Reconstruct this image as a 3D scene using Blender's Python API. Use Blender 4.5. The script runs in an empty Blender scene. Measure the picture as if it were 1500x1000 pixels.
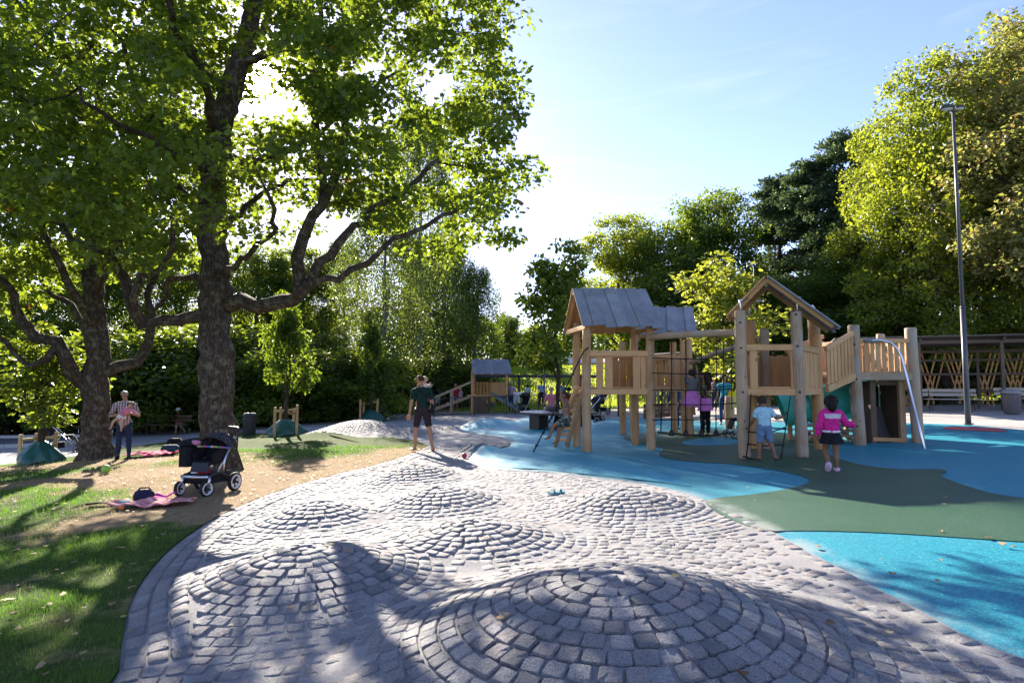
import bpy, bmesh, math, random
import numpy as np
from mathutils import Vector, Matrix, Quaternion
from mathutils.geometry import delaunay_2d_cdt

random.seed(7)
RNG = np.random.default_rng(7)
scene = bpy.context.scene
COL = scene.collection
R = math.radians

# ------------------------------------------------------------------ camera
FPX = 917.0                       # focal length in pixels of a 1500 px wide picture
PITCH = math.atan(62 / FPX)
EYE = Vector((0, 0, 1.6))
cam_d = bpy.data.cameras.new('camera')
cam_d.sensor_width = 36
cam_d.lens = FPX / 1500 * 36
cam_d.clip_start = 0.05
cam_d.clip_end = 2000
cam = bpy.data.objects.new('camera', cam_d)
COL.objects.link(cam)
cam.location = EYE
cam.rotation_euler = (math.pi / 2 + PITCH, 0, 0)
scene.camera = cam

# ------------------------------------------------------------------ sky, sun, exposure
SUN_AZ, SUN_EL = R(-22.3), R(24.7)      # azimuth from +Y towards +X
SUNV = Vector((math.sin(SUN_AZ) * math.cos(SUN_EL), math.cos(SUN_AZ) * math.cos(SUN_EL), math.sin(SUN_EL)))
world = bpy.data.worlds.new('World')
scene.world = world
world.use_nodes = True
wt = world.node_tree
wt.nodes.clear()
w_out = wt.nodes.new('ShaderNodeOutputWorld')
sky = wt.nodes.new('ShaderNodeTexSky')
sky.sky_type = 'NISHITA'
sky.sun_disc = False
sky.sun_elevation = SUN_EL
sky.sun_rotation = SUN_AZ % (2 * math.pi)
sky.altitude = 100
sky.air_density = 1.0
sky.dust_density = 0.25
sky.ozone_density = 3.0
bg = wt.nodes.new('ShaderNodeBackground')
bg.inputs['Strength'].default_value = 0.09
# thin high cirrus mixed into the sky, everywhere alike
tc = wt.nodes.new('ShaderNodeTexCoord')
mp = wt.nodes.new('ShaderNodeMapping')
mp.inputs['Scale'].default_value = (1.1, 1.5, 9.0)
mp.inputs['Rotation'].default_value = (0.10, 0.22, 0.0)
nz = wt.nodes.new('ShaderNodeTexNoise')
nz.inputs['Scale'].default_value = 2.6
nz.inputs['Detail'].default_value = 7
nz.inputs['Roughness'].default_value = 0.62
nz.inputs['Distortion'].default_value = 0.7
rmp = wt.nodes.new('ShaderNodeMapRange')
rmp.inputs['From Min'].default_value = 0.52
rmp.inputs['From Max'].default_value = 0.95
rmp.inputs['To Max'].default_value = 0.12
mixc = wt.nodes.new('ShaderNodeMix')
mixc.data_type = 'RGBA'
mixc.inputs['B'].default_value = (7.5, 7.8, 8.4, 1)
wt.links.new(tc.outputs['Generated'], mp.inputs['Vector'])
wt.links.new(mp.outputs['Vector'], nz.inputs['Vector'])
wt.links.new(nz.outputs['Fac'], rmp.inputs['Value'])
wt.links.new(rmp.outputs['Result'], mixc.inputs['Factor'])
wt.links.new(sky.outputs['Color'], mixc.inputs['A'])
# the bright air right around the sun (the disc itself is the sun lamp)
dotn = wt.nodes.new('ShaderNodeVectorMath'); dotn.operation = 'DOT_PRODUCT'
dotn.inputs[1].default_value = SUNV
wt.links.new(tc.outputs['Generated'], dotn.inputs[0])
def _glow(power, gain):
    m = wt.nodes.new('ShaderNodeMath'); m.operation = 'MAXIMUM'; m.inputs[1].default_value = 0.0
    p = wt.nodes.new('ShaderNodeMath'); p.operation = 'POWER'; p.inputs[1].default_value = power
    g = wt.nodes.new('ShaderNodeMath'); g.operation = 'MULTIPLY'; g.inputs[1].default_value = gain
    wt.links.new(dotn.outputs['Value'], m.inputs[0]); wt.links.new(m.outputs[0], p.inputs[0]); wt.links.new(p.outputs[0], g.inputs[0])
    return g
ga, gb = _glow(5200, 900.0), _glow(420, 5.0)
gs = wt.nodes.new('ShaderNodeMath'); gs.operation = 'ADD'
wt.links.new(ga.outputs[0], gs.inputs[0]); wt.links.new(gb.outputs[0], gs.inputs[1])
addc = wt.nodes.new('ShaderNodeMix'); addc.data_type = 'RGBA'; addc.blend_type = 'ADD'
addc.inputs['Factor'].default_value = 1.0
wt.links.new(mixc.outputs['Result'], addc.inputs['A'])
wt.links.new(gs.outputs[0], addc.inputs['B'])
tint = wt.nodes.new('ShaderNodeMix'); tint.data_type = 'RGBA'; tint.blend_type = 'MULTIPLY'
tint.inputs['Factor'].default_value = 1.0; tint.inputs['B'].default_value = (1.02, 0.87, 0.99, 1)
wt.links.new(addc.outputs['Result'], tint.inputs['A']); wt.links.new(tint.outputs['Result'], bg.inputs['Color'])
wt.links.new(bg.outputs['Background'], w_out.inputs['Surface'])

sun_d = bpy.data.lights.new('sun', 'SUN')
sun_d.energy = 5.0
sun_d.angle = R(0.53)
sun_d.color = (1.0, 0.90, 0.76)
sun = bpy.data.objects.new('sun', sun_d)
COL.objects.link(sun)
sun.rotation_euler = SUNV.to_track_quat('Z', 'Y').to_euler()

scene.view_settings.view_transform = 'Standard'
scene.view_settings.look = 'None'
scene.view_settings.gamma = 1
scene.view_settings.use_curve_mapping = False
scene.view_settings.exposure = 1.9
scene.render.engine = 'CYCLES'
scene.cycles.max_bounces = 8
scene.cycles.transparent_max_bounces = 8
scene.cycles.sample_clamp_indirect = 6.0
scene.cycles.use_denoising = True

# ------------------------------------------------------------------ terrain
def sstep(a, b, x):
    t = np.clip((x - a) / (b - a), 0, 1)
    return t * t * (3 - 2 * t)

def h0(x, y):
    x = np.asarray(x, float); y = np.asarray(y, float)
    z = np.tanh(x / 30.0)
    z = z - 0.22 * sstep(-9.0, -16.0, x) * sstep(8, 14, y)
    z = z + 3.3 * sstep(40, 66, y) + 2.5 * sstep(66, 120, y)
    return z

MOUNDS = [  # x, y, radius, height : the cobbled humps
    (0.62, 3.95, 1.90, 0.41), (-1.75, 5.35, 1.50, 0.29), (-0.42, 6.55, 1.25, 0.20), (-2.45, 8.0, 1.0, 0.20),
    (-1.0, 8.7, 1.2, 0.22), (-1.75, 11.3, 1.1, 0.22), (1.45, 8.1, 1.25, 0.20), (-0.80, 15.2, 0.75, 0.2),
    (-5.6, 23.2, 2.5, 0.46), (-3.4, 21.0, 1.4, 0.26), (-0.9, 24.0, 1.7, 0.32), (1.1, 25.2, 1.7, 0.32), (-2.9, 23.0, 1.5, 0.2),
    (-3.6, 2.4, 1.0, 0.0)]
RUB = [(3.25, 20.6, 1.8, 0.30)]

def bumps(x, y, lst):
    z = np.zeros(np.broadcast(np.asarray(x, float), np.asarray(y, float)).shape)
    for cx, cy, r, h in lst:
        d = np.hypot(x - cx, y - cy) / r
        z = z + np.where(d < 1, h * 0.5 * (1 + np.cos(np.pi * np.clip(d, 0, 1))), 0)
    return z

def HP(x, y):                      # paved ground, humps included
    return h0(x, y) + bumps(x, y, MOUNDS) + bumps(x, y, RUB)

HR = HP

def hh(x, y):                      # whatever one stands on
    return float(h0(x, y) + bumps(x, y, MOUNDS) + bumps(x, y, RUB))

_c, _s = math.cos(PITCH), math.sin(PITCH)
def ray(px, py):
    u, v = (px - 750) / FPX, (500 - py) / FPX
    return Vector((u, _c - v * _s, _s + v * _c))

def at(px, py, f=h0):              # where the sight line through a pixel meets the ground
    d = ray(px, py)
    t0 = t = 1.0
    while t < 400:
        p = EYE + d * t
        if p.z < float(f(p.x, p.y)):
            break
        t0 = t; t *= 1.02
    for _ in range(30):
        m = 0.5 * (t0 + t)
        p = EYE + d * m
        if p.z < float(f(p.x, p.y)): t = m
        else: t0 = m
    return EYE + d * t

def P(px, py, y):                  # the point at depth y on a sight line
    d = ray(px, py)
    return EYE + d * (y / d.y)

def G(px, py):
    p = at(px, py); return (p.x, p.y)

# ------------------------------------------------------------------ objects
def tag(o, label=None, cat=None, group=None, kind=None):
    if label: o['label'] = label
    if cat: o['category'] = cat
    if group: o['group'] = group
    if kind: o['kind'] = kind
    return o

def empty(name, loc, label, cat, group=None, rz=0.0):
    o = bpy.data.objects.new(name, None)
    COL.objects.link(o)
    o.empty_display_size = 0.2
    o.location = loc
    o.rotation_euler = (0, 0, rz)
    return tag(o, label, cat, group)

def link(name, me, parent=None, mat=None):
    o = bpy.data.objects.new(name, me)
    COL.objects.link(o)
    if parent is not None: o.parent = parent
    if mat is not None:
        me.materials.clear()
        for m in (mat if isinstance(mat, (list, tuple)) else [mat]): me.materials.append(m)
    return o

def copy_tree(o, parent=None):
    c = o.copy(); COL.objects.link(c)
    if parent is not None: c.parent = parent
    for ch in list(o.children): copy_tree(ch, c)
    return c

def np_mesh(name, V, F, nper, smooth=False, tint=None, uv=None):
    """V (N,3) floats, F flat vertex indices, nper = corners per face (int or array)"""
    V = np.asarray(V, np.float32).reshape(-1, 3); F = np.asarray(F, np.int32).ravel()
    me = bpy.data.meshes.new(name)
    me.vertices.add(len(V)); me.vertices.foreach_set('co', V.ravel())
    if np.isscalar(nper):
        tot = np.full(len(F) // nper, nper, np.int32)
    else:
        tot = np.asarray(nper, np.int32)
    st = np.concatenate([[0], np.cumsum(tot)[:-1]]).astype(np.int32)
    me.loops.add(len(F)); me.loops.foreach_set('vertex_index', F)
    me.polygons.add(len(tot)); me.polygons.foreach_set('loop_start', st); me.polygons.foreach_set('loop_total', tot)
    if smooth: me.polygons.foreach_set('use_smooth', np.ones(len(tot), bool))
    if tint is not None:
        a = me.attributes.new('tint', 'FLOAT', 'POINT'); a.data.foreach_set('value', np.asarray(tint, np.float32))
    if uv is not None:
        l = me.uv_layers.new(name='UVMap'); l.data.foreach_set('uv', np.asarray(uv, np.float32).ravel())
    me.update(calc_edges=True)
    return me

class MB:
    """collects boxes, boards and tubes; build() links them as one mesh object (uv: u along the length, in metres)"""
    def __init__(self): self.v = []; self.f = []; self.uv = []; self.sm = []
    def face(self, idx, uv, smooth=False):
        self.f.append(idx); self.uv.extend(uv); self.sm.append(smooth)
    def beam(self, a, b, w, h, up=(0, 0, 1), ch=0.006, taper=1.0, jit=0.0):
        """a chamfered board from a to b: w across (sideways), h thick (along up)"""
        a, b = Vector(a), Vector(b)
        d = (b - a); L = d.length; d.normalize()
        up = Vector(up)
        s = d.cross(up)
        if s.length < 1e-4: s = d.cross(Vector((1, 0, 0)))
        s.normalize(); u = s.cross(d).normalized()
        ch = min(ch, 0.3 * w, 0.3 * h)
        o = random.uniform(0, 40)
        n0 = len(self.v)
        prof = [(-w/2+ch, -h/2), (w/2-ch, -h/2), (w/2, -h/2+ch), (w/2, h/2-ch), (w/2-ch, h/2), (-w/2+ch, h/2), (-w/2, h/2-ch), (-w/2, -h/2+ch)]
        for k, (p, tp) in enumerate(((a, 1.0), (b, taper))):
            for (x, z) in prof:
                self.v.append(p + s * (x * tp) + u * (z * tp) + d * (random.uniform(-jit, jit) if jit else 0))
        per = [0]
        for i in range(8):
            x0, z0 = prof[i]; x1, z1 = prof[(i + 1) % 8]
            per.append(per[-1] + math.hypot(x1 - x0, z1 - z0))
        for i in range(8):
            j = (i + 1) % 8
            self.face((n0+i, n0+j, n0+8+j, n0+8+i), [(0, o+per[i]), (0, o+per[i+1]), (L, o+per[i+1]), (L, o+per[i])])
        self.face(tuple(n0+i for i in reversed(range(8))), [(prof[i][1]*.3, o+prof[i][0]) for i in reversed(range(8))])
        self.face(tuple(n0+8+i for i in range(8)), [(prof[i][1]*.3, o+prof[i][0]) for i in range(8)])
        return self
    def box(self, c, size, rz=0.0, ch=0.006):
        c = Vector(c); d = Vector((math.cos(rz), math.sin(rz), 0))
        return self.beam(c - d * size[0] / 2, c + d * size[0] / 2, size[1], size[2], ch=ch)
    def tube(self, pts, rad, n=8, caps=True, wob=0.0, smooth=True, start=0.0):
        pts = [Vector(p) for p in pts]
        if not hasattr(rad, '__len__'): rad = [rad] * len(pts)
        o = random.uniform(0, 40); L = 0.0
        t0 = (pts[1] - pts[0]).normalized()
        ref = t0.cross(Vector((0.31, 0.17, 0.93)))
        if ref.length < 0.1: ref = t0.cross(Vector((1, 0, 0)))
        ref.normalize()
        rows = []
        for i, p in enumerate(pts):
            t = (pts[min(i+1, len(pts)-1)] - pts[max(i-1, 0)])
            t = t.normalized() if t.length > 1e-9 else t0
            ref = (ref - t * ref.dot(t)); ref.normalize()
            b = t.cross(ref)
            if i: L += (p - pts[i-1]).length
            row = []
            for k in range(n):
                a = start + 2 * math.pi * k / n
                r = rad[i] * (1 + (random.uniform(-wob, wob) if wob else 0))
                row.append(len(self.v)); self.v.append(p + ref * (r * math.cos(a)) + b * (r * math.sin(a)))
            rows.append((row, L))
        c = 2 * math.pi * max(rad)
        for (r0, l0), (r1, l1) in zip(rows, rows[1:]):
            for k in range(n):
                j = (k + 1) % n
                self.face((r0[k], r0[j], r1[j], r1[k]), [(l0, o+c*k/n), (l0, o+c*(k+1)/n), (l1, o+c*(k+1)/n), (l1, o+c*k/n)], smooth)
        if caps:
            r0, r1 = rows[0][0], rows[-1][0]
            pr = max(rad)
            cu = [(pr*.25*math.cos(2*math.pi*k/n), o+pr*math.sin(2*math.pi*k/n)) for k in range(n)]
            self.face(tuple(reversed(r0)), list(reversed(cu))); self.face(tuple(r1), cu)
        return self
    def log(self, a, b, r, n=12, wob=0.03, bow=0.012):
        """a debarked round timber with chamfered ends and a slightly uneven girth"""
        a, b = Vector(a), Vector(b); d = b - a; L = d.length
        k = max(4, int(L / 0.35))
        s = d.cross(Vector((random.random(), random.random(), 0.3))).normalized()
        pts = [a, a + d * (0.012 / L)]; rr = [r * 0.88, r]
        for i in range(1, k):
            t = i / k
            pts.append(a + d * t + s * (bow * math.sin(math.pi * t) + random.uniform(-.004, .004)))
            rr.append(r * (1 + random.uniform(-wob, wob)) * (1.03 - 0.06 * t))
        pts += [b - d * (0.015 / L), b]; rr += [r * 0.97, r * 0.82]
        return self.tube(pts, rr, n, True, 0.012)
    def lathe(self, prof, c=(0, 0, 0), n=20, smooth=True, a0=0.0, a1=2*math.pi, sx=1.0, sy=1.0):
        c = Vector(c); full = abs(a1 - a0 - 2 * math.pi) < 1e-6
        m = n if full else n + 1
        rows = []
        for (r, z) in prof:
            row = []
            for k in range(m):
                a = a0 + (a1 - a0) * k / n
                row.append(len(self.v)); self.v.append(c + Vector((r * math.cos(a) * sx, r * math.sin(a) * sy, z)))
            rows.append(row)
        for i in range(len(prof) - 1):
            for k in range(n):
                j = (k + 1) % m
                self.face((rows[i][k], rows[i][j], rows[i+1][j], rows[i+1][k]),
                          [(prof[i][1], k/n), (prof[i][1], (k+1)/n), (prof[i+1][1], (k+1)/n), (prof[i+1][1], k/n)], smooth)
        return self
    def ball(self, c, r, n=10, sx=1, sy=1, sz=1):
        pr = [(max(1e-4, r * math.sin(math.pi * i / n)), -r * math.cos(math.pi * i / n) * sz) for i in range(n + 1)]
        return self.lathe(pr, c, n + 4, True, sx=sx, sy=sy)
    def poly(self, pts, uv=None):
        n0 = len(self.v); self.v += [Vector(p) for p in pts]
        self.face(tuple(range(n0, n0 + len(pts))), uv or [(p[0], p[1]) for p in pts]); return self
    def slab(self, pts, nrm):
        """a flat polygon given thickness along nrm"""
        nrm = Vector(nrm); n = len(pts); n0 = len(self.v)
        self.v += [Vector(p) for p in pts] + [Vector(p) + nrm for p in pts]
        self.face(tuple(range(n0, n0+n)), [(p[0], p[1]) for p in pts])
        self.face(tuple(reversed(range(n0+n, n0+2*n))), [(p[0], p[1]) for p in reversed(pts)])
        for i in range(n):
            j = (i+1) % n
            self.face((n0+i, n0+n+i, n0+n+j, n0+j), [(0, 0), (0, .02), (1, .02), (1, 0)])
        return self
    def mesh(self, name, org=(0, 0, 0)):
        me = bpy.data.meshes.new(name)
        o = Vector(org)
        me.from_pydata([tuple(Vector(p) - o) for p in self.v], [], self.f)
        l = me.uv_layers.new(name='UVMap')
        l.data.foreach_set('uv', np.asarray(self.uv, np.float32).ravel())
        me.polygons.foreach_set('use_smooth', np.asarray(self.sm, bool))
        bm = bmesh.new(); bm.from_mesh(me); bmesh.ops.recalc_face_normals(bm, faces=bm.faces); bm.to_mesh(me); bm.free()
        me.update()
        return me
    def build(self, name, mat, parent=None, org=None):
        if org is None: org = parent_org(parent)
        return link(name, self.mesh(name, org), parent, mat)

def parent_org(p):
    while p is not None and p.parent is not None: p = p.parent
    return p.location.copy() if p is not None else Vector((0, 0, 0))

# ------------------------------------------------------------------ materials
class Nt:
    def __init__(self, name):
        self.m = bpy.data.materials.new(name); self.m.use_nodes = True
        self.t = self.m.node_tree; self.t.nodes.clear()
        self.out = self.t.nodes.new('ShaderNodeOutputMaterial')
    def n(self, typ, **kw):
        nd = self.t.nodes.new('ShaderNode' + typ)
        for k, v in kw.items():
            if k[0] == '_': setattr(nd, k[1:], v)
            else:
                nd.inputs[k.replace('__', ' ')].default_value = v
        return nd
    def l(self, a, b): self.t.links.new(a, b)
    def ramp(self, fac, stops):
        r = self.n('ValToRGB'); e = r.color_ramp.elements
        while len(e) < len(stops): e.new(0.5)
        for el, (p, c) in zip(e, stops): el.position = p; el.color = (*c, 1) if len(c) == 3 else c
        self.l(fac, r.inputs['Fac']); return r.outputs['Color']
    def mix(self, fac, a, b, blend='MIX'):
        x = self.n('Mix', _data_type='RGBA', _blend_type=blend)
        for k, v in (('Factor', fac), ('A', a), ('B', b)):
            if hasattr(v, 'is_linked') or hasattr(v, 'links'): self.l(v, x.inputs[k])
            elif k == 'Factor': x.inputs[k].default_value = v
            else: x.inputs[k].default_value = (*v, 1)
        return x.outputs['Result']
    def math(self, op, a, b=None):
        x = self.n('Math', _operation=op)
        for i, v in enumerate((a, b)):
            if v is None: continue
            if hasattr(v, 'links'): self.l(v, x.inputs[i])
            else: x.inputs[i].default_value = v
        return x.outputs[0]
    def noise(self, scale, detail=4, rough=0.55, vec=None, dist=0.0):
        x = self.n('TexNoise', Scale=scale, Detail=detail, Roughness=rough, Distortion=dist)
        if vec is not None: self.l(vec, x.inputs['Vector'])
        return x.outputs['Fac']
    def coord(self, which='Object', scale=None):
        c = self.n('TexCoord').outputs[which]
        if scale is None: return c
        m = self.n('Mapping'); m.inputs['Scale'].default_value = scale
        self.l(c, m.inputs['Vector']); return m.outputs['Vector']
    def pos(self, scale=None):
        c = self.n('NewGeometry').outputs['Position']
        if scale is None: return c
        m = self.n('Mapping'); m.inputs['Scale'].default_value = scale
        self.l(c, m.inputs['Vector']); return m.outputs['Vector']
    def rnd(self):
        a = self.n('ObjectInfo').outputs['Random']; b = self.n('NewGeometry').outputs['Random Per Island']
        return self.math('FRACT', self.math('ADD', a, b))
    def bump(self, h, strength=0.4, dist=0.01, nrm=None):
        b = self.n('Bump', Strength=strength, Distance=dist); self.l(h, b.inputs['Height'])
        if nrm is not None: self.l(nrm, b.inputs['Normal'])
        return b.outputs['Normal']
    def bsdf(self, col, rough=0.6, spec=0.4, nrm=None, metal=0.0, **kw):
        b = self.n('BsdfPrincipled')
        for k, v in (('Base Color', col), ('Roughness', rough)):
            if hasattr(v, 'links'): self.l(v, b.inputs[k])
            else: b.inputs[k].default_value = (*v, 1) if k == 'Base Color' else v
        b.inputs['Specular IOR Level'].default_value = spec
        b.inputs['Metallic'].default_value = metal
        for k, v in kw.items(): b.inputs[k].default_value = v
        if nrm is not None: self.l(nrm, b.inputs['Normal'])
        return b.outputs[0]
    def done(self, sh):
        self.l(sh, self.out.inputs['Surface']); return self.m

def plain(name, col, rough=0.6, metal=0.0, spec=0.4, var=0.18, scale=14, bump=0.0, sheen=0.0):
    t = Nt(name)
    v = t.noise(scale, 4, 0.6, t.coord('Object'))
    c = t.mix(v, tuple(x * (1 - var) for x in col), tuple(min(1, x * (1 + var)) for x in col))
    nr = t.bump(t.noise(scale * 6, 3, 0.6, t.coord('Object')), bump, 0.01) if bump else None
    return t.done(t.bsdf(c, rough, spec, nr, metal, **({'Sheen Weight': sheen} if sheen else {})))

def wood(name, stops, rough=0.7, grain=1.0, wear=None):
    """sawn or round timber; the grain runs along u"""
    t = Nt(name)
    uv = t.coord('UV')
    m = t.n('Mapping'); m.inputs['Scale'].default_value = (0.9, 16 * grain, 1); t.l(uv, m.inputs['Vector'])
    g = t.noise(3.0, 6, 0.62, m.outputs['Vector'], 0.6)
    m2 = t.n('Mapping'); m2.inputs['Scale'].default_value = (2.2, 70 * grain, 1); t.l(uv, m2.inputs['Vector'])
    g2 = t.noise(3.0, 3, 0.6, m2.outputs['Vector'])
    big = t.noise(1.7, 3, 0.5, t.coord('Object'))
    f = t.math('ADD', t.math('MULTIPLY', g, 0.55), t.math('ADD', t.math('MULTIPLY', g2, 0.2), t.math('MULTIPLY', big, 0.25)))
    f = t.math('ADD', f, t.math('MULTIPLY', t.math('SUBTRACT', t.rnd(), 0.5), 0.16))
    c = t.ramp(f, stops)
    # knots
    vo = t.n('TexVoronoi', Scale=2.4, _feature='F1')
    mk = t.n('Mapping'); mk.inputs['Scale'].default_value = (1.0, 2.6, 1); t.l(uv, mk.inputs['Vector']); t.l(mk.outputs['Vector'], vo.inputs['Vector'])
    kn = t.n('MapRange'); kn.inputs['From Min'].default_value = 0.05; kn.inputs['From Max'].default_value = 0.11
    t.l(vo.outputs['Distance'], kn.inputs['Value'])
    c = t.mix(kn.outputs['Result'], tuple(x * 0.35 for x in stops[0][1]), c)
    if wear:
        w = t.noise(2.1, 5, 0.6, t.coord('Object'))
        wf = t.n('MapRange'); wf.inputs['From Min'].default_value = 0.45; wf.inputs['From Max'].default_value = 0.62; t.l(w, wf.inputs['Value'])
        c = t.mix(t.math('MULTIPLY', wf.outputs['Result'], 0.7), c, wear)
    nr = t.bump(t.math('ADD', g, t.math('MULTIPLY', g2, 0.7)), 0.5, 0.006)
    return t.done(t.bsdf(c, rough, 0.3, nr))

def leaf_mat(name, dark, light, trans, tw=0.45, rough=0.45, accent=None, acc=0.0, spec=0.35):
    """thin leaves: reflect dark green on one side, glow yellow-green when the sun is behind them"""
    t = Nt(name)
    r = t.n('NewGeometry').outputs['Random Per Island']
    big = t.noise(0.55, 3, 0.5, t.coord('Object'))
    f = t.math('ADD', t.math('MULTIPLY', r, 0.6), t.math('MULTIPLY', big, 0.5))
    c = t.ramp(f, [(0.2, dark), (0.85, light)])
    tr = t.ramp(f, [(0.2, tuple(x * 0.6 for x in trans)), (0.85, trans)])
    if accent:
        r2 = t.math('FRACT', t.math('MULTIPLY', r, 37.0))
        k = t.math('MULTIPLY', t.math('GREATER_THAN', r2, 1 - acc), 0.85)
        c = t.mix(k, c, accent); tr = t.mix(k, tr, accent)
    d = t.bsdf(c, rough, spec)
    tb = t.n('BsdfTranslucent'); t.l(tr, tb.inputs['Color'])
    mx = t.n('MixShader'); mx.inputs['Fac'].default_value = tw
    t.l(d, mx.inputs[1]); t.l(tb.outputs[0], mx.inputs[2])
    return t.done(mx.outputs[0])

def bark(name, dark, light, moss=None, scale=1.0):
    t = Nt(name)
    uv = t.coord('UV')
    m = t.n('Mapping'); m.inputs['Scale'].default_value = (1.5 * scale, 9 * scale, 1); t.l(uv, m.inputs['Vector'])
    v = t.n('TexVoronoi', Scale=2.0, _feature='DISTANCE_TO_EDGE'); t.l(m.outputs['Vector'], v.inputs['Vector'])
    fine = t.noise(22, 5, 0.7, t.coord('Object'))
    big = t.noise(2.2, 4, 0.6, t.coord('Object'))
    h = t.math('ADD', t.math('MULTIPLY', v.outputs['Distance'], 1.2), t.math('MULTIPLY', fine, 0.6))
    c = t.ramp(h, [(0.2, dark), (0.75, light)])
    if moss:
        mf = t.n('MapRange'); mf.inputs['From Min'].default_value = 0.5; mf.inputs['From Max'].default_value = 0.62; t.l(t.noise(7, 5, 0.7, t.coord('Object')), mf.inputs['Value'])
        c = t.mix(t.math('MULTIPLY', mf.outputs['Result'], 0.75), c, moss)
    return t.done(t.bsdf(c, 0.9, 0.15, t.bump(h, 1.0, 0.07)))
# ------------------------------------------------------------------ ground sheets
def inside(poly, x, y):
    x = np.asarray(x, float); y = np.asarray(y, float)
    r = np.zeros(x.shape, bool)
    n = len(poly)
    for i in range(n):
        x0, y0 = poly[i]; x1, y1 = poly[(i + 1) % n]
        if y0 == y1: continue
        c = ((y0 > y) != (y1 > y)) & (x < (x1 - x0) * (y - y0) / (y1 - y0) + x0)
        r ^= c
    return r

def edge_dist(poly, x, y, closed=True):
    x = np.asarray(x, float); y = np.asarray(y, float)
    best = np.full(x.shape, 1e9)
    n = len(poly)
    for i in range(n if closed else n - 1):
        ax, ay = poly[i]; bx, by = poly[(i + 1) % n]
        dx, dy = bx - ax, by - ay
        l2 = dx * dx + dy * dy + 1e-12
        t = np.clip(((x - ax) * dx + (y - ay) * dy) / l2, 0, 1)
        best = np.minimum(best, np.hypot(x - ax - t * dx, y - ay - t * dy))
    return best

def smooth_poly(pts, it=2, closed=True):
    for _ in range(it):
        q = []
        n = len(pts)
        for i in range(n if closed else n - 1):
            a, b = pts[i], pts[(i + 1) % n]
            q.append((a[0]*.75+b[0]*.25, a[1]*.75+b[1]*.25)); q.append((a[0]*.25+b[0]*.75, a[1]*.25+b[1]*.75))
        if not closed: q = [pts[0]] + q + [pts[-1]]
        pts = q
    return pts

def densify(poly, step):
    out = []
    for i in range(len(poly)):
        a, b = poly[i], poly[(i + 1) % len(poly)]
        L = math.hypot(b[0]-a[0], b[1]-a[1])
        s = step(0.5*(a[0]+b[0]), 0.5*(a[1]+b[1])) if callable(step) else step
        k = max(1, int(L / s))
        for j in range(k):
            out.append((a[0]+(b[0]-a[0])*j/k, a[1]+(b[1]-a[1])*j/k))
    return out

def sheet(name, poly, levels, f, mat, parent=None, kind='structure'):
    """a polygon draped over f(x, y); levels = [(limit_y, spacing), ...]"""
    def sp(x, y):
        for lim, s in levels:
            if y < lim: return s
        return levels[-1][1]
    b = densify(poly, sp)
    xs = [p[0] for p in poly]; ys = [p[1] for p in poly]
    pts = []
    lo = min(ys)
    for lim, s in levels:
        hi = min(lim, max(ys))
        if hi <= lo: continue
        gx, gy = np.meshgrid(np.arange(min(xs), max(xs), s), np.arange(lo + s * .5, hi, s))
        gx = gx + (np.arange(gy.shape[0]) % 2)[:, None] * s * 0.5
        gx, gy = gx.ravel(), gy.ravel()
        k = inside(poly, gx, gy)
        gx, gy = gx[k], gy[k]
        k = edge_dist(b, gx, gy) > s * 0.4
        pts += list(zip(gx[k].tolist(), gy[k].tolist()))
        lo = hi
    V2 = [Vector(p) for p in b + pts]
    nb = len(b)
    res = delaunay_2d_cdt(V2, [(i, (i + 1) % nb) for i in range(nb)], [], 0, 1e-6)
    vv = np.array([[p.x, p.y] for p in res[0]]); tri = np.array([t for t in res[2] if len(t) == 3])
    c = vv[tri].mean(axis=1)
    tri = tri[inside(b, c[:, 0], c[:, 1])]
    V = np.column_stack([vv, f(vv[:, 0], vv[:, 1])])
    a = V[tri]
    nz_ = np.cross(a[:, 1] - a[:, 0], a[:, 2] - a[:, 0])[:, 2]
    tri[nz_ < 0] = tri[nz_ < 0][:, ::-1]
    me = np_mesh(name, V, tri, 3, True)
    o = link(name, me, parent, mat)
    if kind: o['kind'] = kind
    return o

# ---- ground materials
def m_grass_ground():
    t = Nt('lawn_soil')
    p = t.pos()
    a = t.noise(0.55, 5, 0.6, p); b = t.noise(7, 6, 0.7, p); c = t.noise(60, 4, 0.7, p)
    f = t.math('ADD', t.math('MULTIPLY', b, 0.5), t.math('MULTIPLY', c, 0.5))
    green = t.ramp(f, [(0.3, (0.018, 0.035, 0.006)), (0.7, (0.09, 0.14, 0.022))])
    dry = t.ramp(f, [(0.3, (0.13, 0.085, 0.048)), (0.52, (0.29, 0.205, 0.115)), (0.75, (0.42, 0.32, 0.185))])
    at_ = t.n('Attribute', _attribute_name='tint')
    k = t.n('MapRange'); k.inputs['From Min'].default_value = 0.30; k.inputs['From Max'].default_value = 0.62
    t.l(t.math('ADD', at_.outputs['Fac'], t.math('MULTIPLY', t.math('SUBTRACT', b, 0.5), 0.5)), k.inputs['Value'])
    col = t.mix(k.outputs['Result'], green, dry)
    return t.done(t.bsdf(col, 0.95, 0.1, t.bump(t.math('ADD', b, c), 0.8, 0.03)))

def m_far_ground():
    t = Nt('meadow')
    p = t.pos()
    f = t.math('ADD', t.math('MULTIPLY', t.noise(0.35, 5, 0.6, p), 0.5), t.math('MULTIPLY', t.noise(6, 5, 0.7, p), 0.5))
    return t.done(t.bsdf(t.ramp(f, [(0.3, (0.055, 0.085, 0.012)), (0.7, (0.17, 0.22, 0.03))]), 0.95, 0.1, t.bump(f, 0.6, 0.08)))

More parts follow.
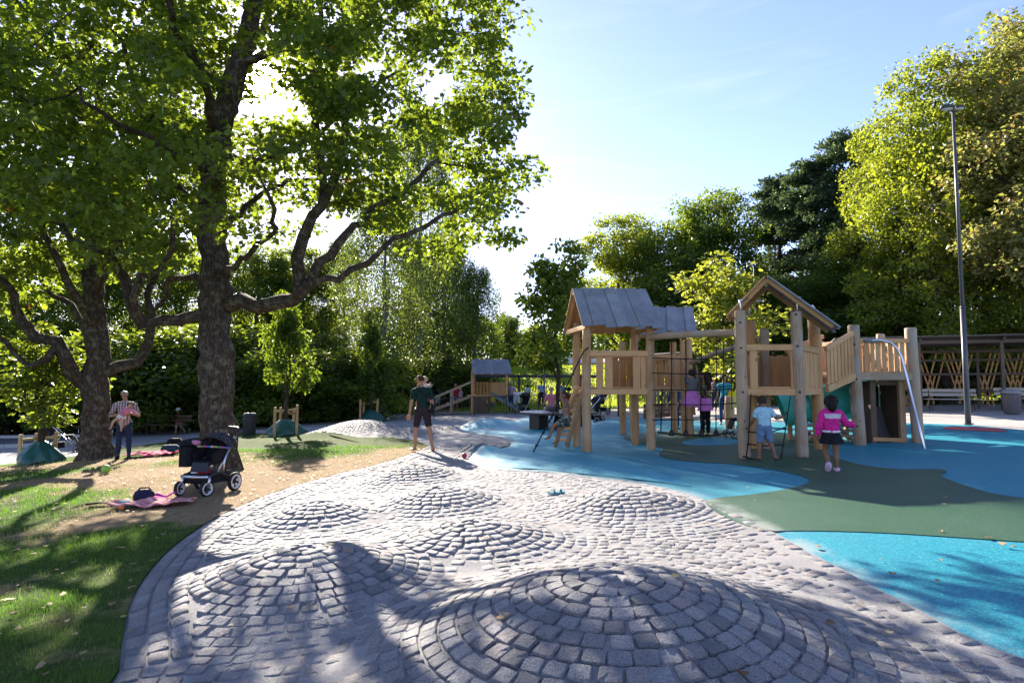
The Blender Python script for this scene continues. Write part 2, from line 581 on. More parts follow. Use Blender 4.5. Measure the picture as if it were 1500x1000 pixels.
def m_sand():
    t = Nt('grit')
    p = t.pos()
    a = t.noise(1.3, 5, 0.6, p); b = t.noise(38, 5, 0.75, p); c = t.noise(160, 3, 0.7, p)
    f = t.math('ADD', t.math('MULTIPLY', a, 0.35), t.math('ADD', t.math('MULTIPLY', b, 0.35), t.math('MULTIPLY', c, 0.3)))
    col = t.ramp(f, [(0.28, (0.15, 0.145, 0.145)), (0.5, (0.31, 0.30, 0.295)), (0.72, (0.50, 0.485, 0.47))])
    return t.done(t.bsdf(col, 0.9, 0.25, t.bump(t.math('ADD', b, c), 0.9, 0.012)))

def m_gravel():
    t = Nt('pale_gravel')
    p = t.pos()
    b = t.noise(16, 6, 0.75, p); c = t.noise(90, 3, 0.7, p); a = t.noise(0.5, 4, 0.6, p)
    f = t.math('ADD', t.math('MULTIPLY', a, 0.4), t.math('ADD', t.math('MULTIPLY', b, 0.3), t.math('MULTIPLY', c, 0.3)))
    return t.done(t.bsdf(t.ramp(f, [(0.3, (0.25, 0.235, 0.22)), (0.7, (0.46, 0.43, 0.40))]), 0.9, 0.25, t.bump(t.math('ADD', b, c), 0.6, 0.015)))

def m_asphalt():
    t = Nt('asphalt')
    p = t.pos()
    b = t.noise(45, 5, 0.7, p); a = t.noise(0.4, 4, 0.6, p)
    f = t.math('ADD', t.math('MULTIPLY', a, 0.5), t.math('MULTIPLY', b, 0.5))
    return t.done(t.bsdf(t.ramp(f, [(0.3, (0.13, 0.13, 0.135)), (0.7, (0.24, 0.235, 0.235))]), 0.75, 0.4, t.bump(b, 0.5, 0.008)))

def m_rubber(name, base, speck, rough=0.5):
    """poured rubber granulate: fine flecks, scuffed paler patches"""
    t = Nt(name)
    p = t.pos()
    v = t.n('TexVoronoi', Scale=95.0); t.l(p, v.inputs['Vector'])
    s = t.n('SeparateColor'); t.l(v.outputs['Color'], s.inputs[0])
    fl = t.ramp(s.outputs[0], [(0.0, tuple(x * 0.62 for x in base)), (0.5, base), (0.93, tuple(min(1, x * 1.25) for x in base)), (0.985, speck)])
    a = t.noise(0.7, 6, 0.65, p); wf = t.n('MapRange'); wf.inputs['From Min'].default_value = 0.45; wf.inputs['From Max'].default_value = 0.85; t.l(a, wf.inputs['Value'])
    col = t.mix(t.math('MULTIPLY', wf.outputs['Result'], 0.35), fl, tuple(min(1, 0.75 * x + 0.08) for x in base))
    d = t.noise(5, 6, 0.7, p); df = t.n('MapRange'); df.inputs['From Min'].default_value = 0.58; df.inputs['From Max'].default_value = 0.75; t.l(d, df.inputs['Value'])
    col = t.mix(t.math('MULTIPLY', df.outputs['Result'], 0.22), col, tuple(x * 0.45 for x in base))
    sa = t.n('Attribute', _attribute_name='tint').outputs['Fac']
    sg = t.noise(11, 7, 0.75, p); sg2 = t.noise(120, 2, .6, p)
    sf = t.n('MapRange'); sf.inputs['From Min'].default_value = 0.72; sf.inputs['From Max'].default_value = 1.05
    t.l(t.math('ADD', t.math('MULTIPLY', sa, 0.75), t.math('ADD', t.math('MULTIPLY', sg, 0.55), t.math('MULTIPLY', sg2, 0.25))), sf.inputs['Value'])
    col = t.mix(t.math('MULTIPLY', sf.outputs['Result'], 0.6), col, (0.36, 0.375, 0.34))
    n2 = t.noise(150, 3, 0.6, p)
    return t.done(t.bsdf(col, rough, 0.45, t.bump(t.math('ADD', n2, t.math('MULTIPLY', v.outputs['Distance'], 0.6)), 0.6, 0.006)))

def m_granite():
    t = Nt('granite')
    c3 = t.pos()
    r = t.rnd()
    tone = t.ramp(r, [(0.0, (0.17, 0.172, 0.185)), (0.25, (0.31, 0.31, 0.325)), (0.5, (0.42, 0.415, 0.425)), (0.68, (0.34, 0.34, 0.36)), (0.82, (0.42, 0.355, 0.34)), (1.0, (0.24, 0.245, 0.27))])
    s = t.noise(130, 4, 0.75, c3); s2 = t.noise(420, 2, 0.6, c3); dust = t.noise(9, 6, 0.7, c3)
    sr = t.n('MapRange'); sr.inputs['From Min'].default_value = 0.36; sr.inputs['From Max'].default_value = 0.56; t.l(s, sr.inputs['Value'])
    col = t.mix(sr.outputs['Result'], (0.085, 0.085, 0.092), tone)
    col = t.mix(t.math('MULTIPLY', t.math('GREATER_THAN', s2, 0.6), 0.35), col, (0.55, 0.53, 0.52))
    df = t.n('MapRange'); df.inputs['From Min'].default_value = 0.48; df.inputs['From Max'].default_value = 0.7; t.l(dust, df.inputs['Value'])
    col = t.mix(t.math('MULTIPLY', df.outputs['Result'], 0.45), col, (0.38, 0.355, 0.33))
    h = t.math('ADD', t.math('MULTIPLY', t.noise(42, 6, 0.7, c3), 1.0), t.math('MULTIPLY', s, 0.35))
    return t.done(t.bsdf(col, 0.72, 0.45, t.bump(h, 1.0, 0.035)))

M_GRASSG, M_FAR, M_SAND, M_GRAVEL, M_ASPH = m_grass_ground(), m_far_ground(), m_sand(), m_gravel(), m_asphalt()
M_BLUE = m_rubber('blue_rubber', (0.006, 0.225, 0.30), (0.10, 0.42, 0.48))
M_BLUE_LIT = m_rubber('sunlit_blue_rubber', (0.015, 0.29, 0.385), (0.15, 0.50, 0.6))  # blue rubber with the pale of sun glare put into its colour
M_GREEN = m_rubber('green_rubber', (0.018, 0.076, 0.036), (0.09, 0.15, 0.08))
M_RED = m_rubber('red_rubber', (0.40, 0.06, 0.07), (0.5, 0.2, 0.2))
M_GRAN = m_granite()

# ---- outlines, traced on the ground
PL_LEFT = [(-1.0, -2.5), (-1.75, 0.2), (-2.12, 2.2)] + [G(*p) for p in [(174, 1000), (177, 945), (189, 885), (214, 838), (262, 790), (332, 747), (420, 713), (500, 692), (560, 678), (603, 664), (628, 653)]]
PL_TONG = [G(*p) for p in [(609, 644), (560, 641), (513, 640), (433, 637), (375, 634)]]
PL_FAR = [G(*p) for p in [(372, 630), (404, 627), (460, 614), (530, 607), (596, 597), (640, 599), (690, 603), (760, 604), (845, 605)]]
PL_RIGHT = [G(*p) for p in [(840, 613), (760, 617), (700, 621), (667, 629), (690, 634), (740, 640), (752, 649), (730, 657), (690, 664), (684, 672), (700, 682), (742, 688), (795, 689), (850, 696), (950, 707), (1038, 731), (1130, 776), (1200, 815), (1280, 856), (1400, 921), (1500, 966)]] + [(3.7, 2.4), (4.8, 0.4), (6.0, -2.5)]
PL_L2 = smooth_poly(PL_LEFT, 2, False); PL_R2 = smooth_poly(PL_RIGHT, 2, False)
PLAZA = PL_L2 + smooth_poly(PL_TONG, 1, False) + PL_FAR + PL_R2

# base ground, out to the horizon
gx = np.concatenate([np.linspace(-600, -60, 10), np.linspace(-55, 55, 80), np.linspace(60, 600, 10)])
gy = np.concatenate([np.linspace(-200, -12, 8), np.linspace(-10, 125, 110), np.linspace(140, 900, 12)])
X, Y = np.meshgrid(gx, gy)
Z = h0(X, Y) - 0.05
V = np.column_stack([X.ravel(), Y.ravel(), Z.ravel()])
nx = len(gx)
i0 = (np.arange(len(gy) - 1)[:, None] * nx + np.arange(nx - 1)[None]).ravel()
o = link('ground', np_mesh('ground', V, np.column_stack([i0, i0 + 1, i0 + 1 + nx, i0 + nx]), 4, True), None, M_FAR)
o['kind'] = 'structure'

gravel_poly = [(-6.5, 19), (-3.5, 32.0), (-2.0, 35.3), (5, 35.3), (12, 35), (17, 32), (34, 33), (40, 20), (24, 12), (14, 17), (4, 17), (0, 16)]
gravel_poly = [G(404, 627), G(460, 613), G(530, 606), G(596, 596.5), (-3.2, 35.0), (6, 35.4), (13, 34), (17, 30.5), (36, 31), (42, 14), (20, 8), (10, 14), (2, 18), (-2, 15)]
sheet('gravel', gravel_poly, [(60, 0.9)], lambda x, y: HP(x, y) - 0.03, M_GRAVEL)

rub = [G(660, 634), G(667, 628), G(700, 620), G(760, 616), G(840, 612), G(930, 611), G(1040, 617), G(1200, 618), G(1340, 619), G(1420, 622), G(1500, 629), G(1640, 638), (17, 13), (16, -3), (3.5, -3), (2.3, 2.2), (0.4, 6), (-1.0, 11), (-1.6, 14.2)]
def sandy(o):
    """grit carried off the paving: strongest along its edge"""
    me = o.data; c = np.empty(len(me.vertices) * 3, np.float32); me.vertices.foreach_get('co', c); c = c.reshape(-1, 3)
    a = me.attributes.new('tint', 'FLOAT', 'POINT')
    a.data.foreach_set('value', np.exp(-edge_dist(PL_R2, c[:, 0], c[:, 1], False) / 0.22).astype(np.float32)); return o
sandy(sheet('play_surface', rub, [(12, 0.4), (60, 0.25)], lambda x, y: HR(x, y) - 0.008 - 0.03 * inside(PLAZA, x, y), M_BLUE))

def patch(name, px, mat, it=2, z=0.0):
    poly = smooth_poly([p if isinstance(p, tuple) and len(p) == 2 and abs(p[0]) < 40 and abs(p[1]) < 40 else G(*p) for p in px], it)
    return sandy(sheet(name, poly, [(60, 0.25)], lambda x, y: HR(x, y) + z, mat))
patch('play_surface_marking', [(1030, 742), (1038, 729), (1103, 724), (1168, 713), (1192, 703), (1162, 692), (1080, 679), (985, 674), (962, 666), (975, 655), (930, 648), (905, 640), (960, 631), (1050, 629), (1150, 634), (1235, 642), (1205, 655), (1215, 667), (1256, 680), (1310, 687), (1383, 686), (1388, 691), (1374, 695), (1400, 706), (1450, 722), (1500, 729), (1600, 742), (1640, 800), (1500, 793), (1400, 786), (1290, 779), (1180, 776), (1110, 778)], M_GREEN, 2)
patch('play_surface_marking', [(995, 647), (1020, 642), (1060, 640), (1085, 644), (1082, 650), (1040, 653), (1005, 652)], M_BLUE, 2, 0.004)
patch('play_surface_marking', [(1378, 626), (1400, 624), (1450, 626), (1478, 630), (1470, 633), (1420, 630), (1385, 629)], M_RED, 2, 0.004)
patch('play_surface_marking', [(702, 620.5), (760, 617), (838, 613.5), (850, 622), (820, 640), (905, 668), (960, 690), (1030, 715), (960, 704), (850, 693), (795, 686), (745, 685), (705, 679), (692, 671), (699, 665), (735, 658), (757, 650), (745, 638), (700, 632), (672, 629)], M_BLUE_LIT, 2, 0.0)  # sun glare on the blue rubber, painted as a paler sheet

# ---- lawn
asph_near = [G(*p) for p in [(343, 632.5), (271, 643), (168, 657), (110, 667), (0, 681)]] + [(-26, 15.5)]
LAWN = [(-32, 15.5), (-32, -4), (-1.0, -4)] + PL_L2 + smooth_poly(PL_TONG, 1, False) + asph_near
def lawn_z(x, y):
    z = HP(x, y) + 0.0
    return z + 0.018 * np.sin(x * 2.3 + 0.7 * y) * np.sin(y * 1.9) * np.clip(edge_dist(LAWN, x, y), 0, 1)
lawn = sheet('lawn', LAWN, [(12, 0.22), (60, 0.45)], lawn_z, M_GRASSG)
def vnoise(x, y, s, seed):
    """smooth value noise for scattering"""
    r = np.random.default_rng(seed).random((64, 64))
    u, v = np.asarray(x) / s, np.asarray(y) / s
    iu, iv = np.floor(u).astype(int), np.floor(v).astype(int)
    fu, fv = u - iu, v - iv
    fu, fv = fu*fu*(3-2*fu), fv*fv*(3-2*fv)
    g = lambda a, b: r[a % 64, b % 64]
    return (g(iu, iv)*(1-fu)+g(iu+1, iv)*fu)*(1-fv) + (g(iu, iv+1)*(1-fu)+g(iu+1, iv+1)*fu)*fv
def dryness(x, y):
    """1 where the lawn is worn to straw and earth: round the big trunk, under the pram, along the path"""
    d = np.exp(-(((x + 4.4) / 2.2) ** 2 + ((y - 11.0) / 3.2) ** 2) ** 1.5) * 1.05
    d = np.maximum(d, 0.95 * np.exp(-(((x + 7.0) / 2.6) ** 2 + ((y - 13.5) / 2.6) ** 2)))
    d = np.maximum(d, 0.9 * np.exp(-(((x + 10.5) / 5.0) ** 2 + ((y - 15.6) / 1.5) ** 2)))
    d = np.maximum(d, 0.62 * np.exp(-(((x + 4.6) / 2.0) ** 2 + ((y - 8.2) / 1.0) ** 2)))
    d = np.maximum(d, 0.3 * np.exp(-(((x + 2.9) / 0.5) ** 2 + ((y - 4.4) / 1.3) ** 2)))
    d = np.maximum(d, 0.72 * np.exp(-(((x + 3.0) / 2.4) ** 2 + ((y - 14.2) / 2.6) ** 2)))
    return np.clip(d + 0.5 * (vnoise(x, y, 1.1, 3) - 0.5) + 0.5 * (vnoise(x, y, 0.33, 4) - 0.5), 0, 1)
me = lawn.data
co = np.empty(len(me.vertices) * 3, np.float32); me.vertices.foreach_get('co', co); co = co.reshape(-1, 3)
a = me.attributes.new('tint', 'FLOAT', 'POINT'); a.data.foreach_set('value', dryness(co[:, 0], co[:, 1]).astype(np.float32))

# ---- asphalt on the left with a pale kerb and a strip of dark gravel behind it
asph = asph_near[::-1] + [G(*p) for p in [(375, 631), (402, 627), (380, 624), (343, 623.5), (240, 625), (115, 627), (0, 632)]] + [(-34, 27), (-34, 15.5)]
sheet('asphalt_path', asph, [(60, 0.9)], lambda x, y: h0(x, y) - 0.01, M_ASPH)
strip = [G(*p) for p in [(-40, 656), (60, 652), (118, 647), (122, 640), (60, 641), (-40, 643)]]
sheet('gravel_strip', strip, [(60, 0.7)], lambda x, y: h0(x, y) + 0.004, plain('dark_gravel', (0.085, 0.085, 0.09), 0.9, var=0.5, scale=9, bump=0.8))
kerb_m = plain('kerb_concrete', (0.42, 0.41, 0.40), 0.85, var=0.2, scale=6, bump=0.3)
kb = MB()
kp = [G(*p) for p in [(-45, 657.5), (60, 653.5), (121, 648), (126, 640), (60, 640.5), (-45, 642)]]
for p, q in zip(kp[:-1], kp[1:]):
    n_ = max(1, int(math.hypot(q[0]-p[0], q[1]-p[1]) / 1.0))
    for i in range(n_):
        a_ = (p[0]+(q[0]-p[0])*i/n_, p[1]+(q[1]-p[1])*i/n_); b_ = (p[0]+(q[0]-p[0])*(i+.985)/n_, p[1]+(q[1]-p[1])*(i+.985)/n_)
        kb.beam((*a_, float(h0(*a_)) + .02), (*b_, float(h0(*b_)) + .02), 0.15, 0.2)
tag(kb.build('kerb', kerb_m, None, (0, 0, 0)), kind='structure')

# ------------------------------------------------------------------ cobblestones
SL = 0.03
def slope(x, y):
    e = 0.02
    b = lambda u, v: bumps(u, v, MOUNDS)
    return np.hypot(b(x + e, y) - b(x - e, y), b(x, y + e) - b(x, y - e)) / (2 * e)
def grit_fill(x, y):
    """how far the grit fills the joints: to the brim in the hollows, little on the humps"""
    hgt = bumps(x, y, MOUNDS)
    v = 1 - sstep(0.02, 0.16, hgt)
    v = v * (0.35 + 0.65 * sstep(0.40, 0.85, edge_dist(PL_L2, x, y, False)))
    return v * (0.54 + 0.38 * vnoise(x, y, 0.55, 11) + 0.3 * (vnoise(x, y, 0.16, 12) - 0.5))
def sand_z(x, y):
    return HP(x, y) - 0.020 + 0.021 * np.clip(grit_fill(x, y), 0, 1.0)
pavement = sheet('pavement', PLAZA, [(6.5, 0.075), (11, 0.13), (18, 0.28), (60, 0.5)], sand_z, M_SAND)

def stone_mesh(seed):
    """a hewn granite sett: 8-cornered outline, bruised edges, humped uneven head; unit size 1 x 1, top at z = 0"""
    r = np.random.default_rng(seed)
    c = 0.10
    out = np.array([(-.5+c, -.5), (.5-c, -.5), (.5, -.5+c), (.5, .5-c), (.5-c, .5), (-.5+c, .5), (-.5, .5-c), (-.5, -.5+c)])
    out = out + r.normal(0, 0.022, out.shape)
    skew = r.normal(0, 0.05); out[:, 0] += skew * out[:, 1]
    V = [(*p, -0.085) for p in out * 0.97] + [(*p, -0.011 + r.normal(0, .003)) for p in out] + [(*p, -0.001 + r.normal(0, .0022)) for p in out * (0.89 + r.normal(0, .02, (8, 1)))]
    V += [(0.1 * r.normal(), 0.1 * r.normal(), 0.002 + r.normal(0, .003))]
    F = []
    for lv in (0, 8):
        for i in range(8):
            j = (i + 1) % 8; F.append((lv+i, lv+j, lv+8+j, lv+8+i))
    for i in range(8): F.append((16+i, 16+(i+1) % 8, 24))
    return np.array(V), F
STN = [stone_mesh(s) for s in range(14)]
STM = []
for V_, F_ in STN:
    me = bpy.data.meshes.new('cobblestone'); me.from_pydata(V_.tolist(), [], F_)
    me.materials.append(M_GRAN); STM.append(me)

cand = []   # x, y, angle, along, across
PITR, PITT = 0.109, 0.128
MC = np.array([(m[0], m[1], m[2]) for m in MOUNDS[:13]])
def left_side(x, y): return edge_dist(PL_L2, x, y, False)
def right_side(x, y): return edge_dist(PL_R2, x, y, False)
for mi, (cx, cy, rr) in enumerate(MC):
    if cy > 26: continue
    k = 0
    while True:
        rad = (k + 0.35) * PITR
        if rad > 3.6: break
        n = max(3, int(round(2 * math.pi * rad / PITT)))
        ph = random.random()
        for i in range(n):
            a = 2 * math.pi * (i + ph + random.uniform(-.1, .1)) / n
            cand.append((cx + rad * math.cos(a), cy + rad * math.sin(a), a + math.pi / 2, 2 * math.pi * rad / n, PITR, mi))
        k += 1
cand = np.array(cand)
q = np.hypot(cand[:, 0][:, None] - MC[None, :, 0], cand[:, 1][:, None] - MC[None, :, 1]) / MC[None, :, 2]
own = q.argmin(axis=1)
srt = np.sort(q, axis=1)
keep = (own == cand[:, 5].astype(int)) & inside(PLAZA, cand[:, 0], cand[:, 1])
cand = cand[keep]
BORD = 3
dl = left_side(cand[:, 0], cand[:, 1]); dr = right_side(cand[:, 0], cand[:, 1])
cand = cand[(dl > BORD * 0.128 + 0.05) & (dr > 0.24) & (cand[:, 1] > 0.8) & ((cand[:, 1] < 17.5) | (bumps(cand[:, 0], cand[:, 1], MOUNDS) > .03))]
rows = [cand[:, :5]]
def border(line, count, sgn, inset):
    L = np.array(densify(line, 0.03)[:-1]) if False else np.array(line)
    seg = np.hypot(*(L[1:] - L[:-1]).T); s = np.concatenate([[0], np.cumsum(seg)])
    out = []
    for k in range(count):
        off = inset + k * 0.128
        t = random.random() * .1
        while t < s[-1]:
            ln = random.uniform(0.13, 0.18) if k else random.uniform(0.15, 0.21)
            u = t + ln / 2
            if u >= s[-1]: break
            i = np.searchsorted(s, u) - 1; f = (u - s[i]) / max(seg[i], 1e-9)
            p = L[i] * (1 - f) + L[i + 1] * f; d = (L[i + 1] - L[i]) / max(seg[i], 1e-9)
            nrm = np.array([d[1], -d[0]]) * sgn
            pp = p + nrm * off
            if 0.8 < pp[1] < 18: out.append((pp[0], pp[1], math.atan2(d[1], d[0]), ln, 0.124))
            t += ln
    return np.array(out)
rows.append(border(PL_L2, BORD, 1, 0.075))
rows.append(border(PL_R2, 1, -1 if False else 1, 0.075))
S = np.concatenate(rows)
ok = inside(PLAZA, S[:, 0], S[:, 1])
S = S[ok]
# drop stones that would overlap an earlier one (seams between the rings)
order = np.argsort(S[:, 1]); S = S[order]
cell = {}
good = []
for i, (x, y, a, u, v) in enumerate(S):
    key = (int(x / 0.15), int(y / 0.15)); bad = False
    for dx in (-1, 0, 1):
        for dy in (-1, 0, 1):
            for j in cell.get((key[0]+dx, key[1]+dy), ()):
                if math.hypot(S[j, 0]-x, S[j, 1]-y) < 0.087: bad = True
    if not bad:
        cell.setdefault(key, []).append(i); good.append(i)
S = S[good]
n = len(S)
sx = (S[:, 3] - 0.007) * RNG.uniform(0.93, 1.03, n); sy = (S[:, 4] - 0.005) * RNG.uniform(0.93, 1.04, n)
ang = S[:, 2] + RNG.normal(0, 0.035, n)
px_, py_ = S[:, 0], S[:, 1]
e = 0.06
gxn = (HP(px_ + e, py_) - HP(px_ - e, py_)) / (2*e) + RNG.normal(0, .018, n); gyn = (HP(px_, py_ + e) - HP(px_, py_ - e)) / (2*e) + RNG.normal(0, .018, n)
N_ = np.column_stack([-gxn, -gyn, np.ones(n)]); N_ /= np.linalg.norm(N_, axis=1)[:, None]
T_ = np.column_stack([np.cos(ang), np.sin(ang), np.zeros(n)]); T_ -= N_ * (T_ * N_).sum(1)[:, None]; T_ /= np.linalg.norm(T_, axis=1)[:, None]
B_ = np.cross(N_, T_)
pz = HP(px_, py_) + RNG.normal(0, 0.003, n)
pos = np.column_stack([px_, py_, pz])
var = RNG.integers(0, len(STN), n)
# on-screen size decides which 300 are objects of their own
dist = np.linalg.norm(pos - np.array(EYE), axis=1)
dirv = (pos - np.array(EYE)) / dist[:, None]
face = -(dirv * N_).sum(1)
uu = pos[:, 0] / np.maximum(pos[:, 1], .1) * FPX; vv = 562 - 500 + (1.6 - pos[:, 2]) / np.maximum(pos[:, 1], .1) * FPX
vis = (np.abs(uu) < 745) & (vv < 495) & (pos[:, 1] > 1) & (face > 0.05) & (grit_fill(px_, py_) < 0.75)
score = np.where(vis, face / dist**2, -1)
top = set(np.argsort(-score)[:300].tolist())
for i in sorted(top):
    o = link('cobblestone', STM[var[i]], pavement)
    m = Matrix(((T_[i,0]*sx[i], B_[i,0]*sy[i], N_[i,0], pos[i,0]), (T_[i,1]*sx[i], B_[i,1]*sy[i], N_[i,1], pos[i,1]), (T_[i,2]*sx[i], B_[i,2]*sy[i], N_[i,2], pos[i,2]), (0, 0, 0, 1)))
    o.matrix_local = m
VV, FF, NP = [], [], []
base = 0
for k, (V_, F_) in enumerate(STN):
    idx = np.array([i for i in np.where(var == k)[0] if i not in top])
    if not len(idx): continue
    v = (pos[idx][:, None] + T_[idx][:, None] * (V_[None, :, 0:1] * sx[idx][:, None, None]) + B_[idx][:, None] * (V_[None, :, 1:2] * sy[idx][:, None, None]) + N_[idx][:, None] * V_[None, :, 2:3])
    VV.append(v.reshape(-1, 3))
    fl = np.concatenate([np.array(f) for f in F_]); npf = np.array([len(f) for f in F_])
    FF.append((fl[None] + base + (np.arange(len(idx)) * len(V_))[:, None]).ravel()); NP.append(np.tile(npf, len(idx)))
    base += len(idx) * len(V_)
o = link('cobblestones', np_mesh('cobblestones', np.concatenate(VV), np.concatenate(FF), np.concatenate(NP)), pavement, M_GRAN)
o['kind'] = 'stuff'
print('stones', n)

# ------------------------------------------------------------------ grass
def blades(name, x, y, z, hgt, wid, mat, lean=0.5, tint=None):
    n = len(x)
    a = RNG.uniform(0, 2*np.pi, n); la = RNG.uniform(0, 2*np.pi, n); lm = np.abs(RNG.normal(0, lean, n)) * hgt
    dx, dy = np.cos(a) * wid, np.sin(a) * wid
    lx, ly = np.cos(la) * lm, np.sin(la) * lm
    V = np.empty((n, 5, 3), np.float32)
    V[:, 0] = np.column_stack([x - dx, y - dy, z - 0.01]); V[:, 1] = np.column_stack([x + dx, y + dy, z - 0.01])
    V[:, 2] = np.column_stack([x + dx*.7 + lx*.35, y + dy*.7 + ly*.35, z + hgt*.6]); V[:, 3] = np.column_stack([x - dx*.7 + lx*.35, y - dy*.7 + ly*.35, z + hgt*.6])
    V[:, 4] = np.column_stack([x + lx, y + ly, z + hgt * np.sqrt(np.clip(1.2 - (lm/hgt)**2 * .3, .3, 1.1))])
    b = (np.arange(n) * 5)[:, None]
    F = (b + np.array([0, 1, 2, 3, 3, 2, 4])[None]).ravel()
    return link(name, np_mesh(name, V.reshape(-1, 3), F, np.tile(np.array([4, 3]), n), False, None if tint is None else np.repeat(tint, 5)), None, mat)
def m_blade(name, green, straw, tr):
    t = Nt(name)
    at_ = t.n('Attribute', _attribute_name='tint').outputs['Fac']
    r = t.n('NewGeometry').outputs['Random Per Island']
    g = t.ramp(r, green); f = t.math('ADD', at_, t.math('MULTIPLY', t.math('SUBTRACT', r, 0.5), 0.3))
    k = t.n('MapRange'); k.inputs['From Min'].default_value = 0.25; k.inputs['From Max'].default_value = 0.6; t.l(f, k.inputs['Value'])
    c = t.mix(k.outputs['Result'], g, straw)
    tc_ = t.mix(k.outputs['Result'], tr, straw)
    tb = t.n('BsdfTranslucent'); t.l(tc_, tb.inputs['Color'])
    mx = t.n('MixShader'); mx.inputs['Fac'].default_value = 0.5
    t.l(t.bsdf(c, 0.5, 0.3), mx.inputs[1]); t.l(tb.outputs[0], mx.inputs[2])
    return t.done(mx.outputs[0])
M_BLADE = m_blade('grass_blades', [(0.1, (0.022, 0.055, 0.008)), (0.6, (0.05, 0.115, 0.014)), (0.95, (0.11, 0.17, 0.03))], (0.40, 0.31, 0.17), (0.16, 0.34, 0.03))
xs, ys = [], []
for (x0, x1, y0, y1, dens) in [(-7.5, -1.2, 2.2, 5.2, 3600), (-9, -1.2, 5.2, 8, 2000), (-13, -1, 8, 12, 900), (-20, 0, 12, 17.5, 420), (-9, 0, 10, 17.5, 300)]:
    k = int((x1-x0)*(y1-y0)*dens)
    xs.append(RNG.uniform(x0, x1, k)); ys.append(RNG.uniform(y0, y1, k))
xs = np.concatenate(xs); ys = np.concatenate(ys)
k = (np.abs(xs) < 0.86 * ys + 0.4) & inside(LAWN, xs, ys)
xs, ys = xs[k], ys[k]
dry = dryness(xs, ys)
ed = edge_dist(PL_L2, xs, ys, False)
k = (RNG.random(len(xs)) > dry * 1.05) & (RNG.random(len(xs)) < 0.35 + ed * 1.6) & (RNG.random(len(xs)) < 0.35 + 1.1 * vnoise(xs, ys, .19, 51))
xs, ys, dry = xs[k], ys[k], dry[k]
far = np.clip(ys / 6, 0.8, 2.6)
hg = RNG.uniform(0.018, 0.055, len(xs)) * (1 - 0.55 * dry) * (0.45 + 0.6 * vnoise(xs, ys, 0.5, 21) + 0.8 * vnoise(xs, ys, 0.14, 22) ** 2) * np.clip(far, 1, 1.4)
g = blades('grass', xs, ys, lawn_z(xs, ys), hg, 0.0019 * far, M_BLADE, 0.75, dry)
g['kind'] = 'stuff'
print('blades', len(xs))
# the sunny slope behind the fence
n = 26000
xs = RNG.uniform(-8, 30, n); ys = 38 + 28 * RNG.random(n)
k = np.abs(xs) < ys * .9
xs, ys = xs[k], ys[k]
M_MEAD = m_blade('meadow_blades', [(0.1, (0.10, 0.16, 0.012)), (0.9, (0.20, 0.27, 0.03))], (0.36, 0.38, 0.06), (0.55, 0.66, 0.04))
g = blades('meadow_grass', xs, ys, h0(xs, ys) - .05, RNG.uniform(0.12, 0.26, len(xs)), 0.035, M_MEAD, 0.5, 0.4 * vnoise(xs, ys, 4, 8))
g['kind'] = 'stuff'

# fallen leaves on the lawn and the paving
def leaf_litter(name, x, y, z, s, mat):
    n = len(x)
    tpl = np.array([(-.5, 0, .04), (-.15, -.34, .1), (.2, -.28, .02), (.55, 0, .08), (.2, .3, .0), (-.15, .32, .07)])
    a = RNG.uniform(0, 6.283, n); c, s_ = np.cos(a), np.sin(a)
    tx, ty = RNG.normal(0, .25, n), RNG.normal(0, .25, n)
    V = np.empty((n, 6, 3), np.float32)
    for i in range(6):
        u, v, w = tpl[i]; w = w * RNG.uniform(0.3, 2.2, n)
        V[:, i, 0] = x + s * (u * c - v * s_); V[:, i, 1] = y + s * (u * s_ + v * c); V[:, i, 2] = z + .008 + s * (w + np.abs(u * tx + v * ty))
    b = (np.arange(n) * 6)[:, None]
    F = (b + np.array([0, 1, 2, 3, 0, 3, 4, 5])[None]).ravel()
    o = link(name, np_mesh(name, V.reshape(-1, 3), F, 4), None, mat); o['kind'] = 'stuff'; return o
t = Nt('dry_leaf'); r = t.n('NewGeometry').outputs['Random Per Island']
M_LITTER = t.done(t.bsdf(t.ramp(r, [(0.0, (0.16, 0.085, 0.035)), (0.4, (0.30, 0.18, 0.08)), (0.7, (0.42, 0.30, 0.16)), (1.0, (0.25, 0.22, 0.05))]), 0.7, 0.3))
n = 2400
xs = RNG.uniform(-13, 6, n); ys = 2.6 + 14 * RNG.random(n) ** 1.3
onl = inside(LAWN, xs, ys)
k = (onl | (RNG.random(n) < 0.12)) & (np.abs(xs) < .87 * ys + .3)
xs, ys, onl = xs[k], ys[k], onl[k]
zz = np.where(onl, lawn_z(xs, ys) + .012, np.where(inside(PLAZA, xs, ys), HP(xs, ys) + .006, HR(xs, ys)))
leaf_litter('fallen_leaves', xs, ys, zz, RNG.uniform(0.02, 0.08, len(xs)), M_LITTER)
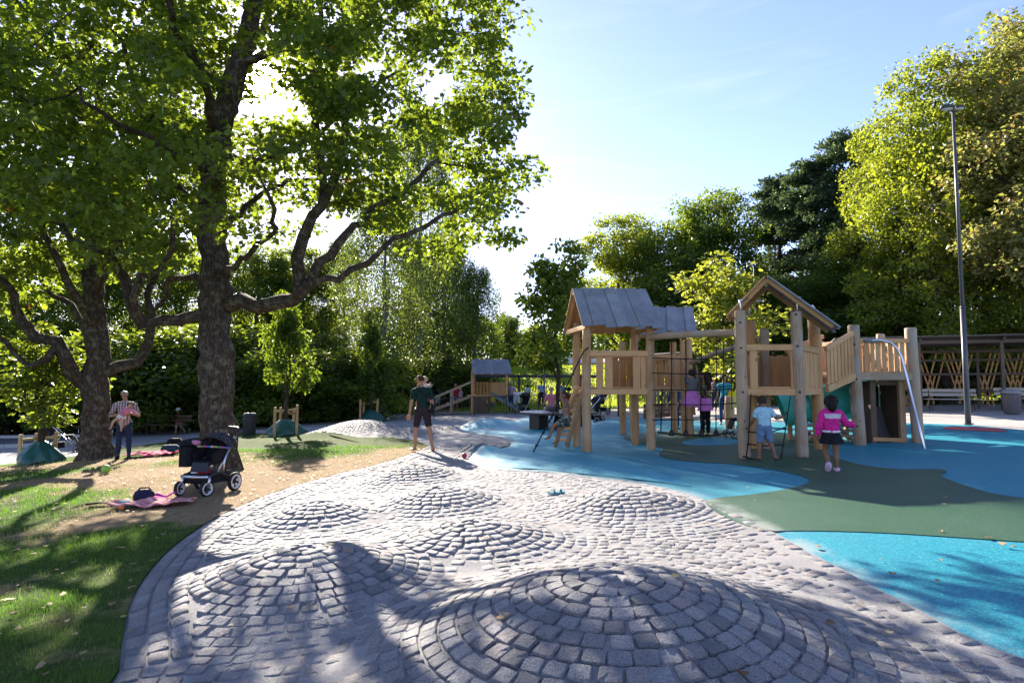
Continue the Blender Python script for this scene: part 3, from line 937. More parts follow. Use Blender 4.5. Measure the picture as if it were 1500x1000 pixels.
# ------------------------------------------------------------------ trees
class Skel:
    def __init__(self): self.p = []; self.par = []; self.rmin = []
    def add(self, p, par, r=0.0):
        self.p.append(np.array(p, float)); self.par.append(par); self.rmin.append(r); return len(self.p) - 1
    def limb(self, pts, r0, r1, start=None, wig=0.03, step=0.3):
        """a hand-placed limb: polyline with tapering radius, joined to the nearest node so far"""
        pts = [np.array(p, float) for p in pts]
        if start is None and self.p:
            A = np.array(self.p); start = int(np.linalg.norm(A - pts[0], axis=1).argmin())
        # Catmull-Rom through the points
        q = [pts[0]] + pts + [pts[-1]]
        out = []
        for i in range(1, len(q) - 2):
            L = np.linalg.norm(q[i+1] - q[i]); k = max(1, int(L / step))
            for j in range(k):
                t = j / k
                out.append(0.5*((2*q[i]) + (-q[i-1]+q[i+1])*t + (2*q[i-1]-5*q[i]+4*q[i+1]-q[i+2])*t*t + (-q[i-1]+3*q[i]-3*q[i+1]+q[i+2])*t**3))
        out.append(pts[-1])
        n = len(out); last = start if start is not None else -1
        for i, p in enumerate(out):
            w = RNG.normal(0, wig, 3) if 0 < i < n - 1 else 0
            last = self.add(p + w, last, r0 + (r1 - r0) * (i / max(1, n - 1)))
        return last
    def reach(self, C, step=0.35, wig=0.06, rise=0.7, droop=0.0):
        """grow twigs from the nearest wood to each leaf clump, nearest clumps first"""
        C = np.array(C); A = np.array(self.p)
        d0 = np.array([np.linalg.norm(A - c, axis=1).min() for c in C])
        for ci in np.argsort(d0):
            c = C[ci]
            A = np.array(self.p)
            v = c - A
            cost = np.linalg.norm(v, axis=1) + rise * np.maximum(0, A[:, 2] - c[2])
            s = int(cost.argmin())
            a = A[s]; L = np.linalg.norm(c - a)
            k = max(1, int(L / step))
            mid = 0.5 * (a + c) + np.array([0, 0, -0.10 * L]) + RNG.normal(0, 0.07 * L, 3)
            last = s
            for j in range(1, k + 1):
                t = j / k
                p = (1-t)**2 * a + 2*t*(1-t) * mid + t*t * c
                last = self.add(p + (RNG.normal(0, wig, 3) * min(1, L) if j < k else 0), last)
    def radii(self, tip=0.007, expo=2.25):
        n = len(self.p); acc = np.zeros(n); r = np.zeros(n)
        for i in range(n - 1, -1, -1):
            r[i] = max(self.rmin[i], (acc[i] if acc[i] > 0 else tip**expo) ** (1/expo))
            if self.par[i] >= 0: acc[self.par[i]] += max(r[i], tip) ** expo if self.rmin[i] == 0 else 0
        return r
    def mesh(self, name, tip=0.007, minr=0.0, flare=None):
        r = self.radii(tip); n = len(self.p)
        kids = [[] for _ in range(n)]
        for i, q in enumerate(self.par):
            if q >= 0: kids[q].append(i)
        used = set(); V = []; F = []; UV = []
        chains = []
        stack = [(0, None)]
        while stack:
            i, pre = stack.pop()
            ch = [i]; rr = [r[i]]
            if pre is not None: ch = [pre, i]; rr = [min(r[pre], r[i] * 1.25), r[i]]
            while kids[ch[-1]]:
                ks = sorted(kids[ch[-1]], key=lambda k: -r[k])
                for k in ks[1:]: stack.append((k, ch[-1]))
                ch.append(ks[0]); rr.append(min(r[ks[0]], rr[-1]))
            chains.append((ch, rr))
        for ch, rr in chains:
            if len(ch) < 2 or max(rr) < minr: continue
            m = 20 if rr[0] > .25 else 9 if rr[0] > .09 else 6 if rr[0] > .03 else 3
            pts = np.array([self.p[k] for k in ch]); rr = np.array(rr)
            tang = np.gradient(pts, axis=0); tang /= np.linalg.norm(tang, axis=1)[:, None] + 1e-9
            ref = np.cross(tang[0], (0.3, 0.2, 0.9)); 
            if np.linalg.norm(ref) < .1: ref = np.cross(tang[0], (1., 0, 0))
            b0 = len(V); L = 0.0
            big = rr[0] > .12
            ph = RNG.uniform(0, 6.28, 3)
            for j in range(len(ch)):
                t = tang[j]; ref = ref - t * ref.dot(t); ref /= np.linalg.norm(ref) + 1e-9; bb = np.cross(t, ref)
                if j: L += np.linalg.norm(pts[j] - pts[j-1])
                for k in range(m):
                    a = 2*math.pi*k/m
                    q = rr[j]
                    if rr[0] > .06: q *= 1 + 0.08*math.sin(3*a+ph[0]+L*1.7) + 0.05*math.sin(5*a+ph[1]-L*2.3) + RNG.normal(0, .02) + .06*math.sin(L*4.1+ph[2])
                    if flare and pts[j][2] < flare: 
                        f_ = (1 - pts[j][2] / flare); q *= 1 + 0.45*f_**2*(1 + 0.45*math.sin(5*a+ph[2]))
                    V.append(pts[j] + ref*(q*math.cos(a)) + bb*(q*math.sin(a)))
            c = 2*math.pi*rr[0]; ls = np.concatenate([[0], np.cumsum(np.linalg.norm(pts[1:]-pts[:-1], axis=1))])
            o = random.uniform(0, 30)
            for j in range(len(ch)-1):
                for k in range(m):
                    k2 = (k+1) % m
                    F += [b0+j*m+k, b0+j*m+k2, b0+(j+1)*m+k2, b0+(j+1)*m+k]
                    UV += [(ls[j], o+c*k/m), (ls[j], o+c*(k+1)/m), (ls[j+1], o+c*(k+1)/m), (ls[j+1], o+c*k/m)]
        return np_mesh(name, np.array(V), F, 4, True, uv=UV)

# leaf outlines: (u along the midrib, v across, w lift); faces
MAPLE = (np.array([(0, 0, 0), (.02, .46, -.03), (.27, .25, .03), (.62, .42, -.06), (1.0, 0, -.10), (.62, -.42, -.06), (.27, -.25, .03), (.02, -.46, -.03), (.45, 0, .03)]),
         [(0, 8, 2, 1), (8, 4, 3, 2), (0, 7, 6, 8), (8, 6, 5, 4)])
OVAL = (np.array([(0, 0, 0), (.35, .30, .06), (.75, .22, .02), (1, 0, -.08), (.75, -.22, .02), (.35, -.30, .06)]), [(0, 3, 2, 1), (0, 5, 4, 3)])
KITE = (np.array([(0, 0, 0), (.45, .36, .07), (1, 0, -.06), (.45, -.36, .07)]), [(0, 1, 2), (0, 2, 3)])
NEEDLE = (np.array([(0, .03, 0), (1, .16, .1), (1.05, -.08, -.05), (0, -.03, 0), (.9, .1, -.2), (.85, -.1, .22)]), [(0, 1, 2, 3), (0, 4, 5, 3)])

def leaf_cloud(C, per, spread, flat, size, tpl, up=0.55, droop=0.2, seed=1, out_from=None, hang=0.0, inner=0.0):
    """leaves scattered round clump centres C: positions, frames and sizes"""
    r = np.random.default_rng(seed)
    C = np.asarray(C)
    n = len(C) * per
    c = np.repeat(C, per, axis=0)
    d = r.normal(0, 1, (n, 3)); d /= np.linalg.norm(d, axis=1)[:, None]
    rad = spread * np.repeat(r.uniform(.65, 1.3, len(C)), per) * r.random(n) ** (1/2.2)
    d = d * rad[:, None] * np.array([1, 1, flat])
    if hang: d[:, 2] -= hang * r.random(n) ** 1.3
    p = c + d
    nr = r.normal(0, 1, (n, 3)) * (1 - up) + np.array([0, 0, up * 1.4]); nr /= np.linalg.norm(nr, axis=1)[:, None]
    u = d + r.normal(0, .35, (n, 3)) * spread - np.array([0, 0, droop]) * spread
    u -= nr * (u * nr).sum(1)[:, None]; u /= np.linalg.norm(u, axis=1)[:, None] + 1e-9
    v = np.cross(nr, u)
    s = size * r.uniform(.6, 1.25, n)
    return p, u, v, nr, s

def leaf_mesh(name, cloud, tpl, sel=None):
    p, u, v, nr, s = [a if sel is None else a[sel] for a in cloud]
    T, Fs = tpl; n = len(p)
    V = p[:, None] + s[:, None, None] * (u[:, None] * T[None, :, 0:1] + v[:, None] * T[None, :, 1:2] + nr[:, None] * T[None, :, 2:3])
    fl = np.concatenate([np.array(f) for f in Fs]); npf = np.array([len(f) for f in Fs])
    F = (fl[None] + (np.arange(n) * len(T))[:, None]).ravel()
    return np_mesh(name, V.reshape(-1, 3), F, np.tile(npf, n))

def blob_points(blobs, n, seed, shell=0.45, minz=0.0):
    """clump centres spread through a union of ellipsoids, more of them towards the outside"""
    r = np.random.default_rng(seed)
    vol = np.array([b[3]*b[4]*b[5] for b in blobs]) ** 0.8; vol /= vol.sum()
    out = []
    for b, f in zip(blobs, vol):
        k = max(3, int(n * f))
        d = r.normal(0, 1, (k, 3)); d /= np.linalg.norm(d, axis=1)[:, None]
        rad = (shell**3 + (1 - shell**3) * r.random(k)) ** (1/3)
        out.append(np.array(b[:3]) + d * rad[:, None] * np.array(b[3:6]) * r.uniform(.9, 1.06, (k, 1)))
    q = np.concatenate(out)
    return q[q[:, 2] > minz]

B_MAPLE = bark('maple_bark', (0.028, 0.020, 0.015), (0.13, 0.095, 0.07), (0.19, 0.185, 0.13))
B_DARK = bark('dark_bark', (0.03, 0.024, 0.018), (0.12, 0.095, 0.075))
B_PINE = bark('pine_bark', (0.05, 0.03, 0.02), (0.20, 0.115, 0.07))
B_BIRCH = bark('birch_bark', (0.05, 0.05, 0.05), (0.55, 0.53, 0.5), (0.06, 0.06, 0.055), 0.6)
L_MAPLE = leaf_mat('maple_leaves', (0.018, 0.048, 0.012), (0.055, 0.100, 0.02), (0.36, 0.47, 0.03), 0.5, 0.42, (0.32, 0.10, 0.02), 0.002)
L_LIME = leaf_mat('lime_leaves', (0.035, 0.072, 0.014), (0.125, 0.165, 0.026), (0.50, 0.58, 0.035), 0.46, 0.45)
L_DARK = leaf_mat('dark_leaves', (0.014, 0.040, 0.011), (0.05, 0.09, 0.02), (0.30, 0.42, 0.025), 0.46, 0.45)
L_MID = leaf_mat('mid_leaves', (0.024, 0.056, 0.012), (0.078, 0.125, 0.022), (0.38, 0.48, 0.03), 0.47, 0.45)
L_BIRCH = leaf_mat('birch_leaves', (0.026, 0.050, 0.018), (0.075, 0.112, 0.034), (0.29, 0.38, 0.045), 0.42, 0.45)
L_YELLOW = leaf_mat('turning_leaves', (0.07, 0.09, 0.03), (0.24, 0.225, 0.085), (0.52, 0.52, 0.10), 0.45, 0.45, (0.36, 0.20, 0.06), 0.08, 0.5)
L_YOUNG = leaf_mat('young_tree_leaves', (0.08, 0.115, 0.014), (0.20, 0.23, 0.035), (0.50, 0.54, 0.05), 0.48, 0.45)
L_PINE = leaf_mat('pine_needles', (0.032, 0.070, 0.038), (0.105, 0.155, 0.08), (0.16, 0.24, 0.07), 0.3, 0.5)
L_HEDGE = leaf_mat('hedge_leaves', (0.014, 0.036, 0.009), (0.05, 0.085, 0.016), (0.27, 0.36, 0.022), 0.46, 0.4)

def plant_tree(name, label, cat, loc, trunk_me, crown_me, bark_m, leaf_m, group=None, rz=0.0, s=1.0, sz=None):
    r = empty(name, loc, label, cat, group, rz)
    r.scale = (s, s, sz or s)
    link('trunk', trunk_me, r, bark_m)
    c = link('crown', crown_me, r, leaf_m); c['kind'] = 'stuff'
    return r

# --- the two big maples on the lawn ------------------------------------------------
MB_ = at(316, 668)                          # foot of the big one
MBY = 13.0
base = P(316, 668, MBY); base.z = float(h0(base.x, base.y)) - 0.05
def L(px, py, dy=0.0):                      # a point of the tree at depth MBY + dy, relative to its foot
    p = P(px, py, MBY + dy); return (p.x - base.x, p.y - base.y, p.z - base.z)
sk = Skel()
sk.limb([(0, 0, -0.25), (0, 0, 0.25), L(318, 610), L(318, 540), L(315, 470), L(314, 400), L(311, 330), L(314, 260), L(318, 200), L(335, 140, .1), L(352, 90, .2), L(368, 40, .3), L(378, -20, .5), L(385, -100, .8), L(390, -190, 1.0)], 0.365, 0.10, None, 0.03, 0.2)
LIMBS = [
 ([(335, 445, 0), (372, 447, -.3), (410, 444, -.6), (437, 430, -.9), (444, 405, -1.0), (436, 378, -1.1), (447, 345, -1.2), (470, 300, -1.3), (492, 255, -1.4), (505, 200, -1.5), (522, 130, -1.5)], .20, .06),
 ([(437, 432, -.9), (452, 405, -1.0), (470, 388, -1.1), (496, 360, -1.2), (520, 335, -1.2), (560, 300, -1.0), (600, 270, -.8), (640, 235, -.6)], .12, .05),
 ([(432, 436, -.9), (465, 414, -1.3), (500, 408, -1.6), (540, 385, -1.9), (575, 350, -2.0), (620, 330, -2.1), (668, 310, -2.0)], .10, .035),
 ([(305, 458, 0), (275, 465, -.4), (240, 476, -.8), (212, 470, -1.1), (193, 445, -1.3), (188, 412, -1.5), (172, 385, -1.7), (130, 360, -2.0), (90, 330, -2.2)], .15, .05),
 ([(212, 470, -1.1), (198, 440, -1.5), (205, 405, -1.9), (232, 395, -2.1), (250, 370, -2.3), (255, 330, -2.4)], .09, .04),
 ([(305, 410, .1), (275, 408, .6), (250, 412, 1.0), (245, 435, 1.3), (225, 455, 1.5)], .10, .04),
 ([(310, 240, 0), (285, 205, .1), (250, 190, .2), (225, 182, .3), (205, 150, .4), (195, 110, .5), (180, 60, .6)], .12, .05),
 ([(312, 260, 0), (280, 235, -.6), (250, 222, -1.1), (215, 200, -1.6), (170, 175, -2.0), (120, 150, -2.3)], .09, .035),
 ([(322, 220, 0), (345, 232, -.5), (380, 236, -1.0), (415, 222, -1.4), (450, 200, -1.6), (480, 165, -1.8), (520, 130, -2.0)], .10, .04),
 ([(470, 300, -1.3), (470, 240, -1.0), (463, 180, -.9), (455, 120, -.8), (465, 60, -.7), (470, 0, -.6), (480, -70, -.5)], .085, .05),
 ([(470, 195, -1), (495, 175, -1.1), (520, 155, -1.3), (560, 120, -1.5), (600, 90, -1.6)], .055, .03),
 ([(335, 140, .1), (300, 100, .5), (270, 50, .8), (250, 0, 1.1), (230, -60, 1.3)], .14, .06),
 ([(350, 95, .2), (400, 75, -.2), (425, 40, -.5), (420, 0, -.7), (440, -60, -1.0)], .11, .05),
 ([(315, 345, 0), (340, 320, .7), (370, 295, 1.3), (410, 270, 1.9), (450, 262, 2.4), (520, 240, 3.0)], .09, .04),
 ([(312, 330, 0), (290, 300, 1.0), (265, 280, 2.0), (230, 255, 3.0), (190, 230, 3.8)], .10, .04),
 ([(316, 300, 0), (320, 260, -1.0), (330, 215, -1.9), (345, 160, -2.7), (350, 90, -3.4)], .09, .04),
 ([(316, 420, 0), (340, 385, -.9), (372, 365, -1.6), (400, 330, -2.4), (395, 290, -3.2)], .08, .035),
 ([(352, 90, .2), (400, 20, 1.4), (450, -60, 2.4), (500, -150, 3.0)], .11, .05),
 ([(318, 200, 0), (300, 130, -1.2), (270, 60, -2.2), (240, -30, -3.0), (220, -120, -3.5)], .11, .05),
]
for pts, r0, r1 in LIMBS:
    q = [L(*p) for p in pts]
    sk.limb(q, r0 * .86, r1 * .9, None, 0.04, 0.24)
def Lr(px, py, dy, rx, ry, rz): return (*L(px, py, dy), rx, ry, rz)
blobs = [Lr(560, 120, -.3, 2.6, 3.2, 2.4), Lr(600, 250, -.6, 1.9, 2.6, 1.5), Lr(655, 60, .6, 1.35, 2.4, 1.9), Lr(640, 320, -.8, 1.4, 2.0, .85), Lr(440, 10, 0, 3.0, 4.2, 2.6),
         Lr(300, -60, 0, 4.2, 4.6, 3.0), Lr(140, 60, -.5, 3.0, 3.6, 2.6), Lr(90, 200, -.8, 2.6, 3.2, 2.0), Lr(180, 310, -1.4, 2.2, 2.4, 1.15), Lr(60, 330, -1, 1.9, 2.4, 1.0), Lr(400, 260, 1.2, 2.0, 2.6, 1.4),
         Lr(480, 200, -1.6, 1.8, 1.8, 1.6), Lr(250, 240, 2.2, 2.4, 2.4, 1.7), Lr(330, 120, -3.0, 2.2, 1.4, 2.0), Lr(400, -190, 1, 4.4, 4.4, 2.8), Lr(-60, 100, 0, 2.6, 3.4, 3.0), Lr(600, -90, .4, 2.4, 3.2, 2.2), Lr(705, 180, .3, .95, 2.0, 1.6), Lr(712, 325, .2, .75, 2.2, .62), Lr(735, 60, .5, .6, 1.6, 1.2), Lr(700, 335, 1.2, 1.0, 1.6, .7), Lr(745, 250, .6, .45, 1.4, 1.0), Lr(700, 285, 2.8, .8, 1.6, 1.0), Lr(712, 200, 2.8, .7, 1.6, 1.2), Lr(690, 110, 3.0, 1.0, 1.8, 1.4), Lr(290, 350, -2.4, 1.3, 1.0, .6)]
C = blob_points(blobs, 930, 5, 0.45)
# keep a thin window in front of the sun so that it glints through
SV = np.array(SUNV); eye_l = np.array(EYE) - np.array(base)
w = C - eye_l; along = w @ SV; perp = np.linalg.norm(w - along[:, None] * SV, axis=1)
C = C[perp > 0.52]
sk.reach(C, 0.32, 0.05, 0.5)
maple_trunk = sk.mesh('maple_trunk', 0.0065, 0.0, flare=0.55)
cloud = leaf_cloud(C, 84, 0.52, 0.45, 0.118, MAPLE, 0.45, 0.35, 9)
pp = cloud[0]; w = pp - eye_l; along = w @ SV; perp = np.linalg.norm(w - along[:, None] * SV, axis=1)
ok = (perp > 0.17) & (pp[:, 2] > 2.1)
cloud = tuple(a[ok] for a in cloud); pp = cloud[0]
dd = np.linalg.norm(pp - eye_l, axis=1)
uu = (pp[:, 0] + base.x) / np.maximum(pp[:, 1] + base.y, .1)
vis = (np.abs(uu) < .8) & (((pp[:, 2] + base.z - 1.6) / np.maximum(pp[:, 1] + base.y, .1)) < 0.6)
near = np.argsort(np.where(vis, dd, 99))[:280]
rest = np.ones(len(pp), bool); rest[near] = False
maple_crown = leaf_mesh('maple_crown', cloud, MAPLE, np.where(rest)[0])
big_maple = plant_tree('maple_tree', 'biggest maple on the lawn, thick trunk behind the black pram, sun in its crown', 'tree', base, maple_trunk, maple_crown, B_MAPLE, L_MAPLE, 'old maples on the lawn')
lme = leaf_mesh('leaf', (np.zeros((1, 3)), np.array([[1., 0, 0]]), np.array([[0, 1., 0]]), np.array([[0, 0, 1.]]), np.ones(1)), MAPLE)
lme.materials.append(L_MAPLE)
for i in near:
    p, u, v, nr, s = [a[i] for a in cloud]
    o = link('leaf', lme, big_maple)
    o.matrix_local = Matrix(((u[0]*s, v[0]*s, nr[0]*s, p[0]), (u[1]*s, v[1]*s, nr[1]*s, p[1]), (u[2]*s, v[2]*s, nr[2]*s, p[2]), (0, 0, 0, 1)))
print('maple leaves', len(pp))

# second maple, its limbs like a candelabra
M2Y = 17.0
b2 = P(140, 672, M2Y); b2.z = float(h0(b2.x, b2.y)) - 0.05
def L2(px, py, dy=0.0):
    p = P(px, py, M2Y + dy); return (p.x - b2.x, p.y - b2.y, p.z - b2.z)
sk = Skel()
sk.limb([(0, 0, -.25), (0, 0, .25), L2(140, 600), L2(141, 550), L2(139, 500), L2(138, 440), L2(138, 390), L2(140, 320), L2(142, 250), L2(145, 170), L2(150, 90)], 0.36, 0.09, None, .03, .22)
for pts, r0, r1 in [
 ([(125, 562, 0), (105, 545, -.3), (98, 520, -.5), (85, 500, -.6), (50, 495, -.8), (30, 470, -.9), (20, 430, -1), (0, 410, -1.2), (-40, 380, -1.4)], .20, .06),
 ([(85, 500, -.6), (70, 530, -.8), (40, 535, -1.0), (10, 500, -1.2), (-20, 480, -1.4)], .09, .05),
 ([(152, 548, 0), (175, 538, .2), (200, 530, .3), (218, 500, .4), (222, 460, .5), (215, 430, .6), (240, 390, .8)], .17, .06),
 ([(138, 480, 0), (120, 450, -.6), (105, 425, -1), (90, 390, -1.3), (70, 360, -1.6), (60, 300, -1.8)], .13, .05),
 ([(138, 500, 0), (118, 470, .6), (98, 440, 1), (70, 425, 1.4), (40, 380, 1.8)], .10, .05),
 ([(139, 420, 0), (160, 390, .5), (165, 350, .8), (180, 300, 1.0), (210, 250, 1.2)], .11, .05),
 ([(139, 440, 0), (150, 400, -1.2), (170, 360, -2.2), (190, 320, -3)], .10, .05),
 ([(140, 330, 0), (110, 280, 0), (80, 230, .2), (60, 170, .4)], .10, .05)]:
    sk.limb([L2(*p) for p in pts], r0, r1, None, .03, .3)
def L2r(px, py, dy, rx, ry, rz): return (*L2(px, py, dy), rx, ry, rz)
blobs = [L2r(40, 300, 0, 3.2, 3.6, 2.4), L2r(150, 220, 0, 3.4, 3.6, 2.6), L2r(-60, 350, 0, 3.0, 3.2, 2.0), L2r(235, 330, 1, 2.0, 2.6, 1.6), L2r(120, 90, 0, 4.0, 4.0, 2.6), L2r(-40, 180, 0, 3.4, 3.4, 2.8), L2r(0, 425, -.5, 1.3, 2.0, .6)]
C = blob_points(blobs, 500, 15, 0.5)
sk.reach(C, 0.36, .05, .5)
cl = leaf_cloud(C, 66, .56, .5, .15, MAPLE, .45, .35, 19)
m2_tr = sk.mesh('maple_trunk', .007, .007, flare=.6); m2_cr = leaf_mesh('maple_crown', cl, MAPLE)
plant_tree('maple_tree', 'dark maple left of the biggest one, low limbs like a candelabra beside the path', 'tree', b2, m2_tr, m2_cr, B_MAPLE, L_MAPLE, 'old maples on the lawn')

# --- a few kinds of tree for the wood behind -----------------------------------------
def kind_broad(seed, h, rx, z0, ncl, per, leaf, tpl, spread, nlimb=7, trunk=.16, shell=.55, blob=.55):
    r = np.random.default_rng(seed)
    s = Skel()
    tp = [(0, 0, -.3), (0, 0, .3)]
    for k in range(1, 7): tp.append((r.normal(0, .12), r.normal(0, .12), h * .86 * k / 6))
    s.limb(tp, trunk, .04, None, .03, .5)
    bl = [(0, 0, h * .80, rx * .55, rx * .55, h * .20)]
    for i in range(nlimb):
        a = 2.4 * i + r.uniform(-.4, .4); z = z0 + (h * .80 - z0) * (i + .5) / nlimb
        ext = rx * (0.95 - .55 * ((z - z0) / (h - z0)) ** 1.6) * r.uniform(.8, 1.1)
        e = (math.cos(a) * ext * .62, math.sin(a) * ext * .62, z + r.uniform(.1, .5))
        s.limb([(0, 0, max(.8, z - ext * .5)), (e[0] * .5, e[1] * .5, z - ext * .22), e], trunk * .5, .03, None, .05, .5)
        bl.append((*e, ext * blob, ext * blob, h * .10 * blob / .55 + .25))
    C = blob_points(bl, ncl, seed, shell, z0 * .7); C = C[np.random.default_rng(seed).random(len(C)) < .93]
    s.reach(C, .5, .06, .5)
    cl = leaf_cloud(C, per, spread, .62, leaf, tpl, .4, .3, seed + 1)
    return s.mesh('trunk', .010, .016, flare=.5), leaf_mesh('crown', cl, tpl)

def kind_birch(seed, h, ncl, per):
    r = np.random.default_rng(seed)
    s = Skel()
    s.limb([(0, 0, -.3), (0, 0, .3)] + [(r.normal(0, .10), r.normal(0, .10), h * .93 * k / 7) for k in range(1, 8)], .17, .025, None, .02, .5)
    C = []
    for i in range(ncl):
        z = h * (.26 + .72 * r.random() ** .85); w = (h * .21) * (1 - ((z / h - .45) / .62) ** 2) + .2
        a = r.uniform(0, 6.283); q = w * r.random() ** .5
        C.append((math.cos(a) * q, math.sin(a) * q, z))
    s.reach(C, .5, .06, .9)
    cl = leaf_cloud(C, per, .42, .8, .085 * h / 9, KITE, .25, .9, seed + 1, hang=1.25)
    return s.mesh('trunk', .008, .012, flare=.4), leaf_mesh('crown', cl, KITE)

def kind_pine(seed, h, z0, layers, per):
    r = np.random.default_rng(seed)
    s = Skel()
    s.limb([(0, 0, -.3), (0, 0, .3)] + [(r.normal(0, .10), r.normal(0, .10), h * .95 * k / 7) for k in range(1, 8)], .20, .03, None, .02, .5)
    C = []
    for k in range(layers):
        z = z0 + (h - z0) * (k + r.uniform(0, .6)) / layers
        w = (h * .20) * (1 - .78 * ((z - z0) / (h - z0)) ** 1.4)
        for j in range(r.integers(4, 7)):
            a = r.uniform(0, 6.283); q = w * r.uniform(.65, 1.1)
            e = np.array((math.cos(a) * q, math.sin(a) * q, z + .12 * q + r.normal(0, .15)))
            s.limb([(0, 0, z - .25), e * np.array((.5, .5, 1)) + (0, 0, -.1), e], .05, .02, None, .04, .5)
            for m in range(6):
                t = r.uniform(.35, 1.05); C.append(np.array((e[0]*t, e[1]*t, z + .12*q*t + r.normal(0, .12))) + r.normal(0, .22, 3) * (1, 1, .5))
    cl = leaf_cloud(C, per, .42, .5, .20, NEEDLE, .15, -.4, seed + 1)
    return s.mesh('trunk', .01, .012, flare=.4), leaf_mesh('crown', cl, NEEDLE)

K_OAK = kind_broad(31, 11.0, 4.4, 2.2, 460, 96, .16, KITE, .66, 14, .22, .5, .44)
K_ELM = kind_broad(37, 11.0, 3.8, 2.6, 420, 96, .15, KITE, .62, 14, .20, .5, .44)
K_LINDEN = kind_broad(41, 12.0, 3.9, 1.2, 660, 104, .125, KITE, .54, 22, .22, .5, .40)
K_CHEST = kind_broad(43, 12.0, 4.2, 2.9, 700, 108, .125, KITE, .54, 22, .22, .5, .40)
K_BIRCH = kind_birch(47, 11.0, 360, 78)
K_PINE = kind_pine(53, 12.0, 4.2, 12, 62)
K_YOUNG = kind_broad(59, 4.6, 1.0, 1.2, 110, 40, .13, OVAL, .30, 8, .05, .3)
K_BUSH = kind_broad(61, 3.2, 1.9, .25, 170, 74, .115, OVAL, .46, 8, .05, .5)
K_NEAR = kind_broad(67, 7.2, 1.7, 2.4, 150, 48, .20, OVAL, .46, 8, .09, .3)

def dress(name, me, parent, mat):
    """an object on a shared mesh with a material of its own"""
    if not me.materials: me.materials.append(mat)
    o = link(name, me, parent)
    o.material_slots[0].link = 'OBJECT'; o.material_slots[0].material = mat
    return o
def T(kind, px, y, top, name, label, lm, bk=None, group=None, wide=1.0, rz=None, cat='tree', sink=.05):
    """stand a tree at depth y on the sight line of column px, as tall as its top shows (pixel row, or metres if < 0)"""
    x = (px - 750) / FPX * y
    z = float(h0(x, y)) - sink
    hgt = -top if top < 0 else P(px, top, y).z - z
    me_t, me_c = kind
    zz_ = np.empty(len(me_c.vertices) * 3, np.float32); me_c.vertices.foreach_get('co', zz_); h = float(zz_[2::3].max())
    s = hgt / h
    r = empty(name, (x, y, z), label, cat, group, random.uniform(0, 6.283) if rz is None else rz)
    r.scale = (s * wide, s * wide, s)
    tr = dress('trunk', me_t, r, bk or B_DARK)
    c = dress('crown', me_c, r, lm); c['kind'] = 'stuff'
    return r
_mc = {}
def TT(kind, *a, **k):                      # one mesh per kind and leaf colour, shared by its trees
    return T(kind, *a, **k)

W = 'trees of the wood behind the playground'
# right side, from the near maple at the frame's edge back to the middle
TT(K_CHEST, 1560, 28.0, 0, 'maple_tree', 'yellowing maple at the right edge, leaning over the roof of the open shelter', L_YELLOW, group=W, wide=1.05)
TT(K_CHEST, 1640, 26, -60, 'maple_tree', 'tall yellowing maple half outside the right edge, behind the shelter', L_YELLOW, group=W, rz=1.0) if False else None
TT(K_LINDEN, 1392, 31, 62, 'linden_tree', 'tallest bright yellow-green linden right of the pines, behind the lamp post', L_LIME, group=W, wide=.92)
TT(K_LINDEN, 1318, 35, 150, 'linden_tree', 'bright lower linden between the dark pines and the tallest linden', L_LIME, group=W, wide=.85)
TT(K_ELM, 1560, 40, 20, 'elm_tree', 'tall dark tree behind the yellowing maple at the right edge', L_MID, group=W)
TT(K_PINE, 1255, 40, 188, 'pine_tree', 'tallest dark pine, its tip beside the bright lindens', L_PINE, bk=B_PINE, group=W, wide=1.0)
TT(K_PINE, 1205, 42, 222, 'pine_tree', 'dark pine with spread grey-green branches between two taller neighbours', L_PINE, bk=B_PINE, group=W, wide=1.2)
TT(K_PINE, 1150, 46, 250, 'pine_tree', 'leftmost dark pine, standing next to the round oak crown', L_PINE, bk=B_PINE, group=W, wide=1.15)
TT(K_OAK, 1048, 44, 268, 'oak_tree', 'large round green oak above the tilted gable roof of the play tower', L_DARK, group=W, wide=.92)
TT(K_OAK, 985, 47, 318, 'oak_tree', 'oak with a broad crown just right of the palest one, behind the bluish board roofs', L_MID, group=W, wide=.9)
TT(K_ELM, 915, 50, 305, 'elm_tree', 'leftmost sunny elm of the right-hand wood, next to the open sky', L_LIME, group=W, wide=1.0)
TT(K_ELM, 1120, 38, 395, 'elm_tree', 'low dark elm under the pines, behind the tilted gable roof', L_DARK, group=W, wide=1.2)
TT(K_ELM, 1230, 37, 375, 'elm_tree', 'low dark elm in front of the pine trunks, above the slide platform', L_DARK, group=W, wide=1.2)
TT(K_BUSH, 1290, 34, 440, 'bush', 'dark bush behind the tallest posts of the slide platform', L_DARK, group='bushes under the wood', cat='bush', wide=1.2)
TT(K_BUSH, 1180, 36, 455, 'bush', 'dark bush behind the tilted gable tower', L_HEDGE, group='bushes under the wood', cat='bush', wide=1.3)
TT(K_BUSH, 1395, 33, 470, 'bush', 'dark bush behind the back rail of the shelter, left of the lamp post', L_HEDGE, group='bushes under the wood', cat='bush', wide=1.3)
TT(K_BUSH, 1490, 33, 470, 'bush', 'dark bush behind the shelter, right of the lamp post', L_HEDGE, group='bushes under the wood', cat='bush', wide=1.3)
TT(K_BUSH, 1075, 40, 470, 'bush', 'rounded bush under the large oak, behind the young yellow tree', L_MID, group='bushes under the wood', cat='bush', wide=1.3)
TT(K_BUSH, 970, 46, 480, 'bush', 'sunlit bush at the foot of the grassy slope behind the rear play tower', L_LIME, group='bushes under the wood', cat='bush', wide=1.4)
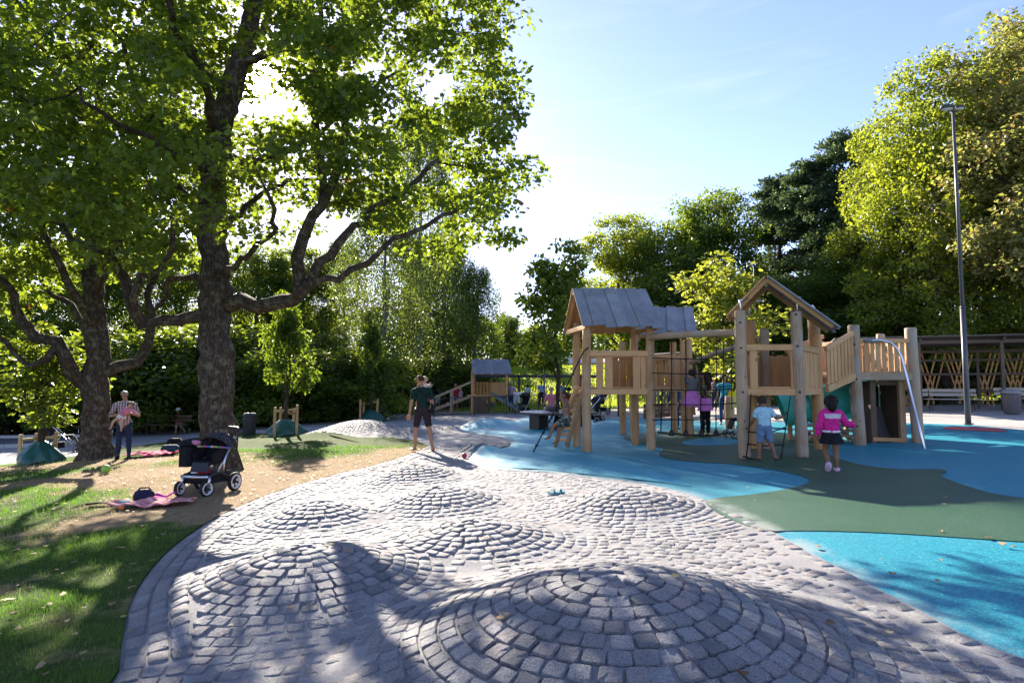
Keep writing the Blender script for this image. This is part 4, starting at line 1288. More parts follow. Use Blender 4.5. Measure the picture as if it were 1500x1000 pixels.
# middle and left
TT(K_OAK, 790, 74, 470, 'oak_tree', 'far rounded tree in the gap between the two woods, left of the young tree', L_DARK, group=W, wide=1.2)
TT(K_OAK, 745, 66, 455, 'oak_tree', 'far dark tree above the little slide house', L_DARK, group=W, wide=1.0)
TT(K_OAK, 855, 72, 490, 'oak_tree', 'far low tree behind the cream sun sail', L_MID, group=W, wide=1.3)
TT(K_BIRCH, 700, 50, 385, 'birch_tree', 'slim birch at the right end of the left-hand wood', L_DARK, bk=B_BIRCH, group=W, wide=1.1)
TT(K_BIRCH, 650, 51, 330, 'birch_tree', 'drooping birch behind the father in the dark green shirt', L_BIRCH, bk=B_BIRCH, group=W, wide=1.15)
TT(K_BIRCH, 562, 36, 262, 'birch_tree', 'tall birch with a pale trunk beside the parked bicycle', L_BIRCH, bk=B_BIRCH, group=W, wide=1.0)
TT(K_OAK, 640, 56, 340, 'oak_tree', 'dark oak behind the drooping birch and the father', L_DARK, group=W, wide=.9)
TT(K_BIRCH, 612, 43, 140, 'birch_tree', 'tallest birch, its top hidden by the crown of the biggest maple', L_BIRCH, bk=B_BIRCH, group=W, wide=.75)
TT(K_BIRCH, 500, 52, 345, 'birch_tree', 'loose hanging birch between the biggest maple and the pale-trunked one', L_BIRCH, bk=B_BIRCH, group=W, wide=1.1)
TT(K_ELM, 440, 50, 352, 'elm_tree', 'dark-trunked elm behind the staked sapling beside the green bag', L_MID, bk=B_DARK, group=W, wide=1.0)
TT(K_OAK, 375, 50, 350, 'oak_tree', 'oak with a dark straight trunk seen just right of the biggest maple', L_MID, group=W, wide=1.0)
TT(K_ELM, 255, 50, 350, 'elm_tree', 'elm seen between the two old maples', L_MID, group=W, wide=1.0)
TT(K_OAK, 150, 48, 340, 'oak_tree', 'oak straight behind the candelabra maple', L_DARK, group=W, wide=1.0)
TT(K_ELM, 40, 36, 345, 'elm_tree', 'elm behind the hedge at the left edge', L_MID, group=W, wide=1.0)
TT(K_OAK, -70, 40, 330, 'oak_tree', 'oak just outside the left edge behind the hedge', L_DARK, group=W, wide=1.0)
# bushes along the back of the path, left
HB = 'bushes behind the asphalt path'
for px, y, top, lab, lm in [(15, 31, 500, 'dark bush at the left edge behind the gravel strip', L_HEDGE), (100, 32, 488, 'dark bush behind the blue bin and the sapling', L_HEDGE), (190, 32, 480, 'dark bush right behind the man in the checked shirt', L_MID), (240, 31, 505, 'dark bush behind the running child in the hat', L_HEDGE), (290, 33, 470, 'dark bush half hidden by the biggest maple trunk', L_HEDGE),
                            (372, 34, 470, 'dark bush behind the grey bin', L_HEDGE), (430, 31, 505, 'leafy bush behind the staked sapling with the green bag', L_MID), (480, 32, 520, 'leafy bush between the two staked saplings on the right', L_HEDGE), (535, 33, 505, 'sunlit bush left of the pale birch trunk', L_MID), (600, 41, 520, 'dark bush behind the parked bicycle', L_HEDGE), (650, 43, 515, 'dark bush behind the mothers standing at the fence', L_HEDGE), (700, 45, 530, 'dark bush behind the ramp of the little slide house', L_HEDGE)]:
    TT(K_BUSH, px, y, top, 'bush', lab, lm, group=HB, cat='bush', wide=1.45)
# a far-off wood that closes the view between the trunks
def far_wood(name, pts, h, n, mat):
    s = np.array(pts, float)
    seg = np.hypot(*(s[1:, :2] - s[:-1, :2]).T); cum = np.concatenate([[0], np.cumsum(seg)])
    t = RNG.uniform(0, cum[-1], n); i = np.clip(np.searchsorted(cum, t) - 1, 0, len(seg) - 1)
    f = (t - cum[i]) / seg[i]
    c = s[i] * (1 - f[:, None]) + s[i + 1] * f[:, None]
    hh_ = c[:, 2] * (0.8 + .4 * vnoise(t, t * 0, 2.3, 77))
    z = hh_ * RNG.random(n) ** .8
    x = c[:, 0] + RNG.normal(0, 1.4, n); y = c[:, 1] + RNG.normal(0, 1.6, n)
    C = np.column_stack([x, y, h0(x, y) + z])
    cl = leaf_cloud(C, 26, .95, .7, .42, KITE, .35, .3, 5)
    o = link(name, leaf_mesh(name, cl, KITE), None, mat); o['kind'] = 'stuff'
    return o
far_wood('far_woods', [(-62, 40, 6), (-45, 52, 6), (-24, 58, 6), (-10, 62, 6), (-2, 70, 5), (6, 86, 3.5), (16, 72, 6), (28, 60, 9), (40, 52, 11), (60, 40, 11)], 8, 2600, L_DARK)
UW = far_wood('undergrowth', [(-40, 31, 2.2), (-24, 33.5, 2.5), (-12, 36, 2.4), (-7.5, 42, 2.4), (-5, 46, 2.2)], 2, 800, L_HEDGE)
far_wood('undergrowth', [(20, 38.5, 3.0), (27, 35.5, 3.2), (40, 33, 3.2)], 2, 420, L_HEDGE)

# young trees standing among the people
yt = T(K_NEAR, 817, 22.6, 352, 'young_tree', 'slender young tree growing through the round black bench', L_MID, B_DARK, cat='tree', wide=.95)
T(K_YOUNG, 1062, 24.5, 366, 'young_tree', 'bright yellow-green young tree behind the rope net', L_YOUNG, B_DARK, cat='tree', wide=1.35)
# ------------------------------------------------------------------ timber play structures
W_POST = wood('weathered_log', [(0.25, (0.19, 0.10, 0.045)), (0.5, (0.46, 0.265, 0.125)), (0.75, (0.60, 0.39, 0.21))], 0.75, 0.7, (0.46, 0.32, 0.20))
W_GREYPOST = wood('grey_log', [(0.25, (0.16, 0.10, 0.06)), (0.5, (0.40, 0.275, 0.17)), (0.75, (0.53, 0.39, 0.26))], 0.8, 0.7, (0.36, 0.31, 0.25))
W_BOARD = wood('robinia_board', [(0.25, (0.26, 0.12, 0.045)), (0.5, (0.53, 0.29, 0.125)), (0.75, (0.66, 0.40, 0.195))], 0.65, 1.0)
W_ORANGE = wood('orange_board', [(0.25, (0.26, 0.125, 0.045)), (0.5, (0.46, 0.25, 0.10)), (0.75, (0.58, 0.35, 0.16))], 0.6, 1.0)  # sunlit orange of posts and roof undersides put into the wood colour
W_ROOF = wood('silvered_board', [(0.25, (0.115, 0.125, 0.145)), (0.5, (0.225, 0.24, 0.27)), (0.75, (0.33, 0.345, 0.375))], 0.8, 1.2, (0.17, 0.18, 0.19))
W_DARK = wood('dark_board', [(0.25, (0.05, 0.032, 0.02)), (0.5, (0.11, 0.07, 0.045)), (0.75, (0.17, 0.115, 0.075))], 0.75, 1.0)
M_STEEL = plain('brushed_steel', (0.62, 0.63, 0.65), 0.28, 1.0, 0.5, 0.06, 30)
M_BOLT = plain('bolt_cap', (0.02, 0.02, 0.022), 0.5, 0.0)
M_ROPE = plain('black_rope', (0.014, 0.014, 0.016), 0.8, 0.0, 0.3, 0.4, 60, 0.5)
M_BLACK = plain('black_paint', (0.012, 0.012, 0.014), 0.42, 0.0, 0.45, 0.3, 20)
M_PLASTIC = plain('sea_green_plastic', (0.05, 0.42, 0.34), 0.38, 0.0, 0.45, 0.15, 3)
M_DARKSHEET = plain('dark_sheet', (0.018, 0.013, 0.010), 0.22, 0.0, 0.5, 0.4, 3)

def GP(px, py, f=HR):
    p = at(px, py, f); return Vector((p.x, p.y, float(f(p.x, p.y))))
def zat(py, y):                      # world height of pixel row py at depth y
    return P(750, py, y).z
def log_post(root, foot, top_z, r, mat, lean=(0, 0), bolts=(), name='post'):
    f = Vector(foot); t = Vector((f.x + lean[0], f.y + lean[1], top_z))
    m = MB(); m.log((f.x, f.y, f.z - 0.25), t, r, 12, 0.035, 0.018)
    o = m.build(name, mat, root)
    for z in bolts:
        b = MB(); k = (z - f.z) / (t.z - f.z); c = f + (t - f) * k
        d = (EYE - c); d.z = 0; d.normalize()
        b.tube([c + d * (r * .8), c + d * (r * 1.02 + .006)], [.026, .022], 8)
        b.build('bolt', M_BOLT, o)
    return o
def roof_slope(root, ridge_a, ridge_b, eave_a, eave_b, n, mat, th=0.028, over=0.03, name='roof_board', gap=0.012, rag=0.05):
    """boards side by side from ridge to eave, their lower ends uneven"""
    ra, rb, ea, eb = map(Vector, (ridge_a, ridge_b, eave_a, eave_b))
    nrm = (rb - ra).cross(ea - ra).normalized()
    if nrm.z < 0: nrm = -nrm
    for i in range(n):
        t0, t1 = (i) / n, (i + 1) / n
        t = (t0 + t1) / 2
        a = ra + (rb - ra) * t; b = ea + (eb - ea) * t
        w = ((rb - ra).length + (eb - ea).length) / 2 / n
        d = (b - a).normalized()
        lift = nrm * (th * .5 + (th * .9 if i % 2 else 0) + random.uniform(0, .006))
        m = MB()
        m.beam(a + lift + d * random.uniform(-.01, .03), b + lift + d * random.uniform(-rag, rag), w * (1.10 if i % 2 else 1.0) - gap, th, nrm, 0.005)
        m.build(name, mat, root)
def board_row(root, a, b, z0, z1, n, w, th, mat, name='wall_board', gapvar=0.01, skip=()):
    """upright boards along the line a-b"""
    a, b = Vector((a[0], a[1], 0)), Vector((b[0], b[1], 0))
    d = (b - a).normalized(); s = Vector((d.y, -d.x, 0))
    for i in range(n):
        if i in skip: continue
        c = a + (b - a) * ((i + .5) / n) + d * random.uniform(-gapvar, gapvar)
        m = MB(); m.beam((c.x, c.y, z0 + random.uniform(-.01, .01)), (c.x, c.y, z1 + random.uniform(-.015, .015)), w * random.uniform(.93, 1.04), th, s, 0.005)
        m.build(name, mat, root)
def rail(root, a, b, w, h, mat, name='rail', ext=0.0):
    a, b = Vector(a), Vector(b); d = (b - a).normalized()
    m = MB(); m.beam(a - d * ext, b + d * ext, w, h, (0, 0, 1), 0.008); return m.build(name, mat, root)
def off(a, b, t, k=0.0):
    """point a fraction t along a-b, pushed k sideways (towards the viewer if k > 0)"""
    a, b = Vector(a), Vector(b); d = (b - a); s = Vector((d.y, -d.x, 0)).normalized()
    if s.y > 0: s = -s
    return a + d * t + s * k

# ---- left tower with the steep silvered roof
A1, A2, A3, A4 = GP(858, 658), GP(951, 656), GP(928, 648), GP(843, 650)
A4 = Vector((1.62, 15.75, 0.06)); A3 = Vector((3.08, 15.75, 0.1)); A1 = Vector((1.72, 14.45, 0.06)); A2 = Vector((3.20, 14.50, 0.11))
ta = empty('play_tower', (2.4, 15.1, 0.08), 'left play tower with steep bluish board roof and leaning plank', 'play tower', 'timber play towers')
for p, top in ((A1, zat(479, 14.45)), (A2, zat(470, 14.5)), (A3, zat(476, 15.75)), (A4, zat(473, 15.75))):
    log_post(ta, p, top, .105 if p in (A1, A2) else .10, W_POST, (random.uniform(-.04, .04), 0))
zf = 1.42                                # platform
rail(ta, off(A1, A2, 0, .03) + Vector((0, 0, zf - A1.z)), off(A1, A2, 1, .03) + Vector((0, 0, zf - A2.z)), .07, .13, W_BOARD, 'platform_beam', -.02)
rail(ta, Vector((A4.x, A4.y, zf)), Vector((A3.x, A3.y, zf)), .07, .13, W_BOARD, 'platform_beam')
rail(ta, Vector((A1.x, A1.y, zf - .02)), Vector((A4.x, A4.y, zf - .02)), .07, .13, W_BOARD, 'platform_beam')
rail(ta, Vector((A2.x, A2.y, zf - .02)), Vector((A3.x, A3.y, zf - .02)), .07, .13, W_BOARD, 'platform_beam')
for i in range(8):
    t = (i + .5) / 8
    rail(ta, A1.lerp(A4, t) * 1 + Vector((0, 0, zf + .09 - .06)), A2.lerp(A3, t) + Vector((0, 0, zf + .03 - .05)), .15, .035, W_BOARD, 'floor_board')
zr = 2.30
for a, b in ((A1, A2), (A4, A3)):
    rail(ta, (a.x, a.y - .02, zr), (b.x, b.y - .02, zr), .10, .13, W_BOARD, 'rail', .02)
rail(ta, (A2.x, A2.y, zr - .03), (A3.x, A3.y, zr - .03), .08, .11, W_BOARD, 'rail')
board_row(ta, A1.lerp(A2, .14), A1.lerp(A2, .42), zf + .07, zr - .05, 2, .165, .03, W_BOARD)
board_row(ta, A1.lerp(A2, .72), A1.lerp(A2, .96), zf + .07, zr - .05, 2, .165, .03, W_BOARD)
board_row(ta, A4.lerp(A3, .48), A4.lerp(A3, .98), zf + .05, zr - .05, 4, .17, .03, W_BOARD)
board_row(ta, A1.lerp(A4, .15), A1.lerp(A4, .4), zf + .05, zr - .05, 2, .14, .03, W_BOARD)
board_row(ta, A2.lerp(A3, .1), A2.lerp(A3, .95), zf + .05, zr - .08, 6, .16, .03, W_BOARD)
Rz = 3.86
rA, rB = P(838, 423, 15.1), P(946, 425, 15.15)
eA, eB = P(853, 479, 14.15), P(972, 480, 14.2)
bA, bB = P(824, 489, 16.1), P(932, 489, 16.15)
roof_slope(ta, rA, rB, eA, eB, 7, W_ROOF, rag=.05)
roof_slope(ta, rA, rB, bA, bB, 7, W_ORANGE, rag=.05)  # the backlit glow of the underside is put into the board colour
for a, b in ((rA, eA), (rA, bA), (rB, eB), (rB, bB)):
    s = (a - b).normalized()
    m = MB(); k = Vector((.10 if a is rA else -.12, 0, -.05)); m.beam(a + k - s * .05, b + k + s * .1, .06, .09, (0, 0, 1)); m.build('rafter', W_BOARD, ta)
m = MB(); m.beam(rA + Vector((.02, 0, -.09)), rB + Vector((-.02, 0, -.09)), .07, .12); m.build('ridge_beam', W_BOARD, ta)
for t_, dz in ((0, -.0), (1, 0)):
    a = eA.lerp(eB, t_ * .9 + .05); b = bA.lerp(bB, t_ * .9 + .05)
    m = MB(); m.beam(a + Vector((0, .12, .02)), b + Vector((0, -.12, .02)), .06, .10); m.build('tie_beam', W_BOARD, ta)
# leaning plank with side logs
pa, pb = Vector((1.25, 14.15, .06)), Vector((1.70, 14.35, zf + .08))
pl0, pl1 = GP(822, 654), P(853, 566, 14.55)
for dx in (-.20, .10):
    m = MB(); a = pl0 + Vector((dx + .05, 0, .03)); b = pl1 + Vector((dx * .55, .1, 0))
    m.log(a, b, .06, 10); m.build('ramp_log', W_POST if dx > 0 else W_BOARD, ta)
for i in range(9):
    t = (i + .8) / 10
    a = pl0 + Vector((-.15, 0, .06)); b = pl0 + Vector((.15, 0, .06)); c = pl1 + Vector((-.11, .1, .03)); d = pl1 + Vector((.055, .1, .03))
    m = MB(); m.beam(a.lerp(c, t), b.lerp(d, t), .13, .03, (-.6, -.3, .8)); m.build('ramp_board', W_BOARD, ta)
m = MB()
for dx in (-.16, .13):
    q = pl0 + Vector((dx, 0, 0)); m.tube([q + Vector((0, 0, -.05)), q + Vector((0, .02, .22))], .022, 6)
m.build('ramp_foot', M_STEEL, ta)

# ---- rear tower
tb = empty('play_tower', (4.3, 18.0, .15), 'rear play tower, its bluish roof peeking out behind the left tower', 'play tower', 'timber play towers')
B1, B2 = Vector((3.35, 17.3, .12)), Vector((4.92, 17.4, .17)); B3, B4 = Vector((4.85, 18.8, .17)), Vector((3.3, 18.7, .12))
for p in (B1, B2, B3, B4): log_post(tb, p, 2.85, .10, W_POST)
m = MB(); m.beam((4.74, 17.38, .1), (4.74, 17.38, 2.8), .12, .10, (0, 1, 0)); m.build('post_board', W_ORANGE, tb)
for a, b in ((B1, B2), (B2, B3), (B4, B3), (B1, B4)):
    rail(tb, (a.x, a.y, 1.45), (b.x, b.y, 1.45), .07, .13, W_BOARD, 'platform_beam')
    rail(tb, (a.x, a.y, 2.36), (b.x, b.y, 2.36), .09, .11, W_BOARD, 'rail')
board_row(tb, B1.lerp(B2, .62), B1.lerp(B2, .97), 1.5, 2.32, 3, .17, .03, W_BOARD)
board_row(tb, B4.lerp(B3, .3), B4.lerp(B3, .95), 1.5, 2.32, 5, .17, .03, W_BOARD)
for i in range(7):
    t = (i + .5) / 7; rail(tb, B1.lerp(B4, t) + Vector((0, 0, 1.40)), B2.lerp(B3, t) + Vector((0, 0, 1.36)), .17, .035, W_BOARD, 'floor_board')
ra, rb = P(940, 451, 18.1), P(1013, 451, 18.2); ea, eb = P(934, 490, 17.1), P(1020, 487, 17.2)
roof_slope(tb, ra, rb, ea, eb, 6, W_ROOF)
roof_slope(tb, ra, rb, P(930, 496, 19.2), P(1003, 494, 19.3), 6, W_ORANGE)
for t in (.08, .92):
    a, b, c = ra.lerp(rb, t), ea.lerp(eb, t), P(930, 496, 19.2).lerp(P(1003, 494, 19.3), t)
    for q in (b, c):
        m = MB(); m.beam(a + Vector((0, 0, -.05)), q + Vector((0, 0, -.05)), .06, .09); m.build('rafter', W_BOARD, tb)

# ---- logs that tie the towers together
def cross_log(name, a, b, r, label, mat=W_GREYPOST):
    o = empty(name, (Vector(a) + Vector(b)) / 2, label, 'beam')
    m = MB(); m.log(a, b, r, 12, .03, .02); m.build('log', mat, o); 
    for e, d in ((a, 1), (b, -1)):
        c = Vector(a).lerp(Vector(b), .02 if d == 1 else .98)
        q = MB(); q.tube([c + Vector((0, -r * .9, 0)), c + Vector((0, -r - .012, 0))], [.024, .02], 8); q.build('bolt', M_BOLT, o)
C1 = Vector((4.57, 12.4, .15)); C2 = Vector((5.66, 12.30, .19)); C3 = Vector((6.60, 13.5, .22)); C4 = Vector((5.62, 13.9, .19)); C5 = Vector((5.35, 14.0, .18))
cross_log('climbing_beam', A2 + Vector((-.03, -.12, zat(494, 14.4) - A2.z)), C1 + Vector((-.02, .05, zat(487, 12.45) - C1.z)), .075, 'long round log joining the left tower to the tilted gable tower')
cross_log('hand_beam', (4.92, 17.2, zat(531, 17.2)), C4 + Vector((-.1, 0, zat(497, 13.9) - C4.z)), .06, 'sloping round log behind the rope net')

# ---- middle tower with the tilted gable
tcw = empty('play_tower', (5.6, 13.0, .18), 'middle play tower with tilted open gable roof held on bent steel pipes', 'play tower', 'timber play towers')
log_post(tcw, C1, zat(455, 12.4), .115, W_GREYPOST, (-.03, 0), (zat(473, 12.4), zat(510, 12.4), zat(574, 12.4)))
log_post(tcw, C2, zat(456, 12.3), .11, W_GREYPOST, (-.05, 0), (zat(461, 12.3), zat(507, 12.3), zat(574, 12.3)))
log_post(tcw, C3, zat(465, 13.5), .125, W_ORANGE, (-.07, 0))  # the sun on this post is put into its orange colour
log_post(tcw, C4, zat(482, 13.9), .10, W_GREYPOST, (0, 0))
log_post(tcw, C5, zat(470, 14.0), .12, W_ORANGE, (0, 0))
zc = zat(574, 12.4)
loop = [C1, C2, C3, C4, C5]
for i, (a, b) in enumerate(((C1, C2), (C2, C3), (C3, C4), (C4, C5), (C5, C1))):
    rail(tcw, (a.x, a.y, zc), (b.x, b.y, zc + (.0 if i else 0)), .09 if i != 1 else .10, .13, W_BOARD, 'platform_beam', -.04)
    if i != 2: rail(tcw, (a.x, a.y, zat(509, 12.4)), (b.x, b.y, zat(509, 12.4) - (.02 if i == 1 else 0)), .09, .12, W_BOARD, 'rail', -.04)
for i in range(8):
    t = (i + .5) / 8
    a = C1.lerp(C5, t); b = C2.lerp(C3, t)
    rail(tcw, (a.x + .1, a.y, zc + .085), (b.x - .05, b.y, zc + .085), .15, .035, W_BOARD, 'floor_board')
zr = zat(509, 12.4)
board_row(tcw, C1.lerp(C2, .12), C1.lerp(C2, .27), zc + .07, zr - .05, 1, .15, .03, W_BOARD)
board_row(tcw, C1.lerp(C2, .82), C1.lerp(C2, .95), zc + .07, zr - .05, 1, .14, .03, W_BOARD)
board_row(tcw, C2.lerp(C3, .04), C2.lerp(C3, .96), zc + .05, zr - .05, 9, .125, .028, W_BOARD)
board_row(tcw, C5.lerp(C4, .0), C4.lerp(C3, .55), zc + .05, zr - .1, 8, .13, .028, W_ORANGE)
board_row(tcw, C1.lerp(C5, .3), C1.lerp(C5, .95), zc + .05, zr - .1, 5, .2, .03, W_BOARD)
ap = P(1123, 404, 12.15); rdir = Vector((.50, 1.25, -.02)); ap2 = ap + rdir
el = P(1067, 462, 12.55); er = P(1229, 479, 11.95)
roof_slope(tcw, ap, ap2, el, el + rdir, 8, W_ORANGE, rag=.03)
roof_slope(tcw, ap, ap2, er, er + rdir, 8, W_ROOF, rag=.03)
for q in (el, er):
    for k in (.12, .88):
        a = ap + rdir * k + Vector((0, 0, -.045)); b = q + rdir * k + Vector((0, 0, -.045))
        m = MB(); m.beam(a, a.lerp(b, .93), .06, .08); m.build('rafter', W_BOARD, tcw)
for c, q in ((C1, P(1100, 440, 12.5)), (C2, P(1172, 440, 12.5)), (C3, P(1190, 452, 13.2)), (C5, P(1118, 445, 13.6))):
    t0 = Vector((c.x, c.y, c.z)); tz = zat(458, c.y) if c is not C3 else zat(468, c.y)
    m = MB(); top = Vector((c.x - .02, c.y, tz))
    m.tube([top + Vector((0, 0, -.12)), top + Vector((0, 0, .16)), top + Vector((-.02, .0, .24)), Vector((q.x, q.y, q.z + .06))], .022, 8); m.build('roof_bracket', M_STEEL, tcw)

# ---- slide platform on the right
td = empty('slide_platform', (8.6, 14.8, .27), 'right play platform with pale slatted railing and dark tunnel beneath', 'play platform', 'timber play towers')
D1 = Vector((7.78, 14.1, .255)); D2 = Vector((9.12, 14.15, .295)); D3 = Vector((9.3, 15.75, .3)); D4 = Vector((7.75, 15.7, .255))
log_post(td, D1, zat(476, 14.1), .125, W_GREYPOST, (-.06, 0), (zat(505, 14.1), zat(555, 14.1)))
log_post(td, D2, zat(480, 14.15), .125, W_GREYPOST, (-.08, 0))
log_post(td, D3, zat(489, 15.75), .10, W_GREYPOST); log_post(td, D4, zat(500, 15.7), .10, W_GREYPOST)
zd = zat(551, 14.1); zt = zat(499, 14.1)
for a, b in ((D1, D2), (D2, D3), (D4, D3), (D1, D4)):
    rail(td, (a.x, a.y - .02, zd), (b.x, b.y - .02, zd), .10, .17, W_GREYPOST, 'platform_beam', -.03)
    rail(td, (a.x, a.y - .02, zt), (b.x, b.y - .02, zt), .09, .10, W_BOARD, 'rail', -.03)
board_row(td, D1.lerp(D2, .10), D1.lerp(D2, .93), zd + .09, zt - .05, 8, .105, .028, W_BOARD, 'railing_board')
board_row(td, D4.lerp(D3, .05), D4.lerp(D3, .95), zd + .09, zt - .05, 10, .105, .028, W_BOARD, 'railing_board')
board_row(td, D2.lerp(D3, .1), D2.lerp(D3, .9), zd + .09, zt - .05, 9, .105, .028, W_BOARD, 'railing_board')
for i in range(9):
    t = (i + .5) / 9; a = D1.lerp(D4, t); b = D2.lerp(D3, t)
    rail(td, (a.x, a.y, zd + .10), (b.x, b.y, zd + .10), .16, .035, W_BOARD, 'floor_board')
# bridge from the middle tower up to the platform
E1 = Vector((C3.x + .15, C3.y - .05, 0)); E2 = Vector((D1.x - .1, D1.y - .06, 0))
zb0, zb1 = zc + .05, zd
E1b = E1 + Vector((-.5, .8, 0)); E2b = E2 + Vector((-.1, 1.2, 0))
for a, b, nm in ((E1, E2, 0), (E1b, E2b, 1)):
    rail(td, (a.x, a.y, zb0), (b.x, b.y, zb1), .08, .15, W_BOARD, 'bridge_beam')
    rail(td, (a.x, a.y, zb0 + .86), (b.x, b.y, zb1 + .98), .08, .10, W_BOARD, 'bridge_rail')
    for i in range(8):
        t = (i + .5) / 8; c = a.lerp(b, t)
        z0 = zb0 + (zb1 - zb0) * t
        m = MB(); m.beam((c.x, c.y, z0 + .08), (c.x, c.y, z0 + .84 + .1 * t), .105, .028, (b - a).cross(Vector((0, 0, 1)))); m.build('railing_board', W_BOARD, td)
for i in range(9):
    t = (i + .5) / 9; a = E1.lerp(E2, t); b = E1b.lerp(E2b, t); z = zb0 + (zb1 - zb0) * t + .10
    rail(td, (a.x, a.y, z), (b.x, b.y, z), .14, .035, W_BOARD, 'bridge_board')
# dark tunnel mouth under the platform
fx0, fx1 = P(1279, 600, 14.35).x, P(1322, 600, 14.35).x
zg = .28
for x in (fx0 + .0, fx1):
    m = MB(); m.beam((x, 14.38, zg - .1), (x, 14.38, zd - .09), .13, .10, (0, 1, 0)); m.build('tunnel_post', W_DARK if x < 8.4 else W_POST, td)
m = MB(); m.beam((fx0 - .05, 14.36, zg + .07), (fx1 + .06, 14.36, zg + .04), .10, .09); m.build('tunnel_sill', W_BOARD, td)
m = MB(); m.beam((fx0 + .06, 14.40, zd - .15), (fx1 - .06, 14.40, zd - .15), .05, .10); m.build('tunnel_lintel', W_DARK, td)
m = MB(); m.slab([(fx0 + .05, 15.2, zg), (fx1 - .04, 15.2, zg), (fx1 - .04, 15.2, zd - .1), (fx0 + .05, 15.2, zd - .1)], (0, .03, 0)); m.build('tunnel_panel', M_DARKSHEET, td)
for x in (fx0 - .02, fx1 - .01):
    m = MB(); m.slab([(x, 14.44, zg), (x, 15.19, zg), (x, 15.19, zd - .1), (x, 14.44, zd - .1)], (.03, 0, 0)); m.build('tunnel_panel', W_DARK, td)
m = MB(); n_ = 12
pts = []
for i in range(n_ + 1):
    t = i / n_; pts.append((fx0 + .2 + (fx1 - fx0 - .35) * .5, 14.6 + .5 * t, zg + .03 + .75 * t * t))
for p, q in zip(pts, pts[1:]):
    n0 = len(m.v); w = (fx1 - fx0) * .38
    m.v += [Vector((p[0] - w, p[1], p[2])), Vector((p[0] + w, p[1], p[2])), Vector((q[0] + w, q[1], q[2])), Vector((q[0] - w, q[1], q[2]))]
    m.face((n0, n0 + 1, n0 + 2, n0 + 3), [(0, 0)] * 4, True)
m.build('tunnel_slide', plain('dull_steel', (0.20, 0.18, 0.165), .4, .6), td)
# curved steel pole from the railing down to the ground
cp = [P(1268, 499, 14.05), P(1290, 498, 14.0), P(1304, 501, 13.95), P(1314, 510, 13.9), P(1321, 524, 13.85), P(1330, 560, 13.75), P(1342, 610, 13.6), GP(1355, 656) + Vector((0, 0, -.05))]
m = MB(); m.tube(cp, .03, 10); m.build('steel_pole', M_STEEL, td)
m = MB(); m.tube([cp[0] + Vector((-.05, 0, 0)), cp[0] + Vector((.25, 0, 0))], .05, 10); m.build('pole_sleeve', plain('grey_sleeve', (.18, .18, .18), .5), td)

# sea-green tube slide behind
ts = empty('tube_slide', (8.3, 17.0, .28), 'sea-green plastic tube slide under the right play platform', 'slide')
pth = [(7.9, 15.9, 1.5), (8.0, 16.6, 1.3), (8.1, 17.3, 1.12), (7.7, 17.9, 0.98), (7.1, 17.7, 0.9), (6.85, 17.1, .84), (6.8, 16.6, .78)]
pth = [P(1245, 575, 16.0), P(1262, 578, 16.0)]
m = MB(); m.tube([(6.75, 15.75, .95), (7.3, 15.6, 1.12), (7.9, 15.55, 1.12), (8.5, 15.7, 1.18), (8.9, 16.2, 1.35)], [.43, .46, .46, .45, .44], 22, False); m.build('tube', M_PLASTIC, ts)
for q, q2 in (((7.25, 15.61, 1.10), (7.31, 15.6, 1.12)), ((8.2, 15.61, 1.15), (8.26, 15.63, 1.15))):
    m = MB(); m.tube([q, q2], .485, 22, False); m.build('tube_flange', plain('dark_green_plastic', (0.02, .16, .14), .45), ts)
for x in (6.9, 8.3):
    m = MB(); m.beam((x, 15.65, .2), (x, 15.65, .72), .09, .09, (0, 1, 0)); m.build('slide_leg', W_POST, ts)
# low slatted step behind the girl
st = empty('step_bench', (7.6, 15.2, .26), 'low slatted wooden step under the sea-green tube slide', 'step')
for i in range(3):
    rail(st, (7.0, 14.9 + .22 * i, .36 + .11 * i), (8.15, 14.95 + .22 * i, .37 + .11 * i), .16, .05, W_GREYPOST, 'step_board')
for x in (7.15, 8.0):
    m = MB(); m.beam((x, 14.85, .27), (x, 15.45, .5), .06, .10); m.build('step_side', W_GREYPOST, st)
# timber wall behind the left half of the net, seen through the platform
tw_ = empty('timber_post', (7.0, 19.0, .2), 'short thick timber post standing alone behind the rope net', 'post')
p = GP(1070, 628); tw_.location = p
log_post(tw_, p, p.z + 1.0, .15, W_POST, name='post_log')

# ---- rope net between the towers
nt = empty('climbing_net', (4.1, 14.0, .12), 'black rope climbing net hanging between the left and middle towers', 'climbing net')
yn = 14.3
def npt(px, py, dy=0): return P(px, py, yn + dy)
cols = [983.6, 1004.5, 1027, 1049]; rowsy = [524, 546, 569.5, 591, 613]
NETK = []
def rope(name, pts, r=.012): m = MB(); m.tube(pts, r, 6); return m.build(name, M_ROPE, nt)
for i, cx in enumerate(cols):
    rope('rope', [npt(cx, 492 - i * .8, -.1 * i), npt(cx + .6, 540, -.1 * i), npt(cx - .6, 590, -.1 * i), npt(cx, 634, -.1 * i)])
for ry in rowsy:
    sag = lambda k: 1.6 * math.sin(math.pi * k)
    a = npt(956, ry + (2 if ry > 560 else 0)); b = C1 + Vector((-.1, .05, zat(ry - 1, 12.45) - C1.z))
    pts = [a]
    for i, cx in enumerate(cols): pts.append(npt(cx, ry + sag((cx - 956) / 125), -.1 * i))
    pts.append(b); rope('rope', pts)
bl = [npt(963, 633), npt(983.6, 635), npt(1004.5, 637), npt(1027, 637.5, -.2), npt(1049, 637, -.3), npt(1075, 633, -.4)]
rope('ground_rope', bl, .02)
rope('rope', [npt(970, 569), npt(969, 600), npt(968, 631)], .016)
